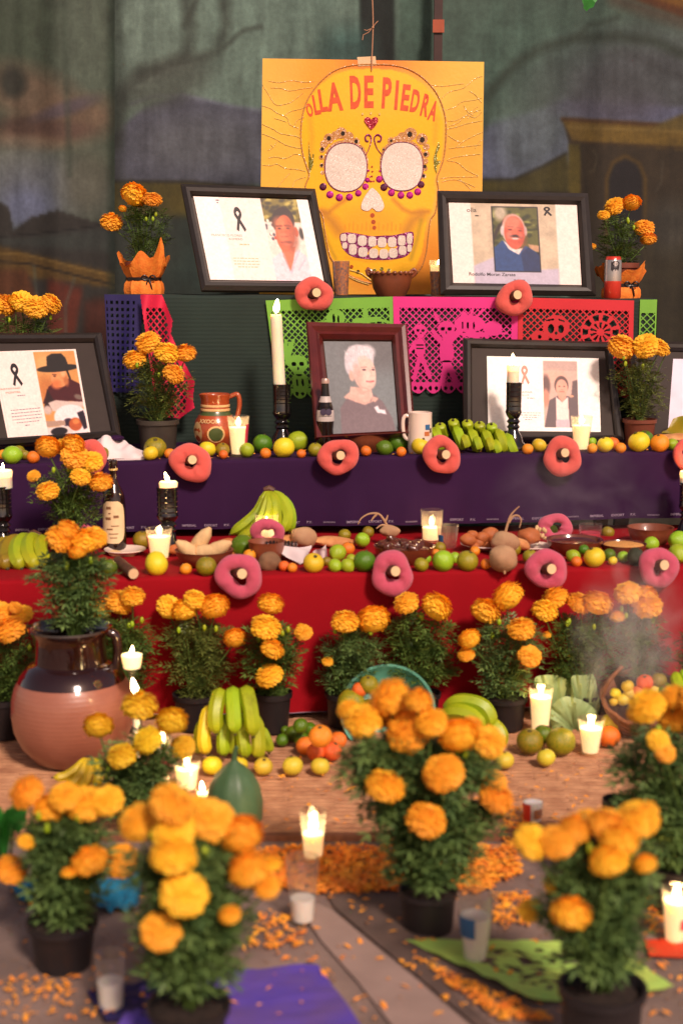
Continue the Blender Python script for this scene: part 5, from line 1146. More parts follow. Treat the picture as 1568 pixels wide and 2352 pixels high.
def food(name, label, cat, c, r, m, rot=(0, 0, 0), lump=.08, group=None, seg=16):
    mb = MB(); mb.ell((0, 0, 0), r, seg, 10, lump=lump); o = mb.build(name, M[m], None, True, c); o.rotation_euler = tuple(R(a) for a in rot); return tag(o, label, cat, group)
q = rr
for k, (vx, vy, a, lab) in enumerate(((462, 1242, 35, 'tallest corn husk tamale leaning in the heaped bowl'), (436, 1266, -50, 'tamale at the left of the heaped bowl'), (498, 1262, 62, 'tamale lying at the right of the heaped bowl'), (470, 1268, 80, 'tamale lying across the front of the heaped bowl'))):
    p = P(vx, vy, 4.16 + .03 * (k == 0)); t = thing('tamale', lab, 'tamale', p, 'tamales in the clay bowl'); mb = MB()
    pts = [Vector((0, 0, z)) for z in (-.055, -.035, 0, .03, .05)]; E_ = Euler((R(10), R(a), 0)).to_matrix()
    mb.tube([E_ @ v for v in pts], [.012, .022, .024, .018, .006], 9); mb.build('husk', M['tamale'], t)
    mb = MB(); mb.tube([E_ @ Vector((.022 * math.cos(b), .022 * math.sin(b), -.02)) for b in [i / 10 * 6.28 for i in range(10)]], .0018, 5, False, None, True); mb.build('tie', M['bread_tan'], t)
for vx, vy, D_, r_, nm, lab in ((404, 1262, 4.32, .02, 'bread_roll', 'small roll at the left end of the tamale bowl'), (520, 1250, 4.36, .024, 'bread_roll', 'brown roll between the tamale bowl and the banana bunch'), (524, 1276, 4.3, .02, 'bread_roll', 'small roll under the brown roll beside the bananas')):
    food(nm, lab, 'bread', P(vx, vy, D_), (r_ * 1.3, r_, r_ * .8), 'bread_crust')
for k in range(14):
    a = rr.random() * 6.28; d_ = math.sqrt(rr.random()) * 58 * s2
    mb = MB(); mb.ell((math.cos(a) * d_, math.sin(a) * d_ * .9, hg2 * .85 + rr.random() * .012), (rr.uniform(.014, .026), rr.uniform(.012, .018), .012), 12, 8, Euler((rr.random(), rr.random(), rr.random() * 6)), .12); mb.build('chicken_piece', M['mole'], t2)
# jug
t, D, zb, z0 = vessel('clay_jug', 'painted clay jug with cream stripes and a handle, on the purple step', 'jug', PURPLE, 496, 1034, [
    ('jug_belly', 'jug_red', [(1034, 30), (1028, 34), (1005, 47), (985, 50), (965, 46), (952, 38)], True, False),
    ('green_band', 'jug_green', [(953, 38.5), (946, 34), (943, 33)], False, False),
    ('cream_stripe', 'jug_cream', [(943, 33), (942, 34.5), (938, 34.5), (937, 33)], False, False), ('neck_band', 'jug_red', [(937, 33), (934, 32.5)], False, False),
    ('cream_stripe', 'jug_cream', [(934, 32.5), (933, 34), (929, 34), (928, 32.5)], False, False),
    ('jug_neck', 'jug_red', [(928, 32.5), (915, 33), (909, 36), (905, 37), (904, 35), (908, 31), (930, 29), (950, 33)], False, False)], D=4.93)
s = mpp(960, D)
mb = MB(); mb.tube(smoothpts([(.033 * 1.6 - .004, 0, P(0, 911, D).z - zb), (.052 * 1.5, 0, P(0, 906, D).z - zb), (.056 * 1.5, 0, P(0, 930, D).z - zb), (.05 * 1.5, 0, P(0, 958, D).z - zb), (.045 * 1.5, 0, P(0, 970, D).z - zb)], 5), .0085, 10); mb.build('handle', M['jug_red'], t)
mb = MB()
def jugp(a, vy, ex): 
    hw = np.interp(vy, [943, 952, 965, 985, 1005, 1028], [33, 38, 46, 50, 47, 34]) * s + ex; a = R(a); return Vector((math.cos(a) * hw, math.sin(a) * hw, P(0, vy, D).z - zb))
def jpatch(nm, m, cx, cy, ra, ry, ex): 
    mb = MB(); pts = [jugp(cx + ra * math.cos(k / 18 * 6.283), cy + ry * math.sin(k / 18 * 6.283), ex) for k in range(18)]; mb.add([jugp(cx, cy, ex)] + pts, [(0, (k + 1) % 18 + 1, k + 1) for k in range(18)]); mb.build(nm, M[m], t)
jpatch('cream_oval', 'jug_cream', 276, 993, 24, 19, .0015); jpatch('green_oval', 'jug_green', 276, 993, 19, 15, .0022); jpatch('cream_leaf', 'jug_cream', 215, 990, 22, 24, .0015)
text_mesh('XXOOL', lambda x, y: jugp(278 - 24 + x * 16, 968 - y * 12, .003), M['jug_cream'], 'jug_lettering', t, bold=.03)
# mug
t, D, zb, z0 = vessel('mug', 'white ceramic mug with handle on its left, right of the burgundy frame', 'mug', PURPLE, 964, 1014, [('mug_body', 'porcelain', [(1014, 26), (1008, 28), (990, 28), (950, 27), (947, 27.5), (946, 25), (960, 24.5), (1008, 24)])], D=4.775)
s = mpp(980, D); hz = lambda vy: P(0, vy, D).z - zb
mb = MB(); mb.tube(smoothpts([(-26 * s, 0, hz(956)), (-34 * s, 0, hz(955)), (-39 * s, 0, hz(965)), (-39 * s, 0, hz(985)), (-35 * s, 0, hz(1003)), (-26 * s, 0, hz(1010))], 5), .0065, 8); mb.build('handle', M['porcelain'], t)
def curved_patch(nm, m, par, rad, a0, a1, z0_, z1_, n=10):
    mb = MB(); vs = []
    for k in range(n + 1): a = R(a0 + (a1 - a0) * k / n); vs += [(math.cos(a) * rad, math.sin(a) * rad, z0_), (math.cos(a) * rad, math.sin(a) * rad, z1_)]
    mb.add(vs, [(2 * k, 2 * k + 2, 2 * k + 3, 2 * k + 1) for k in range(n)]); mb.build(nm, M[m], par)
curved_patch('printed_motif', 'blue_spot', t, 28.3 * s, 292, 318, hz(985), hz(973)); curved_patch('printed_motif', 'bread_crust', t, 28.5 * s, 288, 315, hz(999), hz(989)); curved_patch('printed_motif', 'mole', t, 28.5 * s, 318, 330, hz(992), hz(982))
# cola bottle
t, D, zb, z0 = vessel('cola_bottle', 'glass bottle of dark cola with a pale label and crown cap before the burgundy frame', 'bottle', PURPLE, 747, 1022, [
    ('bottle_glass', 'cola', [(1022, 18), (1016, 20), (990, 19.5), (972, 18.2), (958, 20), (940, 19.5), (925, 17), (912, 12.5), (900, 9.5), (880, 8)], True, False),
    ('label_band', 'cola_label', [(955.5, 20.6), (953, 20.8), (935, 19.8), (933, 19.3)], False, False), ('neck_label', 'cola_label', [(917, 15), (911, 12.8), (905, 11.2)], False, False),
    ('crown_cap', 'crown_cap', [(879, 9.5), (872, 9.5), (869, 7.5)], True, True)], D=4.8)
s = mpp(945, D); hz = lambda vy: P(0, vy, D).z - zb
for a in (258, 292):
    mb = MB(); a_ = R(a); c0 = Vector((math.cos(a_) * 20.6 * s, math.sin(a_) * 20.6 * s, hz(945))); mb.lathe([(7.5 * s, -.0006), (7.5 * s, .0014), (.0001, .0018)], 14, c0, True, False, 0, Matrix.Rotation(a_ + math.pi / 2, 3, 'Z') @ Matrix.Rotation(R(90), 3, 'X')); mb.build('round_emblem', M['cola_blue'], t, False)
for v0 in (953.8, 932.8): curved_patch('label_line', 'cola', t, 21.0 * s if v0 > 940 else 19.9 * s, 225, 315, hz(v0 + 1), hz(v0))
# big liquor bottle
t, D, zb, z0 = vessel('liquor_bottle', 'dark bottle with a long oval cream label on the left of the red step', 'bottle', RED, 265, 1262, [
    ('bottle_glass', 'bottle_dark', [(1262, 24), (1258, 26), (1225, 26.5), (1160, 26.5), (1140, 25), (1128, 21), (1112, 13), (1100, 8.5), (1080, 8), (1076, 9)], True, False),
    ('cap', 'bottle_dark', [(1076, 10), (1062, 10.5), (1057, 9.5)], True, True), ('cap_ring', 'gold_glitter', [(1079, 10.6), (1075, 10.6)], False, False)], D=4.42)
s = mpp(1190, D); hz = lambda vy: P(0, vy, D).z - zb
def bot(a, vy, ex=.0008): 
    a = R(a); r_ = 26.6 * s + ex; return Vector((math.cos(a) * r_, math.sin(a) * r_, hz(vy)))
pts = ovpts(270, 1196, 64, 49, 26, 3.2); mb = MB(); mb.add([bot(270, 1196)] + [bot(x, y) for x, y in pts], [(0, k + 1, (k + 1) % 26 + 1) for k in range(26)])
rows = []; mb = MB(); n = 16
for j in range(13):
    vy = 1148 + 96 * j / 12; dy = abs(vy - 1196) / 49; wa = 64 * max(0.02, (1 - dy ** 3.4)) ** (1 / 3.4)
    rows.append([bot(270 - wa + 2 * wa * k / n, vy) for k in range(n + 1)])
mb.add([p for r_ in rows for p in r_], [(j * (n + 1) + k, (j + 1) * (n + 1) + k, (j + 1) * (n + 1) + k + 1, j * (n + 1) + k + 1) for j in range(12) for k in range(n)]); mb.build('oval_label', M['label_cream'], t)
for a0, a1, v0, v1 in ((240, 264, 1166, 1160), (275, 300, 1186, 1180), (234, 262, 1190, 1184), (250, 262, 1177, 1174), (262, 300, 1205, 1203), (240, 270, 1213, 1210), (250, 296, 1223, 1221), (256, 290, 1232, 1230)):
    curved_patch('label_print', 'label_ink', t, 26.6 * s + .0016, a0, a1, hz(v0), hz(v1), 6)
# drink can
t, D, zb, z0 = vessel('drink_can', 'slim silver and red drink can with a dark mark on the top step', 'can', GREEN, 1405, 678, [
    ('can_lower', 'can_red', [(678, 17), (675, 19.5), (641, 19.5)], True, False), ('can_upper', 'aluminium', [(641, 19.5), (600, 19.5), (596, 18)], False, False), ('can_top', 'can_red', [(596, 18.4), (590, 16.5), (589, 15), (591, 14)], False, True)], D=5.24)
s = mpp(620, D); hz = lambda vy: P(0, vy, D).z - zb
def canp(x, y, ex=.0008): a = R(270) + x / 19.5; return Vector((math.cos(a) * (19.5 * s + ex), math.sin(a) * (19.5 * s + ex), hz(y)))
mb = MB()
for pts in (ovpts(2, 606, 9, 7, 12, 2), [(-4, 611), (8, 611), (7, 621), (3, 618), (2, 623), (0, 618), (-4, 621)], [(-8, 600), (-5, 604), (-4, 624), (-8, 620)], [(10, 600), (12, 606), (10, 622), (7, 616)]):
    mb.add([canp(*p) for p in pts], [tuple(range(len(pts)))[::-1]])
mb.build('emblem', M['ink'], t, False); mb = MB()
for x in (-1.5, 5): mb.add([canp(a, b, .0014) for a, b in ovpts(x, 606, 2, 2.4, 8, 2)], [tuple(range(8))[::-1]])
mb.build('emblem_gaps', M['aluminium'], t, False)
# big jar on the floor
Dj = 3.6
t, D, zb, z0 = vessel('clay_jar', 'huge round terracotta jar with dark glazed neck, holding marigolds at the left', 'jar', FLOOR, 172, 1782, [
    ('jar_body', 'terracotta', [(1782, 78), (1776, 90), (1740, 118), (1700, 134), (1660, 139), (1620, 137), (1590, 130), (1572, 121)], True, False),
    ('glazed_shoulder', 'glaze_dark', [(1573, 122.5), (1560, 117), (1546, 108), (1534, 96), (1528, 82)], False, False),
    ('glazed_neck', 'glaze_dark', [(1529, 83), (1520, 82), (1480, 80), (1462, 84), (1450, 92), (1444, 96), (1438, 95), (1442, 86), (1462, 76), (1520, 74)], False, False)], n=56)
s = mpp(1500, D); mb = MB()
mb.tube(smoothpts([(88 * s, 0, P(0, 1452, D).z - zb), (104 * s, 0, P(0, 1462, D).z - zb), (108 * s, 0, P(0, 1500, D).z - zb), (100 * s, 0, P(0, 1540, D).z - zb)], 5), .013, 10); mb.build('handle', M['glaze_dark'], t)
mb = MB(); sj = mpp(1575, D)
for k in range(26):
    a = k / 26 * 2 * math.pi + rnd.uniform(-.08, .08); l = rnd.uniform(.004, .015); c_ = Vector((math.cos(a) * 121.2 * sj, math.sin(a) * 121.2 * sj, P(0, 1573, D).z - zb - l * .4)); mb.ell(c_, (.011, .011, l), 8, 6)
mb.build('glaze_drips', M['glaze_dark'], t)
JAR = (P(172, 1440, D), D)
# ================================================================== FRUIT
def fruit_mesh(seed, kind):
    r_ = random.Random(seed); mb = MB()
    if kind == 'apple': fn = lambda d: 1 - .10 * math.exp(-((1 - d.z) / .06)) - .05 * math.exp(-((1 + d.z) / .06))
    elif kind == 'lime': fn = lambda d: 1 + .12 * math.exp(-((1 - abs(d.z)) / .05))
    elif kind == 'pear': fn = lambda d: 1 + .22 * max(0, d.z) ** 2 - .08 * max(0, d.z)
    else: fn = lambda d: 1 - .05 * math.exp(-((1 - d.z) / .04))
    mb.ell((0, 0, 0), (1, 1, {'apple': .92, 'lime': 1.05, 'pear': 1.05, 'orange': .95}[kind]), 22, 14, lump=r_.uniform(.008, .02), fn=fn)
    return mb
FM = {}
def fmesh(kind, m, i):
    k = (kind, m, i)
    if k not in FM: FM[k] = fruit_mesh(hash((kind, i)) % 1000 if False else (len(kind) * 7 + i), kind).mesh(kind, M[m])
    return FM[k]
cal = MB(); cal.lathe([(.16, .0), (.2, .05), (.12, .08), (.06, .16), (.0, .17)], 7); cal_me = cal.mesh('stem_end', M['calyx'])
KINDS = {'lime': ('lime', 'lime'), 'limed': ('lime', 'lime_dark'), 'guava': ('apple', 'guava'), 'yellow': ('apple', 'yellow_fruit'), 'orange': ('orange', 'small_orange'), 'tang': ('orange', 'tangerine'),
         'green': ('orange', 'lime_dark'), 'gorange': ('orange', 'green_orange'), 'olive': ('orange', 'olive_fruit'), 'avocado': ('pear', 'avocado'), 'pear': ('pear', 'yellow_fruit')}
NAMES = {'lime': 'lime', 'limed': 'lime', 'guava': 'guava', 'yellow': 'guava', 'orange': 'hawthorn_fruit', 'tang': 'tangerine', 'green': 'green_orange', 'gorange': 'green_orange', 'olive': 'green_orange', 'avocado': 'avocado', 'pear': 'pear'}
GR = {'purple': 'fruit along the edge of the purple step', 'red': 'fruit on the red step', 'mat': 'fruit on the reed mat', 'bowl': 'fruit in the teal bowl', 'basket': 'fruit in the wicker basket'}
fc = 0
def fruit(k, T, vx, vy, rpx, label, grp, D=None, dz=0):
    global fc
    fc += 1; sh, m = KINDS[k]
    if D is None:
        D = 4.5
        for _ in range(4):
            r = rpx * mpp(vy, D); p = T.hit(vx, vy, r * .93); D = p.y
        if T in (PURPLE, RED): D = max(D, T.front(p.x) + r * .55); D = min(D, T.back - .05)
        r = rpx * mpp(vy, D); x = P(vx, vy, D).x; c = Vector((x, D, T.z(x) + r * .93))
        if T in (PURPLE, RED): c.z = .5 * c.z + .5 * P(vx, vy, D).z if abs(c.z - P(vx, vy, D).z) < .012 else c.z
    else:
        c = P(vx, vy, D); r = rpx * mpp(vy, D)
    o = link(NAMES[k], fmesh(sh, m, fc % 3), None, c, (r, r, r), (rr.uniform(-.5, .5), rr.uniform(-.5, .5), rr.random() * 6.28))
    if k in ('lime', 'limed'): o.rotation_euler = (rr.uniform(.9, 1.6), 0, rr.random() * 6.28)
    if rpx >= 15:
        s = link('stem_end', cal_me, o, (0, 0, .86)); 
    return tag(o, label, {'hawthorn_fruit': 'small fruit', 'green_orange': 'orange'}.get(NAMES[k], NAMES[k]), GR[grp])
for a in (('lime', 29, 1045, 21, 'lime under the lower left corner of the hat man portrait'), ('orange', 7, 1044, 12, 'small orange fruit cut by the left edge on the purple step'), ('gorange', 44, 1036, 14, 'orange-green fruit behind the lime below the hat man portrait'),
          ('olive', 58, 1045, 12, 'small olive fruit between a lime and a small orange at far left'), ('orange', 77, 1050, 15, 'small orange fruit just left of the upper jar marigolds'), ('gorange', 234, 1042, 17, 'greenish orange in front of the white cloth'),
          ('gorange', 357, 1029, 26, 'large green orange right of the white cloth'), ('yellow', 346, 1041, 18, 'yellow guava in front of the large green orange by the white cloth'), ('tang', 390, 1042, 13, 'red-orange fruit touching the coral ring below the grey pot'),
          ('yellow', 476, 1032, 20, 'yellow guava behind the coral ring in front of the clay jug'), ('olive', 511, 1033, 17, 'olive fruit at the foot of the clay jug'), ('orange', 513, 1044, 11, 'tiny orange fruit between the clay jug and the lit glass'),
          ('lime', 567, 1034, 17, 'bright lime at the right foot of the lit glass by the jug'), ('green', 603, 1019, 23, 'dark green orange left of the tall black holder'), ('orange', 610, 1041, 13, 'small orange fruit in front of the dark green orange'),
          ('yellow', 652, 1028, 25, 'big yellow guava in front of the tall black holder'), ('lime', 683, 1014, 24, 'lime coloured orange behind the big yellow guava'), ('orange', 692, 1042, 11, 'tiny orange fruit right of the big yellow guava'),
          ('olive', 724, 1033, 17, 'yellowish olive fruit left of the ring below the cola bottle'), ('yellow', 808, 1021, 17, 'yellow guava peeking over the ring below the cola bottle'), ('orange', 840, 1036, 13, 'small orange fruit in front of the clay bowl with ears'),
          ('limed', 883, 1029, 18, 'green lime with dark spot right of the clay bowl with ears'), ('green', 914, 1016, 24, 'large green orange between the clay bowl and the white mug'), ('orange', 921, 1038, 12, 'small orange fruit in front of the large green orange by the mug'),
          ('yellow', 965, 1025, 21, 'yellow guava in front of the white mug'), ('orange', 1211, 1032, 13, 'small orange fruit right of the short candle holder'), ('yellow', 1237, 1023, 17, 'yellow guava left of the ring under the jacket portrait'),
          ('orange', 1359, 1031, 12, 'small orange fruit right of the lit glass under the jacket portrait'), ('lime', 1358, 1014, 11, 'small lime behind the lit glass under the jacket portrait'), ('yellow', 1389, 1021, 19, 'yellow guava in front of the jacket portrait, near its right corner'),
          ('orange', 1406, 1019, 16, 'orange fruit behind the yellow guava left of the terracotta pot'), ('orange', 1424, 1031, 13, 'small orange fruit left of the terracotta pot'), ('yellow', 1466, 1016, 25, 'large yellow guava in front of the terracotta pot'),
          ('green', 1480, 1008, 20, 'green orange behind the large yellow guava'), ('orange', 1514, 1020, 22, 'large orange fruit right of the terracotta pot'), ('lime', 1543, 1021, 14, 'lime at the far right end of the purple step')):
    fruit(a[0], PURPLE, a[1], a[2], a[3], a[4], 'purple')
for a in (('olive', 327, 1240, 22, 'olive orange behind the lit glass with the red sticker', 4.45), ('pear', 360, 1296, 26, 'yellow pear standing below the lit glass with the red sticker'), ('orange', 427, 1307, 14, 'small orange fruit between the pear and the dark green orange'),
          ('gorange', 474, 1301, 24, 'dark green orange in front of the tamale bowl'), ('green', 250, 1303, 20, 'green fruit half hidden behind the jar marigolds'), ('limed', 557, 1256, 28, 'large green orange in front of the banana bunch', 4.32),
          ('orange', 573, 1276, 15, 'orange fruit under the large green orange by the bananas', 4.2), ('orange', 671, 1304, 12, 'tiny orange fruit between the brown jicama and the yellow guava'), ('tang', 652, 1300, 13, 'red-orange fruit left of the tiny orange one by the napkin'),
          ('yellow', 720, 1293, 24, 'bright yellow guava below the white napkin'), ('olive', 751, 1290, 12, 'small olive fruit right of the bright yellow guava'), ('lime', 775, 1270, 20, 'lime on top behind the pair of small limes'), ('lime', 769, 1299, 16, 'left one of the pair of small limes on the red edge'),
          ('lime', 798, 1299, 16, 'right one of the pair of small limes on the red edge'), ('lime', 806, 1284, 12, 'little lime behind the pair of small limes'), ('green', 837, 1289, 26, 'large dark green orange left of the central mauve ring'),
          ('olive', 791, 1229, 15, 'olive fruit at the back under the purple hem', 4.6), ('lime', 832, 1240, 17, 'lime at the left of the chicken bowl', 4.42), ('gorange', 845, 1222, 14, 'brownish fruit behind the lime by the chicken bowl', 4.5), ('orange', 799, 1260, 16, 'orange fruit left of the chicken bowl', 4.36),
          ('olive', 967, 1297, 17, 'brown-green fruit right of the central mauve ring'), ('lime', 977, 1283, 13, 'small lime behind the brown-green fruit'), ('lime', 1017, 1289, 25, 'large bright lime in front of the ribbed glass'), ('lime', 1044, 1281, 13, 'little lime right of the large bright lime'),
          ('olive', 1073, 1290, 25, 'large olive orange left of the pointed jicama'), ('orange', 1115, 1296, 13, 'orange fruit between the olive orange and the pointed jicama'), ('orange', 1090, 1266, 12, 'small orange fruit in front of the bread plate'), ('olive', 1217, 1279, 18, 'olive fruit left of the ring by the sauce bowl'),
          ('lime', 1316, 1278, 16, 'lime in front of the wide sauce bowl'), ('orange', 1323, 1290, 13, 'small orange fruit in front of a lime below the sauce bowl'), ('yellow', 1364, 1280, 25, 'large yellow guava in front of the wide sauce bowl'), ('limed', 1398, 1275, 15, 'green lime right of the large yellow guava'),
          ('yellow', 1406, 1288, 11, 'tiny yellow fruit in front of the green lime'), ('lime', 1430, 1279, 13, 'lime left of the avocado'), ('avocado', 1459, 1280, 20, 'dark avocado below the rice bowl'), ('lime', 1495, 1249, 17, 'lime in front of the empty deep bowl', 4.35), ('lime', 1558, 1243, 24, 'upper lime at the right edge on the red step', 4.4),
          ('lime', 1556, 1272, 23, 'lower lime at the right edge on the red step'), ('olive', 1395, 1223, 15, 'olive fruit behind the small glass with red drink', 4.65), ('lime', 1268, 1218, 12, 'lime seen through the hole of the upright ring', 4.68), ('olive', 1010, 1258, 14, 'olive fruit behind the large bright lime', 4.36),
          ('lime', 985, 1262, 12, 'small lime right of the chicken bowl', 4.3), ('orange', 1000, 1270, 10, 'tiny orange fruit behind the large bright lime', 4.22), ('olive', 1180, 1262, 16, 'olive fruit at the right shoulder of the pointed jicama', 4.3), ('green', 1340, 1262, 12, 'dark green fruit between two yellow ones under the sauce bowl', 4.2)):
    fruit(a[0], RED, a[1], a[2], a[3], a[4], 'red', a[5] if len(a) > 5 else None)
for a in (('limed', 690, 1667, 17, 'lime on top of the pile beside the banana hand'), ('limed', 711, 1675, 16, 'lime at the right of the pile beside the banana hand'), ('limed', 672, 1685, 18, 'lime at the left of the pile beside the banana hand'), ('limed', 648, 1700, 15, 'lime at the outer left foot of the lime pile'),
          ('limed', 692, 1699, 18, 'lime at the front of the lime pile'), ('limed', 655, 1678, 11, 'small lime behind the left side of the lime pile'),
          ('tang', 736, 1691, 27, 'largest tangerine on top of its heap'), ('tang', 701, 1713, 22, 'tangerine at the left of the heap'), ('tang', 726, 1727, 22, 'tangerine at the front of the heap'), ('tang', 762, 1725, 23, 'tangerine at the right of the heap'), ('tang', 776, 1700, 21, 'tangerine behind the right side of the heap'),
          ('yellow', 487, 1758, 24, 'yellow guava just right of the lit glass by the squash'), ('yellow', 549, 1757, 21, 'yellow guava behind the squash stalk'), ('guava', 605, 1760, 22, 'guava left in the row of three before the bananas'), ('guava', 672, 1759, 24, 'guava in the middle of the row of three'), ('guava', 735, 1760, 22, 'guava at the right of the row of three'),
          ('guava', 1158, 1746, 22, 'guava right of the big central marigold plant'), ('guava', 1253, 1740, 22, 'guava in front of the pair of green oranges'), ('gorange', 1216, 1703, 31, 'left one of the pair of large green oranges on the mat'), ('gorange', 1287, 1703, 34, 'right one of the pair of large green oranges on the mat'),
          ('green', 1247, 1686, 22, 'green orange behind and between the pair on the mat'), ('yellow', 1402, 1662, 24, 'yellow fruit right of the lit glass on the mat'), ('orange', 1398, 1692, 26, 'orange fruit below the yellow one beside the right marigolds')):
    stacked = {'lime on top of the pile beside the banana hand': 3.72, 'largest tangerine on top of its heap': 3.55}
    fruit(a[0], MAT, a[1], a[2], a[3], a[4], 'mat', stacked.get(a[4]))

# ------------------------------------------------------------------ bananas
def banana(parent, off, pts, rpx, m='banana_green', D=None):
    """pts: (vx, vy, depth) along the fruit, stem end first"""
    P3 = smoothpts([tuple(P(x, y, d) - off) for x, y, d in pts], 6); n = len(P3); s = mpp(pts[1][1], pts[1][2])
    f = lambda t: min(1, .34 + 3.2 * t) if t < .22 else (1 if t < .82 else max(.25, 1 - ((t - .82) / .18) ** 1.6 * .8))
    mb = MB(); mb.tube([Vector(p) for p in P3], [rpx * s * f(i / (n - 1)) for i in range(n)], 7); b = mb.build('banana', M[m], parent)
    a, c = Vector(P3[-1]), Vector(P3[-2]); d = (a - c).normalized(); mb = MB(); mb.tube([a - d * .002, a + d * .006], [rpx * s * .27, rpx * s * .2], 6); mb.build('tip', M['banana_tip'], b)
def bunch(label, base, bananas, crown, group='hands of bananas'):
    t = thing('banana_bunch', label, 'bananas', base, group)
    for pts, r, m in bananas: banana(t, t.location, pts, r, m)
    if crown:
        x, y, d, w = crown; mb = MB(); c = P(x, y, d) - t.location; s = mpp(y, d); mb.tube([c + Vector((-w * s, 0, 0)), c + Vector((0, 0, .004)), c + Vector((w * s, 0, -.002))], [w * s * .45, w * s * .7, w * s * .5], 8); mb.build('crown', M['cane_rind'], t)
    return t
d = 4.50
bunch('yellow-green banana bunch standing on its tips with the stalk up, before the purple cloth', P(610, 1240, d), [
    ([(612, 1128, d), (606, 1150, d - .01), (590, 1178, d - .02), (560, 1205, d - .03), (530, 1226, d - .03)], 13, 'banana_green'),
    ([(616, 1128, d), (612, 1155, d - .03), (598, 1190, d - .05), (575, 1222, d - .06), (545, 1236, d - .05)], 12, 'banana_green'),
    ([(620, 1128, d), (620, 1160, d - .04), (612, 1195, d - .06), (596, 1228, d - .06)], 12, 'banana_light'),
    ([(622, 1130, d), (632, 1155, d - .04), (636, 1190, d - .05), (630, 1225, d - .05)], 12, 'banana_green'),
    ([(628, 1130, d), (650, 1155, d - .02), (660, 1188, d - .03), (650, 1222, d - .04)], 15, 'banana_light'),
    ([(630, 1132, d + .02), (660, 1158, d + .01), (670, 1190, d), (664, 1222, d)], 12, 'banana_green')], (618, 1125, d, 12))
d = 4.86
bl_ = []
for k, (x, y) in enumerate(((1010, 975), (1040, 966), (1072, 968), (1100, 972), (1128, 975))):
    bl_.append(([(x + 14, y + 34, d + .02), (x + 6, y + 20, d), (x + 1, y + 8, d - .02), (x, y - 2 + 2, d - .03)], 13, 'banana_light'))
for k, (x, y) in enumerate(((1002, 1000), (1052, 998), (1086, 1004), (1118, 1006), (1148, 1004), (1168, 1014))):
    bl_.append(([(x - 6, y - 16, d - .02), (x, y, d - .06), (x + 7, y + 18, d - .07), (x + 12, y + 32, d - .06)], 13, 'banana_light'))
for k, (x, y) in enumerate(((1068, 1016), (1096, 1020), (1125, 1022), (1140, 1028))):
    bl_.append(([(x - 4, y - 14, d - .06), (x, y - 2, d - .09), (x + 4, y + 12, d - .09)], 11, 'banana_green'))
bunch('hand of short green bananas on the purple step beside the white mug', P(1090, 1036, d), bl_, None)
d = 4.22
bunch('green bananas lying at the left end of the red step', P(60, 1310, d), [
    ([(104, 1236, d + .06), (92, 1250, d), (98, 1278, d - .05), (118, 1302, d - .08)], 17, 'banana_green'), ([(88, 1232, d + .06), (66, 1246, d), (66, 1276, d - .05), (84, 1304, d - .08)], 18, 'banana_green'),
    ([(70, 1232, d + .06), (42, 1248, d), (36, 1278, d - .05), (50, 1306, d - .08)], 18, 'banana_green'), ([(52, 1234, d + .06), (18, 1252, d), (8, 1280, d - .05), (18, 1306, d - .08)], 18, 'olive_fruit'),
    ([(36, 1238, d + .06), (-6, 1256, d), (-20, 1284, d - .05), (-14, 1306, d - .06)], 17, 'olive_fruit')], (78, 1230, d + .06, 16))
d = 3.66
bunch('large hand of green bananas standing upright on the mat, left of the lime pile', P(540, 1742, d), [
    ([(508, 1598, d + .02), (502, 1600, d - .02), (494, 1640, d - .05), (497, 1684, d - .06)], 18, 'banana_light'), ([(538, 1594, d + .02), (534, 1597, d - .02), (537, 1640, d - .06), (540, 1684, d - .07)], 18, 'banana_light'),
    ([(562, 1592, d + .02), (568, 1596, d - .02), (577, 1640, d - .05), (582, 1690, d - .06)], 19, 'banana_light'), ([(485, 1620, d), (474, 1650, d - .02), (468, 1700, d - .04), (476, 1732, d - .04)], 16, 'yellow_fruit'),
    ([(470, 1650, d + .02), (460, 1680, d), (458, 1710, d), (466, 1730, d)], 14, 'banana_green'), ([(516, 1640, d), (514, 1670, d - .01), (512, 1710, d - .03), (516, 1736, d - .03)], 15, 'banana_light'),
    ([(556, 1650, d), (557, 1680, d - .01), (560, 1712, d - .03), (566, 1740, d - .03)], 16, 'banana_light'), ([(586, 1640, d), (592, 1680, d - .01), (594, 1716, d - .03), (590, 1740, d - .03)], 17, 'banana_green'),
    ([(598, 1670, d + .02), (608, 1690, d), (616, 1710, d), (618, 1728, d)], 13, 'banana_green'), ([(530, 1660, d + .02), (532, 1690, d), (534, 1715, d), (536, 1732, d)], 13, 'banana_green')], (536, 1600, d + .03, 22))
d = 3.86
bunch('thick green bananas arching out behind the big central marigold plant', P(1090, 1690, d), [
    ([(1020, 1625, d), (1060, 1612, d - .02), (1110, 1626, d - .04), (1130, 1672, d - .05)], 20, 'banana_green'), ([(1010, 1650, d), (1040, 1634, d - .05), (1080, 1642, d - .07), (1110, 1676, d - .08)], 18, 'banana_light'), ([(1090, 1650, d), (1130, 1664, d - .04), (1150, 1690, d - .06), (1140, 1720, d - .07)], 17, 'banana_green')], None)
d = 3.64
bunch('dark green bananas low on the mat right of the big central plant', P(1110, 1750, d), [([(1080, 1700, d), (1088, 1725, d - .03), (1096, 1750, d - .04)], 12, 'lime_dark'), ([(1105, 1700, d), (1112, 1725, d - .03), (1118, 1752, d - .04)], 12, 'lime_dark'), ([(1130, 1700, d), (1132, 1722, d - .03), (1134, 1746, d - .04)], 11, 'lime_dark')], None)
d = 3.42
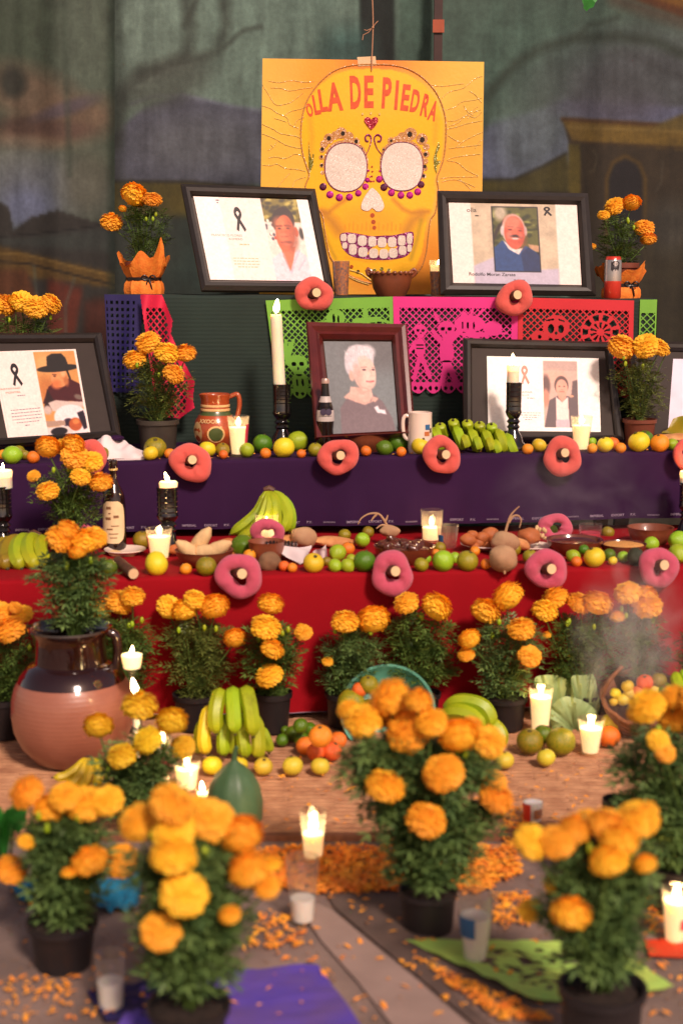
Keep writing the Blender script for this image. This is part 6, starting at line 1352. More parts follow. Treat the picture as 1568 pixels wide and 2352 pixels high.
bunch('small bunch of yellow bananas lying against the foot of the big jar', P(190, 1810, d), [
    ([(196, 1742, d), (180, 1762, d - .02), (150, 1782, d - .04), (124, 1786, d - .05)], 10, 'banana_yellow'), ([(200, 1742, d), (190, 1770, d - .03), (170, 1796, d - .05), (148, 1804, d - .05)], 12, 'banana_yellow'), ([(206, 1742, d), (206, 1770, d - .03), (196, 1796, d - .05), (186, 1812, d - .05)], 13, 'banana_yellow'),
    ([(212, 1742, d), (226, 1764, d - .03), (226, 1790, d - .05), (216, 1806, d - .05)], 11, 'banana_yellow'), ([(218, 1744, d), (240, 1758, d - .02), (250, 1776, d - .04), (244, 1792, d - .04)], 9, 'banana_light')], (204, 1742, d, 8))
bunch('green bananas cut by the right edge, beside the basket', P(1560, 1600, 3.75), [([(1550, 1545, 3.75), (1556, 1570, 3.72), (1575, 1592, 3.7)], 14, 'banana_light'), ([(1565, 1540, 3.75), (1580, 1565, 3.72), (1595, 1580, 3.7)], 14, 'banana_light')], None)

# ------------------------------------------------------------------ roots, bread, napkin, plates
def jicama(label, cx, cy, rx, ry, D, tip=None, tend=None, m='jicama'):
    c = P(cx, cy, D); s = mpp(cy, D); t = thing('jicama', label, 'root vegetable', c, 'jicama roots on the red step')
    mb = MB(); mb.ell((0, 0, 0), (rx * s, (rx + ry) / 2 * s, ry * s), 20, 14, lump=.06); mb.build('root_body', M[m], t)
    if tip: mb = MB(); mb.tube([P(*tip[0], D - .01) - c, P(*tip[1], D - .02) - c, P(*tip[2], D - .02) - c], [.012, .006, .003], 7); mb.build('root_tip', M[m], t)
    for q_ in tend or []:
        mb = MB(); p_ = smoothpts([tuple(P(x, y, D) - c) for x, y in q_], 5); mb.tube([Vector(a) for a in p_], [.0045 * (1 - .65 * i / len(p_)) for i in range(len(p_))], 6); mb.build('tendril', M['jicama'], t)
jicama('pale jicama with its root tip pointing down over the red edge', 1155, 1283, 33, 31, 4.06, tip=((1157, 1295), (1158, 1308), (1158, 1318)))
jicama('tan jicama with a long curling tendril behind the pointed one', 1160, 1246, 33, 26, 4.3, tend=[[(1160, 1222), (1166, 1200), (1172, 1184), (1182, 1172), (1192, 1163)], [(1168, 1200), (1176, 1187), (1188, 1184), (1196, 1194), (1192, 1212)]])
jicama('brown knobbly jicama between the ring and the white napkin', 619, 1291, 28, 24, 4.12, m='root_brown')
jicama('brown root with wild tendrils against the purple cloth above the chicken bowl', 895, 1220, 24, 14, 4.5, m='jicama', tend=[[(892, 1214), (880, 1192), (868, 1180), (848, 1180), (830, 1190), (822, 1204)], [(866, 1180), (858, 1188), (852, 1196)], [(884, 1198), (888, 1190), (890, 1183)], [(890, 1208), (876, 1206), (864, 1214)]])
food('potato', 'large tan potato behind the white napkin', 'potato', P(697, 1235, 4.42), (.043, .04, .034), 'jicama', (0, 20, 0))
food('bread_loaf', 'long tan loaf lying behind the napkin toward the chicken bowl', 'bread', P(765, 1245, 4.44), (.072, .03, .018), 'bread_tan', (0, 4, 0))
food('bread_roll', 'roll with sesame left of the large potato', 'bread', P(662, 1244, 4.44), (.038, .03, .022), 'bread_tan', (0, -12, 0))
food('bread_roll', 'flat bread under the black cap at the napkin', 'bread', P(648, 1268, 4.34), (.036, .03, .016), 'bread_tan')
t = thing('corn_cob', 'dark blue corn cob lying behind the white napkin', 'corn', P(646, 1252, 4.3)); mb = MB()
for k in range(9):
    for j in range(10): a = j / 10 * 6.28 + k * .3; r_ = .013 * (1 - abs(k - 3.5) / 9); mb.ell(((k - 4) * .011, math.cos(a) * r_, math.sin(a) * r_), .0052, 6, 4)
mb.build('kernels', M['black_dot'], t); mb = MB(); mb.tube([(-.05, 0, 0), (.05, 0, 0)], .011, 8); mb.build('cob_core', M['mole'], t)
# napkin: folded triangle of cloth hanging over the fruit
def drape(name, label, cat, m, ctrl, D, amp=.004, nu=18, nv=12, par=None, lift=None):
    mb_ = []; a, b, c_, d_ = ctrl
    for j in range(nv + 1):
        for i in range(nu + 1):
            u, v = i / nu, j / nv
            x = (a[0] * (1 - u) + b[0] * u) * (1 - v) + (d_[0] * (1 - u) + c_[0] * u) * v; y = (a[1] * (1 - u) + b[1] * u) * (1 - v) + (d_[1] * (1 - u) + c_[1] * u) * v
            mb_.append(P(x, y, D(u, v) if callable(D) else D) + Vector((0, amp * math.sin(7 * u + 3 * v), amp * math.sin(5 * u - 6 * v + 1))))
    fs = [(j * (nu + 1) + i, (j + 1) * (nu + 1) + i, (j + 1) * (nu + 1) + i + 1, j * (nu + 1) + i + 1) for j in range(nv) for i in range(nu)]
    if par is None: t = thing(name, label, cat, (mb_[0] + mb_[-1]) / 2)
    else: t = par
    mb = MB(t.location); mb.add(mb_, fs); mb.build('cloth_fold', M[m], t); return t
t = drape('napkin', 'white napkin folded to a point over the fruit, centre left of the red step', 'napkin', 'white_cloth', [(630, 1258), (716, 1252), (708, 1276), (690, 1300)], lambda u, v: 4.26 - .10 * v)
drape('', '', '', 'white_cloth', [(718, 1270), (748, 1250), (752, 1278), (736, 1290)], lambda u, v: 4.22 - .03 * u, par=t)
drape('', '', '', 'white_cloth', [(630, 1258), (716, 1252), (712, 1266), (652, 1276)], lambda u, v: 4.30 - .05 * v, par=t)
# crumpled white cloth on the purple step
t = thing('crumpled_cloth', 'crumpled white embroidered cloth in front of the hat man portrait', 'cloth', P(262, 1056, 4.74))
mb = MB(t.location); nu, nv = 46, 22; nn_ = blurm(vnoise(nu + 1, nv + 1, 4, 2), 2); vs = []
for j in range(nv + 1):
    for i in range(nu + 1):
        u, v = i / nu, j / nv; e = math.sin(math.pi * u) ** .5 * math.sin(math.pi * min(1, v * 1.15)) ** .6
        x = P(190 + 144 * u, 1050, 4.74).x; y = 4.70 + .16 * v; z = PURPLE.z(x) + .004 + e * (.046 + .05 * (nn_[j, i] - .4) + .005 * math.sin(u * 17 + v * 6) + .0025 * math.sin(u * 31 - v * 9)) * (1.2 - .3 * u)
        vs.append((x, y + .01 * math.sin(u * 13), z))
mb.add(vs, [(j * (nu + 1) + i, j * (nu + 1) + i + 1, (j + 1) * (nu + 1) + i + 1, (j + 1) * (nu + 1) + i) for j in range(nv) for i in range(nu)]); mb.build('cloth_folds', M['white_cloth'], t)
mb = MB(t.location); mb.add([P(x, y, 4.69) for x, y in ((255, 1055), (332, 1052), (332, 1060), (268, 1062))], [(0, 1, 2, 3)]); mb.build('cloth_hem', M['white_cloth'], t)
food('dark_cap', 'dark round cap lying on top of the crumpled white cloth', 'cap', P(268, 1006, 4.78), (.024, .02, .010), 'purple_cloth')
# plates
def plate(label, cx, vb, rpx, D, m, food_=None):
    x = P(cx, vb, D).x; t = thing('plate', label, 'plate', (x, D, RED.z(x) + .001), 'plates on the red step'); s = mpp(vb, D); r = rpx * s
    mb = MB(); mb.lathe([(r * .55, 0), (r * .6, .003), (r * .8, .010), (r, .016), (r * .99, .019), (r * .75, .012), (r * .5, .006), (.0002, .005)], 30); mb.build('plate_dish', M[m], t); return t, r
pl, pr_ = plate('white plate of small sweet rolls right of the ribbed glass', 1118, 1262, 62, 4.42, 'porcelain')
for k, (vx, vy, a) in enumerate(((1074, 1240, 17), (1096, 1246, 15), (1126, 1228, 20), (1140, 1244, 15), (1106, 1234, 14), (1120, 1250, 14), (1090, 1256, 10), (1084, 1228, 12))):
    food('sweet_roll', ('sweet roll on the left rim of the white plate', 'sweet roll second from the left on the white plate', 'largest sweet roll heaped on the white plate', 'sweet roll at the right of the white plate', 'sweet roll behind the middle of the white plate', 'sweet roll in front on the white plate', 'tiny roll on the front rim of the white plate', 'small roll at the back left of the white plate')[k], 'bread', P(vx, vy, 4.36 + .02 * (k % 3)), (a * mpp(vy, 4.4) * 1.1, a * mpp(vy, 4.4), a * mpp(vy, 4.4) * .85), 'bread_crust', (0, rr.uniform(-20, 20), 0), .07, 'sweet rolls on the white plate')
plate('white plate with a crusted bread behind the pointed jicama', 1222, 1256, 46, 4.38, 'porcelain')
food('crusted_bread', 'round crusted bread with knobs left of the upright ring', 'bread', P(1214, 1232, 4.38), (.034, .032, .028), 'bread_crust', (0, 0, 0), .12)
food('bread_roll', 'pale roll leaning on the round crusted bread', 'bread', P(1196, 1250, 4.32), (.03, .026, .018), 'bread_tan', (0, 20, 0), .08)
t = thing('peanut_heap', 'heap of shelled nuts on the crusted bread beside the upright ring', 'nuts', P(1232, 1226, 4.4)); 
for k in range(12): mb = MB(); mb.ell((rr.uniform(-.02, .03), rr.uniform(-.02, .02), rr.uniform(-.012, .02)), (.009, .006, .006), 8, 6, Euler((0, rr.random() * 3, rr.random() * 3))); mb.build('nut', M['tamale'], t)
pl, pr_ = plate('plate of flat pumpkin seed cakes left of the yellow pear', 288, 1292, 48, 4.36, 'porcelain')
for k, (vx, vy) in enumerate(((268, 1272), (292, 1278), (280, 1286), (312, 1284), (258, 1284))):
    food('seed_cake', ('seed cake at the back of the plate', 'seed cake in the middle of the plate', 'seed cake at the front of the plate', 'seed cake at the right of the plate', 'seed cake at the left of the plate')[k] + ' beside the dark bottle', 'cake', P(vx, vy, 4.34), (.026, .024, .007), 'tamale', (8, rr.uniform(-14, 14), 0), .06, 'seed cakes beside the dark bottle')
cane(307, 1318, 13, 3.99, .13, 'pinkish cut cane end lying on the red edge beside the jar marigolds', (-.55, 0, .12))
# loaf and dried leaf at the right end of the purple step
food('bread_loaf', 'flat tan loaf at the right end of the purple step under a dried leaf', 'bread', P(1548, 1006, 4.9), (.065, .05, .017), 'bread_tan')
t = drape('dried_leaf', 'large folded dried olive leaf at the right edge above the loaf', 'leaf', 'olive_fruit', [(1545, 966), (1640, 940), (1640, 1000), (1518, 1000)], lambda u, v: 4.95 - .05 * v, amp=.008)

# ------------------------------------------------------------------ cabbage, squash, teal bowl, basket
def leaf_sheet(pts_fn, nu, nv): return [pts_fn(i / nu, j / nv) for j in range(nv + 1) for i in range(nu + 1)], [(j * (nu + 1) + i, j * (nu + 1) + i + 1, (j + 1) * (nu + 1) + i + 1, (j + 1) * (nu + 1) + i) for j in range(nv) for i in range(nu)]
t = thing('cabbage', 'pale green cabbage with two tall ribbed leaves beside the brightly lit glass', 'cabbage', P(1310, 1680, 3.98))
Dc = 3.98
for k, (edge, dd) in enumerate((([(1262, 1680), (1244, 1640), (1228, 1585), (1229, 1556), (1262, 1550), (1292, 1556), (1320, 1580), (1334, 1620), (1330, 1680)], .02), ([(1290, 1682), (1300, 1640), (1312, 1590), (1312, 1554), (1340, 1551), (1362, 1550), (1372, 1590), (1376, 1630), (1350, 1682)], -.01), ([(1270, 1684), (1262, 1650), (1268, 1620), (1296, 1600), (1330, 1606), (1362, 1626), (1374, 1650), (1366, 1670), (1346, 1684)], -.05))):
    cx_, cy_ = sum(p[0] for p in edge) / len(edge), 1680; E2 = smoothpts(edge, 5); mb = MB(t.location); vs = []; R_ = 7
    for j in range(R_ + 1):
        for i, (x, y) in enumerate(E2):
            f = j / R_; xx = cx_ + (x - cx_) * f; yy = cy_ + (y - cy_) * f
            vs.append(P(xx, yy, Dc + dd - .04 * math.sin(f * 2.2) + .006 * math.sin(i * .9) * f + .005 * math.sin(i * 2.3 + j) * f * f))
    n_ = len(E2); mb.add(vs, [(j * n_ + i, j * n_ + i + 1, (j + 1) * n_ + i + 1, (j + 1) * n_ + i) for j in range(R_) for i in range(n_ - 1)]); lf = mb.build('cabbage_leaf', M['cabbage'], t)
    mb = MB(t.location)
    for i in range(3, n_ - 3, 5):
        x, y = E2[i]; mb.tube([P(cx_ + (x - cx_) * f, cy_ + (y - cy_) * f, Dc + dd - .004 - .04 * math.sin(f * 2.2)) for f in (.1, .35, .6, .85)], [.0014, .0010, .0007, .0004], 5)
    mb.build('leaf_rib', M['cabbage'], lf)
t = thing('squash', 'dark green pear shaped squash with a long stalk standing on the reed mat', 'squash', P(540, 1905, 3.02)); Dq = 3.2
mb = MB(t.location); E3 = [(1960, 20), (1925, 40), (1912, 48), (1880, 62), (1840, 64), (1805, 57), (1780, 44), (1764, 28), (1752, 13), (1745, 7)]; zc = t.location.z
def sqf(k):
    prof = []; s = mpp(1820, Dq)
    for vy, hw in E3: prof.append((hw * s, max(0, P(540, vy, Dq).z - .018)))
    return prof
t.location = (P(540, 1900, Dq).x, Dq, .018); mb = MB(); pr3 = sqf(0); n = 48; vs = []
for r_, z in pr3:
    for k in range(n): a = 2 * math.pi * k / n; q_ = 1 + .018 * math.cos(10 * a); vs.append((math.cos(a) * r_ * q_, math.sin(a) * r_ * q_, z))
mb.add(vs, [(i * n + k, i * n + (k + 1) % n, (i + 1) * n + (k + 1) % n, (i + 1) * n + k) for i in range(len(pr3) - 1) for k in range(n)] + [tuple(range(n))[::-1]]); mb.build('squash_body', M['squash'], t)
mb = MB(); mb.tube([(0, 0, pr3[-1][1] - .004), (.002, 0, pr3[-1][1] + .02), (.006, -.004, pr3[-1][1] + .032)], [.008, .006, .005], 7); mb.build('stalk', M['squash'], t)
# teal bowl tipped toward us, full of green oranges
Dt = 3.85; tb = thing('teal_bowl', 'teal plastic bowl tipped on its side with green oranges behind the central marigolds', 'bowl', P(890, 1700, Dt)); s = mpp(1630, Dt)
Mt = Euler((R(58), R(-6), 0)).to_matrix(); rB = 108 * s; mb = MB(); c0 = P(890, 1632, Dt + .02) - tb.location
mb.lathe([(rB * .4, -rB * .62), (rB * .75, -rB * .5), (rB * .95, -rB * .2), (rB, 0), (rB * 1.03, .002), (rB * 1.02, .006), (rB * .97, .002), (rB * .92, -rB * .2), (rB * .72, -rB * .46), (.001, -rB * .58)], 44, c0, True, False, 0, Mt); mb.build('bowl_shell', M['teal_plastic'], tb)
for a in (('gorange', 806, 1612, 32, 'green orange at the left inside the teal bowl'), ('gorange', 846, 1572, 22, 'green orange at the back inside the teal bowl'), ('tang', 826, 1584, 18, 'tangerine between the green oranges in the teal bowl'), ('gorange', 850, 1630, 26, 'green orange in the middle of the teal bowl')):
    fruit(a[0], MAT, a[1], a[2], a[3], a[4], 'bowl', D=Dt - .06)
# wicker basket on the right
Db = 3.93; bs = thing('wicker_basket', 'round wicker basket of small fruit under the smoke at the right', 'basket', (P(1475, 1655, Db).x, Db, .035)); s = mpp(1620, Db); rK = 100 * s
tilt = Euler((R(24), 0, 0)).to_matrix(); hB = .085
for k in range(9):
    f = k / 8; r_ = rK * (.62 + .38 * f ** .6); mb = MB(); mb.tube([tilt @ Vector((math.cos(a / 40 * 6.2832) * r_, math.sin(a / 40 * 6.2832) * r_, hB * f + .004 * math.sin(a * 1.9 + k * math.pi))) for a in range(40)], .0065 if k == 8 else .0045, 6, closed=True); mb.build('woven_cane', M['wicker'], bs)
mb = MB(); mb.lathe([(rK * .6, 0), (rK * .8, hB * .5), (rK * .97, hB * .98), (rK * .93, hB * .95), (rK * .6, .01), (.001, .01)], 36, M=tilt); mb.build('basket_wall', M['reed_edge'], bs)
mb = MB(); p_ = [tilt @ Vector((-rK, 0, hB)), tilt @ Vector((-rK * .9, .0, hB + .06)), tilt @ Vector((-rK * .6, .02, hB + .1))]; mb.tube(smoothpts([tuple(v) for v in p_], 4), .006, 6); mb.build('handle', M['wicker'], bs)
for k, (f_, vx, vy, r_, lab) in enumerate((('yellow', 1412, 1592, 13, 'small yellow fruit at the left rim of the basket'), ('guava', 1430, 1606, 16, 'pale pinkish fruit at the left front of the basket'), ('yellow', 1440, 1576, 15, 'yellow fruit second from the left in the basket'), ('guava', 1444, 1592, 14, 'pale guava in the middle left of the basket'), ('tang', 1480, 1568, 20, 'red-orange fruit at the back of the basket'),
      ('orange', 1468, 1590, 18, 'orange fruit at the centre of the basket'), ('guava', 1500, 1584, 16, 'pale guava right of the centre of the basket'), ('green', 1526, 1590, 24, 'green orange at the right of the basket'), ('yellow', 1408, 1612, 11, 'little yellow fruit low at the left rim of the basket'), ('orange', 1456, 1618, 13, 'orange fruit at the front rim of the basket'), ('gorange', 1512, 1562, 18, 'dull green fruit at the back right of the basket'))):
    fruit(f_, MAT, vx, vy, r_, lab, 'basket', D=Db - .04)
vessel('incense_burner', 'black glazed incense burner behind the wicker basket', 'incense burner', FLOOR, 1440, 1640, [('burner_cup', 'ceramic_black', [(1640, 34), (1630, 22), (1600, 16), (1585, 28), (1560, 40), (1545, 44), (1545, 38), (1562, 30), (1566, 1)])], D=4.0)

# ------------------------------------------------------------------ papers on the ground
def floor_paper(label, px, m, holes=None, z=.006, group='cut papers on the ground', curl=0):
    pts = floor_poly(px, z); t = thing('floor_paper', label, 'paper', sum(pts, Vector()) / len(pts), group)
    nu = nv = 26; vs = []; n_ = vnoise(nu + 1, nv + 1, 7)
    a, b, c_, d_ = pts
    for j in range(nv + 1):
        for i in range(nu + 1):
            u, v = i / nu, j / nv; p = (a * (1 - u) + b * u) * (1 - v) + (d_ * (1 - u) + c_ * u) * v
            p = p + Vector((0, 0, curl * ((n_[j, i] - .3) + .9 * (abs(u - .5) * 2) ** 4 * v))); vs.append(p)
    fs = [(j * (nu + 1) + i, (j + 1) * (nu + 1) + i, (j + 1) * (nu + 1) + i + 1, j * (nu + 1) + i + 1) for j in range(nv) for i in range(nu) if not (holes and holes(i, j))]
    mb = MB(t.location); mb.add(vs, fs); mb.build('paper_sheet', M[m], t, True)
hr = random.Random(11); hs_ = {(i, j) for i in range(4, 23) for j in range(4, 23) if hr.random() < .28}
floor_paper('violet blue paper sheet on the ground at the bottom, left of the centre', [(345, 2245), (730, 2225), (830, 2375), (232, 2440)], 'paper_violet', curl=.010)
floor_paper('dark blue paper scrap on the ground under the white candle at the lower left', [(200, 2288), (350, 2262), (420, 2330), (245, 2362)], 'paper_blue', curl=.006, z=.009)
floor_paper('lime green cut paper lying on the ground at the lower right', [(930, 2165), (1390, 2175), (1548, 2285), (1210, 2312)], 'paper_floor_green', lambda i, j: (i, j) in hs_, curl=.012)
floor_paper('orange red paper on the ground under the candle at the right edge', [(1478, 2165), (1620, 2160), (1640, 2210), (1490, 2206)], 'paper_orange', curl=.004)
floor_paper('turquoise paper scrap on the ground between the two front left marigold pots', [(205, 2035), (330, 2010), (320, 2104), (215, 2102)], 'paper_turq', curl=.02)
floor_paper('turquoise paper scrap on the ground left of the front left marigold pot', [(22, 2040), (120, 2030), (130, 2080), (40, 2082)], 'paper_turq', curl=.02)
# bright leaves at the left edge
t = thing('leafy_greens', 'bunch of bright green leaves at the left edge behind the front marigolds', 'greens', P(10, 1985, 2.7))
for k in range(16):
    x, y = rr.uniform(-30, 46), rr.uniform(1840, 1960); mb = MB(t.location); c_ = P(x, y, 2.7 + rr.uniform(-.06, .06)); a_ = Euler((rr.uniform(-.6, .6), rr.uniform(-1, 1), rr.random() * 6)).to_matrix()
    mb.add([c_ + a_ @ Vector(v) for v in ((0, 0, -.04), (.018, .004, -.015), (.02, .008, .012), (0, .014, .04), (-.02, .008, .012), (-.018, .004, -.015), (0, 0, 0))], [(0, 1, 6), (1, 2, 6), (2, 3, 6), (3, 4, 6), (4, 5, 6), (5, 0, 6)]); mb.build('leaf', M['bright_leaf'], t)
mb = MB(t.location)
for k in range(5): mb.tube([P(k * 8 - 10, 1985, 2.7), P(k * 14 - 24, 1900, 2.7)], .003, 5)
mb.build('stalks', M['stem_green'], t)
t = thing('hanging_leaf', 'single bright green leaf shape hanging at the top edge, right of the sign', 'leaf', P(1352, 0, 5.2))
mb = MB(t.location); pts = [(1334, -30), (1336, 4), (1340, 12), (1338, 18), (1346, 26), (1352, 20), (1362, 16), (1366, 6), (1374, -4), (1380, -30)]; mb.prism(pts, lambda x, y, h: P(x, y, 5.2 + .01 * math.sin(x * .1) - h), 0, .001); mb.build('leaf_blade', M['bright_leaf'], t, False)
mb = MB(t.location); mb.tube([P(1354, -28, 5.2), P(1350, -500, 5.25)], .002, 5); mb.build('stem', M['stem_green'], t)

# ================================================================== MARIGOLDS
def bloom_mesh(seed, m, n=210):
    r_ = random.Random(seed); mb = MB(); mb.ell((0, 0, -.05), (.86, .86, .62), 16, 10); g_ = math.pi * (3 - 5 ** .5)
    for i in range(n):
        z = 1 - 1.62 * (i + .5) / n; rr0 = math.sqrt(max(0, 1 - z * z)); a = i * g_ + r_.uniform(-.1, .1)
        d_ = Vector((rr0 * math.cos(a), rr0 * math.sin(a), z)); sc3 = Vector((1, 1, .72))
        t_ = Vector((math.cos(a) * z, math.sin(a) * z, -rr0)); b = d_.cross(t_).normalized()
        wv = r_.uniform(.13, .2); L = r_.uniform(.92, 1.06); tw = r_.uniform(-.35, .35); b2 = (b * math.cos(tw) + t_ * math.sin(tw)).normalized()
        base = d_ * .74 - t_ * .10; tl = t_ * r_.uniform(.10, .34)
        pts = [base - b2 * .05, base + b2 * .05, d_ * L * .93 + tl * .6 - b2 * wv, d_ * L + tl, d_ * L * .93 + tl * .6 + b2 * wv, d_ * (L - .06) + tl * .9 - b2 * wv * .5 - t_ * .04, d_ * (L - .05) + tl * .9 + b2 * wv * .5 - t_ * .04]
        mb.add([Vector((p.x * sc3.x, p.y * sc3.y, p.z * sc3.z)) for p in pts], [(0, 5, 2), (0, 1, 6, 5), (1, 4, 6), (5, 6, 3)])
    return mb.mesh('flower', M[m], False)
BL = {m: [bloom_mesh(20 + k, m) for k in range(3)] for m in ('marigold', 'marigold_deep', 'marigold_yellow')}
cb = MB(); cb.lathe([(.10, -.62), (.30, -.5), (.42, -.36), (.3, -.3)], 10); cup_me = cb.mesh('calyx', M['stem_green'])
def leaf_pts(mb, base, d_, up, L, r_):
    side = d_.cross(up); side = side.normalized() if side.length > 1e-4 else Vector((1, 0, 0)); nrm = side.cross(d_).normalized()
    prev = base; w0 = L * .05
    spine = [base + d_ * L * f - nrm * L * .28 * f * f for f in (0, .25, .45, .65, .85)]
    tip = base + d_ * L * 1.05 - nrm * L * .3
    mb.add([spine[0] - side * L * .012, spine[0] + side * L * .012, tip], [(0, 1, 2)])
    for k, sp in enumerate(spine[1:]):
        l = L * (.42 - .06 * abs(k - 1)); 
        for sg_ in (-1, 1):
            dd = (side * sg_ * .82 + d_ * .55 + nrm * r_.uniform(-.25, .15)).normalized(); q = side * .0 + d_ * L * .055
            e = sp + dd * l
            mb.add([sp, sp + dd * l * .5 + q, e, sp + dd * l * .5 - q], [(0, 1, 2, 3)])
    e = tip; mb.add([spine[-1], spine[-1] + (tip - spine[-1]) * .5 + side * L * .05, tip + d_ * L * .1, spine[-1] + (tip - spine[-1]) * .5 - side * L * .05], [(0, 1, 2, 3)])
def marigold(label, base, D, flowers, fol, bm='marigold', lm='foliage', pot=None, n=190, seed=0, leafL=.055, fs=1.08):
    """flowers: (vx, vy, r [, depth shift]); fol: list of (vx, vy, rx, ry) lobes; pot: (material, cx, vt, vb, rt, rb)"""
    r_ = random.Random(seed + 100)
    t = thing('marigold_plant', label, 'marigold plant', base, 'potted marigolds'); O = Vector(base)
    ztop = O + Vector((0, 0, .02))
    if pot:
        pm, cx, vt, vb, rt, rb = pot; s = mpp(vb, D); hp = P(cx, vt, D).z - O.z
        mb = MB(); mb.lathe([(rb * s, 0), (rb * s * 1.02, .004), (rt * s * .95, hp * .84), (rt * s * .96, hp * .85), (rt * s * 1.04, hp * .86), (rt * s * 1.06, hp), (rt * s * .98, hp), (rt * s * .93, hp * .86), (rt * s * .85, hp * .8)], 28); mb.build('pot', M[pm], t)
        mb = MB(); mb.ell((0, 0, hp * .84), (rt * s * .92, rt * s * .92, .008), 16, 6, lump=.1); mb.build('soil', M['soil'], t)
        ztop = O + Vector((0, 0, hp * .84))
    fpos = []
    for f in flowers:
        vx, vy, rp = f[:3]; dd = r_.uniform(-.05, .02)
        for (lx, ly, rx, ry) in fol:
            q2 = ((vx - lx) / rx) ** 2 + ((vy - ly) / ry) ** 2
            if q2 < 1.1: dd = min(dd, -(min(rx, ry) * .9 * math.sqrt(max(0, 1.1 - q2))) * mpp(vy, D) - .03)
        if len(f) > 3: dd = f[3]
        c_ = P(vx, vy, D + dd); s = mpp(vy, D + dd); r3 = rp * s * fs
        o = link('flower', BL[bm][r_.randrange(3)], t, c_ - O, (r3 * 1.0, r3, r3 * 1.12 if rp > 24 else r3), (r_.uniform(-.1, .75), r_.uniform(-.45, .45), r_.random() * 6.28)); link('calyx', cup_me, o)
        fpos.append((c_ - Vector((0, 0, r3 * .4)), r3))
    mb = MB(O)
    for c_, r3 in fpos:
        mid = (c_ * .45 + ztop * .55) + Vector((r_.uniform(-.02, .02), r_.uniform(-.02, .02), .02)); q = smoothpts([tuple(ztop + Vector((r_.uniform(-.01, .01), r_.uniform(-.01, .01), 0))), tuple(mid), tuple(c_)], 4); mb.tube([Vector(a) for a in q], [.0032 - .0014 * i / len(q) for i in range(len(q))], 5)
    mb.build('stems', M['stem_green'], t)
    mb = MB(O); tot = sum(a[2] * a[3] for a in fol)
    for (vx, vy, rx, ry) in fol:
        k = int(n * rx * ry / tot * (.6 + .4)); s = mpp(vy, D)
        for _ in range(k):
            while True:
                u = Vector((r_.uniform(-1, 1), r_.uniform(-1, 1), r_.uniform(-1, 1)))
                if u.length < 1 and r_.random() < .25 + .75 * u.length: break
            c_ = P(vx, vy, D) + Vector((u.x * rx * s, u.y * min(rx, ry) * s * .9, u.z * ry * s))
            out = Vector((u.x * 1.1 + r_.uniform(-.5, .5), u.y * 1.1 + r_.uniform(-.5, .5) - .15, .25 + r_.uniform(-.7, .6))).normalized()
            L = leafL * r_.uniform(.6, 1.25)
            leaf_pts(mb, c_ - out * L * .6, out, Vector((r_.uniform(-.3, .3), r_.uniform(-.3, .3), 1)), L, r_)
    o = mb.build('foliage', M[lm], t, False); tag(o, kind='stuff')
    # small side twigs carrying the leaves
    mb = MB(O)
    for (vx, vy, rx, ry) in fol:
        s = mpp(vy, D); c0 = P(vx, vy, D)
        for _ in range(7):
            e = c0 + Vector((r_.uniform(-.8, .8) * rx * s, r_.uniform(-.5, .5) * rx * s, r_.uniform(-.2, .8) * ry * s)); mb.tube([ztop, (ztop + e) / 2 + Vector((0, 0, -.01)), e], [.003, .0024, .0012], 5)
    mb.build('twigs', M['stem_green'], t)
    # a few green buds
    for _ in range(3):
        vx, vy, rx, ry = fol[0]; s = mpp(vy, D); c_ = P(vx + r_.uniform(-.7, .7) * rx, vy - r_.uniform(.3, .9) * ry, D - .03) - O; mb = MB(); mb.ell((0, 0, 0), (.006, .006, .010), 8, 6); mb.build('bud', M['banana_light'], t, True, c_)
    return t
def fbase(T, cx, vb, rb, D=None):
    D = D or seatD(T, cx, vb, rb); x = P(cx, vb, D).x; z = T.z(x) + .001
    if T is FLOOR and mat_front - .05 < D < mat_back: z = .016
    return Vector((x, D, z)), D
def mplant(label, T, cx, vb, pot, flowers, fol, D=None, **kw):
    b, D = fbase(T, cx, vb, pot[3] if pot else 30, D)
    pt_ = (pot[0], cx, pot[1], vb, pot[2], pot[3]) if pot else None
    return marigold(label, b, D, flowers, fol, pot=pt_, **kw)
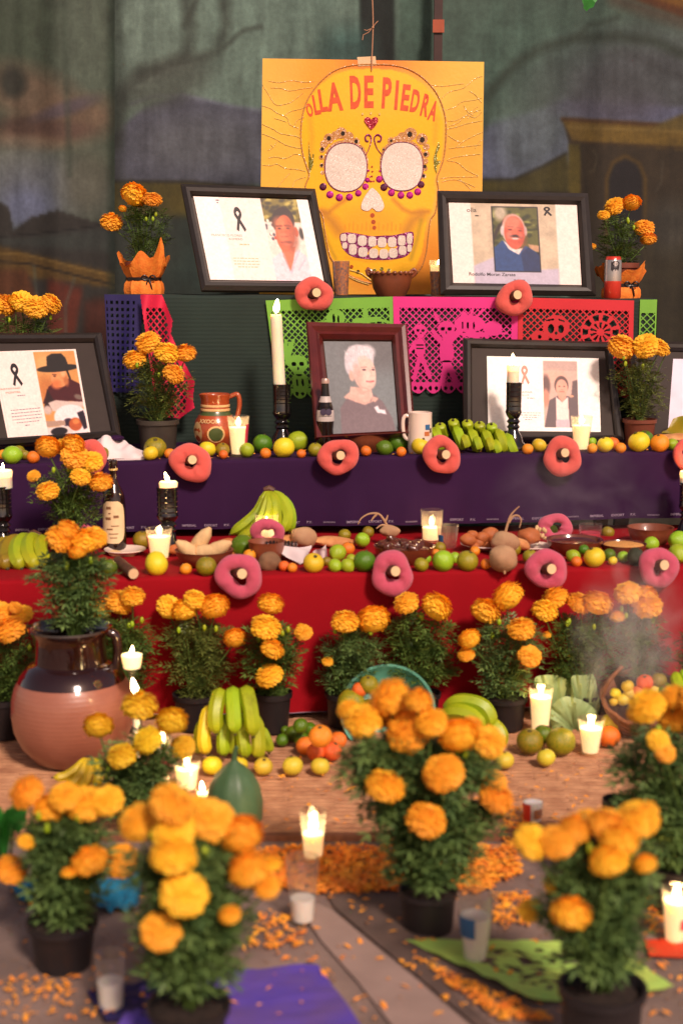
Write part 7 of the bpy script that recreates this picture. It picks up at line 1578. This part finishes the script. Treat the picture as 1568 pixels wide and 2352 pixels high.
# on the top step, wrapped in orange crepe paper
def crepe(t, cx, vt, vb, rt, rb, D, tall=None, seed=0):
    s = mpp(vb, D); hp = P(cx, vt, D).z - P(cx, vb, D).z; n = 54; vs = []; r_ = random.Random(seed); ph = r_.random() * 6
    prof = [(0, 1.0), (.12, 1.04), (.3, 1.0), (.42, .86), (.46, .84), (.5, .88), (.62, 1.02), (.8, 1.14), (1.0, 1.3)]
    for k, (f, q) in enumerate(prof):
        for i in range(n):
            a = 2 * math.pi * i / n; e = 1
            pleat = 1 + .03 * math.sin(11 * a + ph) + .02 * math.sin(23 * a) 
            z = hp * f
            if k == len(prof) - 1: z += hp * (.18 * math.sin(3 * a + ph) + .10 * math.sin(7 * a)); e = 1 + .06 * math.sin(5 * a)
            if tall is not None and k >= len(prof) - 2:
                w = max(0, 1 - abs(((a - tall + math.pi) % (2 * math.pi)) - math.pi) / .5); z += hp * .75 * w * (1 if k == len(prof) - 1 else .35)
            rad = (rb + (rt - rb) * f) * s * q * pleat * e; vs.append((math.cos(a) * rad, math.sin(a) * rad, z))
    mb = MB(); mb.add(vs, [(j * n + i, j * n + (i + 1) % n, (j + 1) * n + (i + 1) % n, (j + 1) * n + i) for j in range(len(prof) - 1) for i in range(n)]); mb.build('crepe_wrap', M['crepe'], t)
    rad = (rb + (rt - rb) * .44) * s * .9; z = hp * .45; mb = MB(); m_ = 36
    vs = [];
    for i in range(m_): a = 2 * math.pi * i / m_; vs += [(math.cos(a) * rad * 1.03, math.sin(a) * rad * 1.03, z - .007), (math.cos(a) * rad * 1.03, math.sin(a) * rad * 1.03, z + .005)]
    mb.add(vs, [(2 * i, (2 * i + 2) % (2 * m_), (2 * i + 3) % (2 * m_), 2 * i + 1) for i in range(m_)])
    b0 = Vector((rad * .42, -rad * .95, z))
    for sg_ in (-1, 1):
        q = smoothpts([tuple(b0), tuple(b0 + Vector((sg_ * .014, -.006, .012))), tuple(b0 + Vector((sg_ * .026, -.006, .004))), tuple(b0 + Vector((sg_ * .014, -.004, -.006))), tuple(b0)], 4); mb.tube([Vector(v) for v in q], .0032, 6)
        q = smoothpts([tuple(b0), tuple(b0 + Vector((sg_ * .008, -.006, -.02))), tuple(b0 + Vector((sg_ * .012, -.002, -.042)))], 4); mb.tube([Vector(v) for v in q], .003, 6)
    mb.build('black_ribbon', M['ribbon'], t)
t = mplant('marigold plant wrapped in orange crepe paper with black ribbon, left end of the top step', GREEN, 331, 676, ('pot_brown', 602, 40, 36), [(309, 447, 30), (350, 458, 22), (256, 510, 26), (282, 479, 9)], [(338, 520, 58, 50), (332, 575, 44, 30), (318, 490, 32, 26)], D=5.42, n=330, seed=1, bm='marigold_deep', leafL=.045)
crepe(t, 331, 598, 676, 44, 44, 5.42, tall=-.6, seed=2)
t = mplant('marigold plant wrapped in orange crepe paper behind the drink can', GREEN, 1424, 680, ('pot_brown', 604, 38, 34), [(1410, 474, 23), (1450, 465, 21), (1385, 494, 14), (1478, 524, 23), (1488, 549, 19), (1358, 566, 10), (1466, 516, 10)], [(1422, 545, 50, 50), (1425, 590, 38, 24)], D=5.42, n=300, seed=3, bm='marigold_deep', leafL=.045)
crepe(t, 1424, 612, 680, 44, 42, 5.42, seed=5)
# behind the hat man portrait
mplant('marigold plant showing only its flowers above the hat man portrait', PURPLE, 62, 1010, ('pot_brown', 900, 50, 40), [(13, 700, 28), (51, 692, 26), (84, 706, 29), (117, 698, 25), (-20, 705, 26), (36, 690, 18)], [(60, 760, 85, 38), (60, 840, 70, 60)], D=5.2, n=340, seed=4, leafL=.06)
mplant('marigold plant in a grey plastic pot between the hat man portrait and the clay jug', PURPLE, 364, 1027, ('pot_grey', 963, 47, 39), [(340, 787, 28), (384, 811, 29), (426, 811, 25), (310, 826, 27), (399, 859, 25)], [(362, 880, 78, 50), (358, 930, 62, 34), (350, 845, 40, 24)], D=4.92, n=330, seed=5, lm='foliage_warm')
mplant('marigold plant in a small terracotta pot right of the jacket portrait', PURPLE, 1466, 1026, ('pot_brown', 962, 37, 31), [(1428, 797, 32), (1482, 795, 30, -.03), (1512, 798, 24), (1528, 808, 10)], [(1466, 862, 60, 46), (1478, 915, 48, 44)], D=4.95, n=300, seed=6, lm='foliage_warm', leafL=.05)
mplant('yellow-orange marigold plant on the red step behind the jar plant', RED, 160, 1300, ('pot_black', 1225, 46, 38), [(110, 1026, 28), (150, 1022, 20), (170, 1020, 26), (172, 1048, 31), (210, 1060, 26), (185, 1095, 23), (232, 1107, 27), (78, 1093, 15), (110, 1128, 26)], [(160, 1120, 80, 50), (170, 1170, 62, 40)], D=4.33, n=420, seed=7, bm='marigold')
# in the jar
marigold('marigold plant growing out of the big clay jar', (JAR[0].x, JAR[1], JAR[0].z - .09), JAR[1], [(139, 1238, 34), (194, 1243, 34), (218, 1234, 28), (157, 1216, 26), (180, 1264, 24)], [(165, 1320, 88, 50), (170, 1390, 66, 52), (175, 1290, 60, 30)], bm='marigold_deep', n=520, seed=8, leafL=.065, lm='foliage_cool')
# row on the ground before the red cloth
mplant('marigold plant cut by the left edge in front of the red cloth', FLOOR, 10, 1700, ('pot_black', 1600, 50, 40), [(0, 1402, 24), (22, 1446, 36), (52, 1410, 24), (-20, 1430, 26), (36, 1396, 16)], [(30, 1510, 66, 70), (20, 1580, 50, 40)], D=3.85, n=360, seed=9, bm='marigold_deep')
mplant('marigold plant behind the right side of the big jar', FLOOR, 280, 1690, ('pot_black', 1600, 46, 38), [(230, 1400, 26), (273, 1383, 33), (304, 1370, 28), (205, 1390, 14)], [(282, 1470, 74, 60), (285, 1540, 62, 60)], D=3.92, n=420, seed=10)
mplant('marigold plant with four flowers in a cluster, behind the banana hand', FLOOR, 450, 1680, ('pot_black', 1592, 50, 42), [(388, 1393, 28), (425, 1399, 31), (447, 1377, 25), (493, 1392, 33), (540, 1465, 26)], [(455, 1465, 76, 52), (460, 1530, 72, 52), (450, 1590, 36, 20)], D=3.93, n=460, seed=11, lm='foliage_warm')
mplant('marigold plant with flowers in a vertical column, in front of the red cloth', FLOOR, 628, 1688, ('pot_black', 1588, 42, 33), [(622, 1386, 30), (610, 1441, 34), (626, 1491, 27), (618, 1552, 31), (697, 1453, 20), (692, 1440, 10)], [(622, 1500, 68, 74), (625, 1580, 40, 24)], D=3.9, n=400, seed=12)
mplant('marigold plant with two big blooms left of the teal bowl', FLOOR, 790, 1680, ('pot_black', 1590, 42, 35), [(792, 1428, 32), (857, 1422, 37), (752, 1520, 13)], [(812, 1490, 72, 52), (800, 1550, 62, 44)], D=3.95, n=400, seed=13, lm='foliage_cool')
mplant('marigold plant with two spread blooms behind the teal bowl', FLOOR, 965, 1680, ('pot_black', 1590, 44, 36), [(933, 1385, 28), (1003, 1393, 36)], [(965, 1450, 84, 50), (970, 1520, 84, 54)], D=3.97, n=460, seed=14)
mplant('marigold plant in a black pot with six scattered blooms, right of the centre', FLOOR, 1157, 1674, ('pot_black', 1598, 50, 42), [(1115, 1403, 34), (1165, 1368, 37), (1196, 1445, 32), (1077, 1467, 26), (1070, 1503, 19), (1215, 1507, 26)], [(1165, 1480, 88, 64), (1160, 1560, 62, 44)], D=3.93, n=480, seed=15, lm='foliage_cool')
mplant('marigold plant with a row of blooms behind the cabbage', FLOOR, 1335, 1680, ('pot_black', 1590, 46, 38), [(1275, 1373, 30), (1250, 1402, 29), (1330, 1385, 28), (1372, 1384, 34), (1416, 1416, 19), (1255, 1458, 12)], [(1338, 1460, 74, 56), (1330, 1530, 62, 40)], D=3.99, n=420, seed=16)
mplant('marigold plant veiled in incense smoke behind the basket', FLOOR, 1460, 1672, ('pot_black', 1590, 44, 36), [(1440, 1362, 30), (1482, 1366, 27), (1486, 1393, 33)], [(1465, 1440, 60, 50), (1465, 1510, 62, 50)], D=4.0, n=360, seed=17, lm='foliage_cool')
mplant('marigold plant mostly beyond the right edge behind the basket', FLOOR, 1610, 1690, ('pot_black', 1590, 44, 36), [(1600, 1420, 30), (1640, 1400, 30)], [(1600, 1500, 50, 60)], D=3.9, n=160, seed=27)
# nearer ones
mplant('yellow marigold plant standing before the big jar', FLOOR, 320, 1935, ('pot_black', 1840, 58, 46), [(320, 1620, 41), (395, 1656, 36), (227, 1666, 34), (340, 1700, 33), (280, 1737, 33), (420, 1716, 28)], [(325, 1740, 86, 52), (320, 1810, 82, 56), (318, 1850, 50, 40)], D=3.16, n=560, seed=18, bm='marigold_yellow', lm='foliage_cool', leafL=.065)
mplant('large marigold plant in the centre with a dozen heavy blooms', FLOOR, 982, 2156, ('pot_black', 2040, 66, 56), [(895, 1600, 46), (833, 1655, 42), (960, 1608, 34), (938, 1682, 50), (990, 1660, 36), (862, 1640, 34, .06), (1052, 1688, 44), (1118, 1704, 40), (1018, 1776, 46), (884, 1806, 44), (978, 1884, 44), (1130, 1800, 34, .05), (1138, 1832, 40), (1080, 1670, 28, .07), (800, 1630, 26, .08), (910, 1640, 40, .05)], [(980, 1760, 160, 76), (990, 1870, 138, 80), (995, 1960, 96, 62), (850, 1745, 66, 56)], n=1050, seed=19, bm='marigold_deep', lm='foliage_cool', leafL=.075)
mplant('marigold plant in a black pot at the front left', FLOOR, 148, 2246, ('pot_black', 2112, 78, 60), [(62, 1819, 40), (117, 1855, 41), (150, 1830, 35), (198, 1847, 44), (247, 1839, 36), (205, 1976, 41), (278, 1977, 40, .06), (28, 1998, 36), (60, 1934, 19), (158, 2004, 18)], [(150, 1925, 88, 58), (150, 2005, 76, 56), (150, 2070, 50, 34)], n=560, seed=20, bm='marigold_deep', lm='foliage_cool', leafL=.075)
mplant('nearest marigold plant at the bottom, crowned with a dozen blooms', FLOOR, 436, 2480, ('pot_black', 2305, 92, 72), [(395, 1847, 50), (318, 1888, 45), (399, 1911, 48), (399, 1965, 52), (487, 1884, 50), (552, 1917, 52), (572, 1997, 50), (423, 2053, 53), (370, 2139, 45), (528, 2101, 25), (614, 2038, 28), (622, 1985, 24), (450, 1870, 44, .06), (520, 1900, 40, .08)], [(440, 1985, 130, 76), (440, 2095, 118, 80), (442, 2200, 92, 70)], D=2.2, n=880, seed=21, bm='marigold', lm='foliage_cool', leafL=.07)
mplant('marigold plant in a dark pot at the front right corner', FLOOR, 1376, 2470, ('pot_black', 2262, 96, 84), [(1221, 1934, 41), (1278, 1934, 41), (1320, 1903, 40), (1395, 1896, 45), (1421, 1928, 46), (1463, 1882, 48), (1397, 1976, 46), (1310, 2097, 47), (1274, 2032, 27), (1480, 1984, 28), (1218, 2092, 28, .06), (1350, 1890, 36, .08), (1484, 1866, 26)], [(1385, 1985, 112, 62), (1372, 2080, 108, 72), (1378, 2170, 76, 58)], D=2.22, n=760, seed=22, bm='marigold', lm='foliage_cool', leafL=.07)
mplant('marigold plant on the right beside the lit glass, cut by the edge', FLOOR, 1560, 2120, ('pot_black', 1985, 70, 58), [(1484, 1622, 42), (1554, 1640, 46), (1600, 1610, 46), (1510, 1701, 25), (1526, 1728, 24), (1464, 1640, 26, .06), (1545, 1600, 30)], [(1530, 1740, 110, 80), (1535, 1860, 120, 90), (1540, 1940, 90, 50)], D=2.75, n=680, seed=23, bm='marigold', lm='foliage_cool', leafL=.075)
vessel('empty_pot', 'low black plastic pot on the mat edge behind the front right marigolds', 'pot', FLOOR, 1415, 1908, [('pot_shell', 'pot_black', [(1908, 26), (1850, 34), (1834, 35), (1834, 32), (1900, 24), (1902, 1)])], D=2.95)

# ------------------------------------------------------------------ fallen petals
def petals(label, areas, seed):
    r_ = random.Random(seed); mb = MB()
    for (poly_, cnt, zz) in areas:
        xs = [p[0] for p in poly_]; ys = [p[1] for p in poly_]; k = 0; guard = 0
        while k < cnt and guard < cnt * 20:
            guard += 1; x, y = r_.uniform(min(xs), max(xs)), r_.uniform(min(ys), max(ys)); ins = False; n = len(poly_)
            for i in range(n):
                x1, y1 = poly_[i]; x2, y2 = poly_[(i + 1) % n]
                if (y1 > y) != (y2 > y) and x < (x2 - x1) * (y - y1) / (y2 - y1) + x1: ins = not ins
            if not ins: continue
            k += 1; p = FLOOR.hit(x, y); p.z = (zz if zz else .007) + r_.random() * .010 * (1 if cnt > 600 else .5); a = r_.random() * 6.28; l = r_.uniform(.004, .012); w = l * r_.uniform(.35, .6)
            if mat_front < p.y < mat_back: p.z += .014
            u = Vector((math.cos(a) * l, math.sin(a) * l, r_.uniform(-.1, .5) * l)); v = Vector((-math.sin(a) * w, math.cos(a) * w, r_.uniform(-.3, .3) * w))
            mb.add([p - u, p - v * .9 + Vector((0, 0, .0015)), p + u, p + v * .9 + Vector((0, 0, .0015))], [(0, 1, 2, 3)])
    o = mb.build('marigold_petals', M['petal'], None, False); tag(o, label, 'petals', None, 'stuff')
petals('band of orange marigold petals laid across the ground in front of the mat', [([(560, 1965), (720, 1950), (900, 1955), (1180, 1955), (1200, 2010), (1100, 2062), (985, 2050), (840, 2058), (720, 2062), (640, 2050), (600, 2010)], 4600, 0), ([(1130, 2060), (1215, 2055), (1215, 2130), (1140, 2135)], 160, 0), ([(1150, 1880), (1200, 1870), (1210, 1960), (1150, 1960)], 160, 0)], 1)
petals('loose marigold petals scattered over the ground among the pots', [([(0, 2050), (1568, 2050), (1568, 2352), (0, 2352)], 260, 0), ([(590, 2110), (720, 2100), (700, 2180), (560, 2190)], 120, 0), ([(930, 2200), (1010, 2230), (1280, 2352), (1150, 2352)], 260, 0), ([(0, 1880), (1568, 1880), (1568, 2060), (0, 2060)], 160, 0), ([(600, 1760), (1500, 1760), (1500, 1920), (600, 1920)], 150, 0), ([(0, 2250), (200, 2250), (300, 2352), (0, 2352)], 90, 0), ([(1480, 2070), (1568, 2070), (1568, 2160), (1480, 2160)], 90, 0)], 2)
# grit on the ground
gm = MB(); r_ = random.Random(77)
for _ in range(1500):
    p = FLOOR.hit(r_.uniform(-60, 1630), r_.uniform(1935, 2400)); s_ = r_.uniform(.0012, .004)
    gm.add([p + Vector((s_ * math.cos(a), s_ * math.sin(a), .001)) for a in (0, 2.1, 4.2)] + [p + Vector((0, 0, .001 + s_ * .8))], [(0, 1, 3), (1, 2, 3), (2, 0, 3)])
tag(gm.build('grit', M['root_brown'], None, False), 'small grit and crumbs on the grey ground', 'grit', None, 'stuff')
# bits on the altar cloths
mb = MB(); r_ = random.Random(9)
for _ in range(130):
    x = r_.uniform(-1, 1.2); y = PURPLE.front(x) + r_.uniform(.01, .3); a = r_.random() * 6; l = .007; p = Vector((x, y, PURPLE.z(x) + .006)); u = Vector((math.cos(a) * l, math.sin(a) * l, .001)); v = Vector((-math.sin(a) * l * .5, math.cos(a) * l * .5, .001)); mb.add([p - u, p - v, p + u, p + v], [(0, 1, 2, 3)])
tag(mb.build('marigold_petals', M['petal'], None, False), 'loose marigold petals on the purple step among the fruit', 'petals', None, 'stuff')
# ================================================================== INCENSE SMOKE
def smoke(name, label, c, r, dens, seed):
    m = bpy.data.materials.new('smoke_' + str(seed)); m.use_nodes = True; nt = m.node_tree; nt.nodes.clear()
    o = nt.nodes.new('ShaderNodeOutputMaterial'); v = nt.nodes.new('ShaderNodeVolumePrincipled'); v.inputs['Color'].default_value = (1, 1, 1, 1); v.inputs['Anisotropy'].default_value = -.2
    tc = nt.nodes.new('ShaderNodeTexCoord'); n = nt.nodes.new('ShaderNodeTexNoise'); n.inputs['Scale'].default_value = 2.4; n.inputs['Detail'].default_value = 3; n.inputs['Distortion'].default_value = .8
    ln = nt.nodes.new('ShaderNodeVectorMath'); ln.operation = 'LENGTH'; fall = nt.nodes.new('ShaderNodeMapRange'); fall.inputs[1].default_value = 1.0; fall.inputs[2].default_value = .1
    mr = nt.nodes.new('ShaderNodeMapRange'); mr.inputs[1].default_value = .42; mr.inputs[2].default_value = .75; mr.inputs[4].default_value = dens
    mu = nt.nodes.new('ShaderNodeMath'); mu.operation = 'MULTIPLY'
    mp = nt.nodes.new('ShaderNodeMapping'); mp.inputs['Location'].default_value = (seed, seed * 2, 0)
    nt.links.new(tc.outputs['Object'], mp.inputs[0]); nt.links.new(mp.outputs[0], n.inputs['Vector']); nt.links.new(tc.outputs['Object'], ln.inputs[0]); nt.links.new(ln.outputs['Value'], fall.inputs[0])
    nt.links.new(n.outputs['Fac'], mr.inputs[0]); nt.links.new(mr.outputs[0], mu.inputs[0]); nt.links.new(fall.outputs[0], mu.inputs[1]); nt.links.new(mu.outputs[0], v.inputs['Density']); nt.links.new(v.outputs[0], o.inputs['Volume'])
    mb = MB(); mb.ell((0, 0, 0), (1, 1, 1), 20, 12); me = mb.mesh(name, m)
    ob = link(name, me, None, c, r); return tag(ob, label, 'smoke', None, 'stuff')
smoke('incense_smoke', 'pale incense smoke drifting up in front of the marigolds above the basket', P(1450, 1480, 3.82), (.19, .08, .30), 11, 1)
smoke('incense_smoke', 'faint veil of smoke in front of the purple cloth at the right', P(1330, 1140, 4.3), (.30, .08, .22), 2.2, 3)
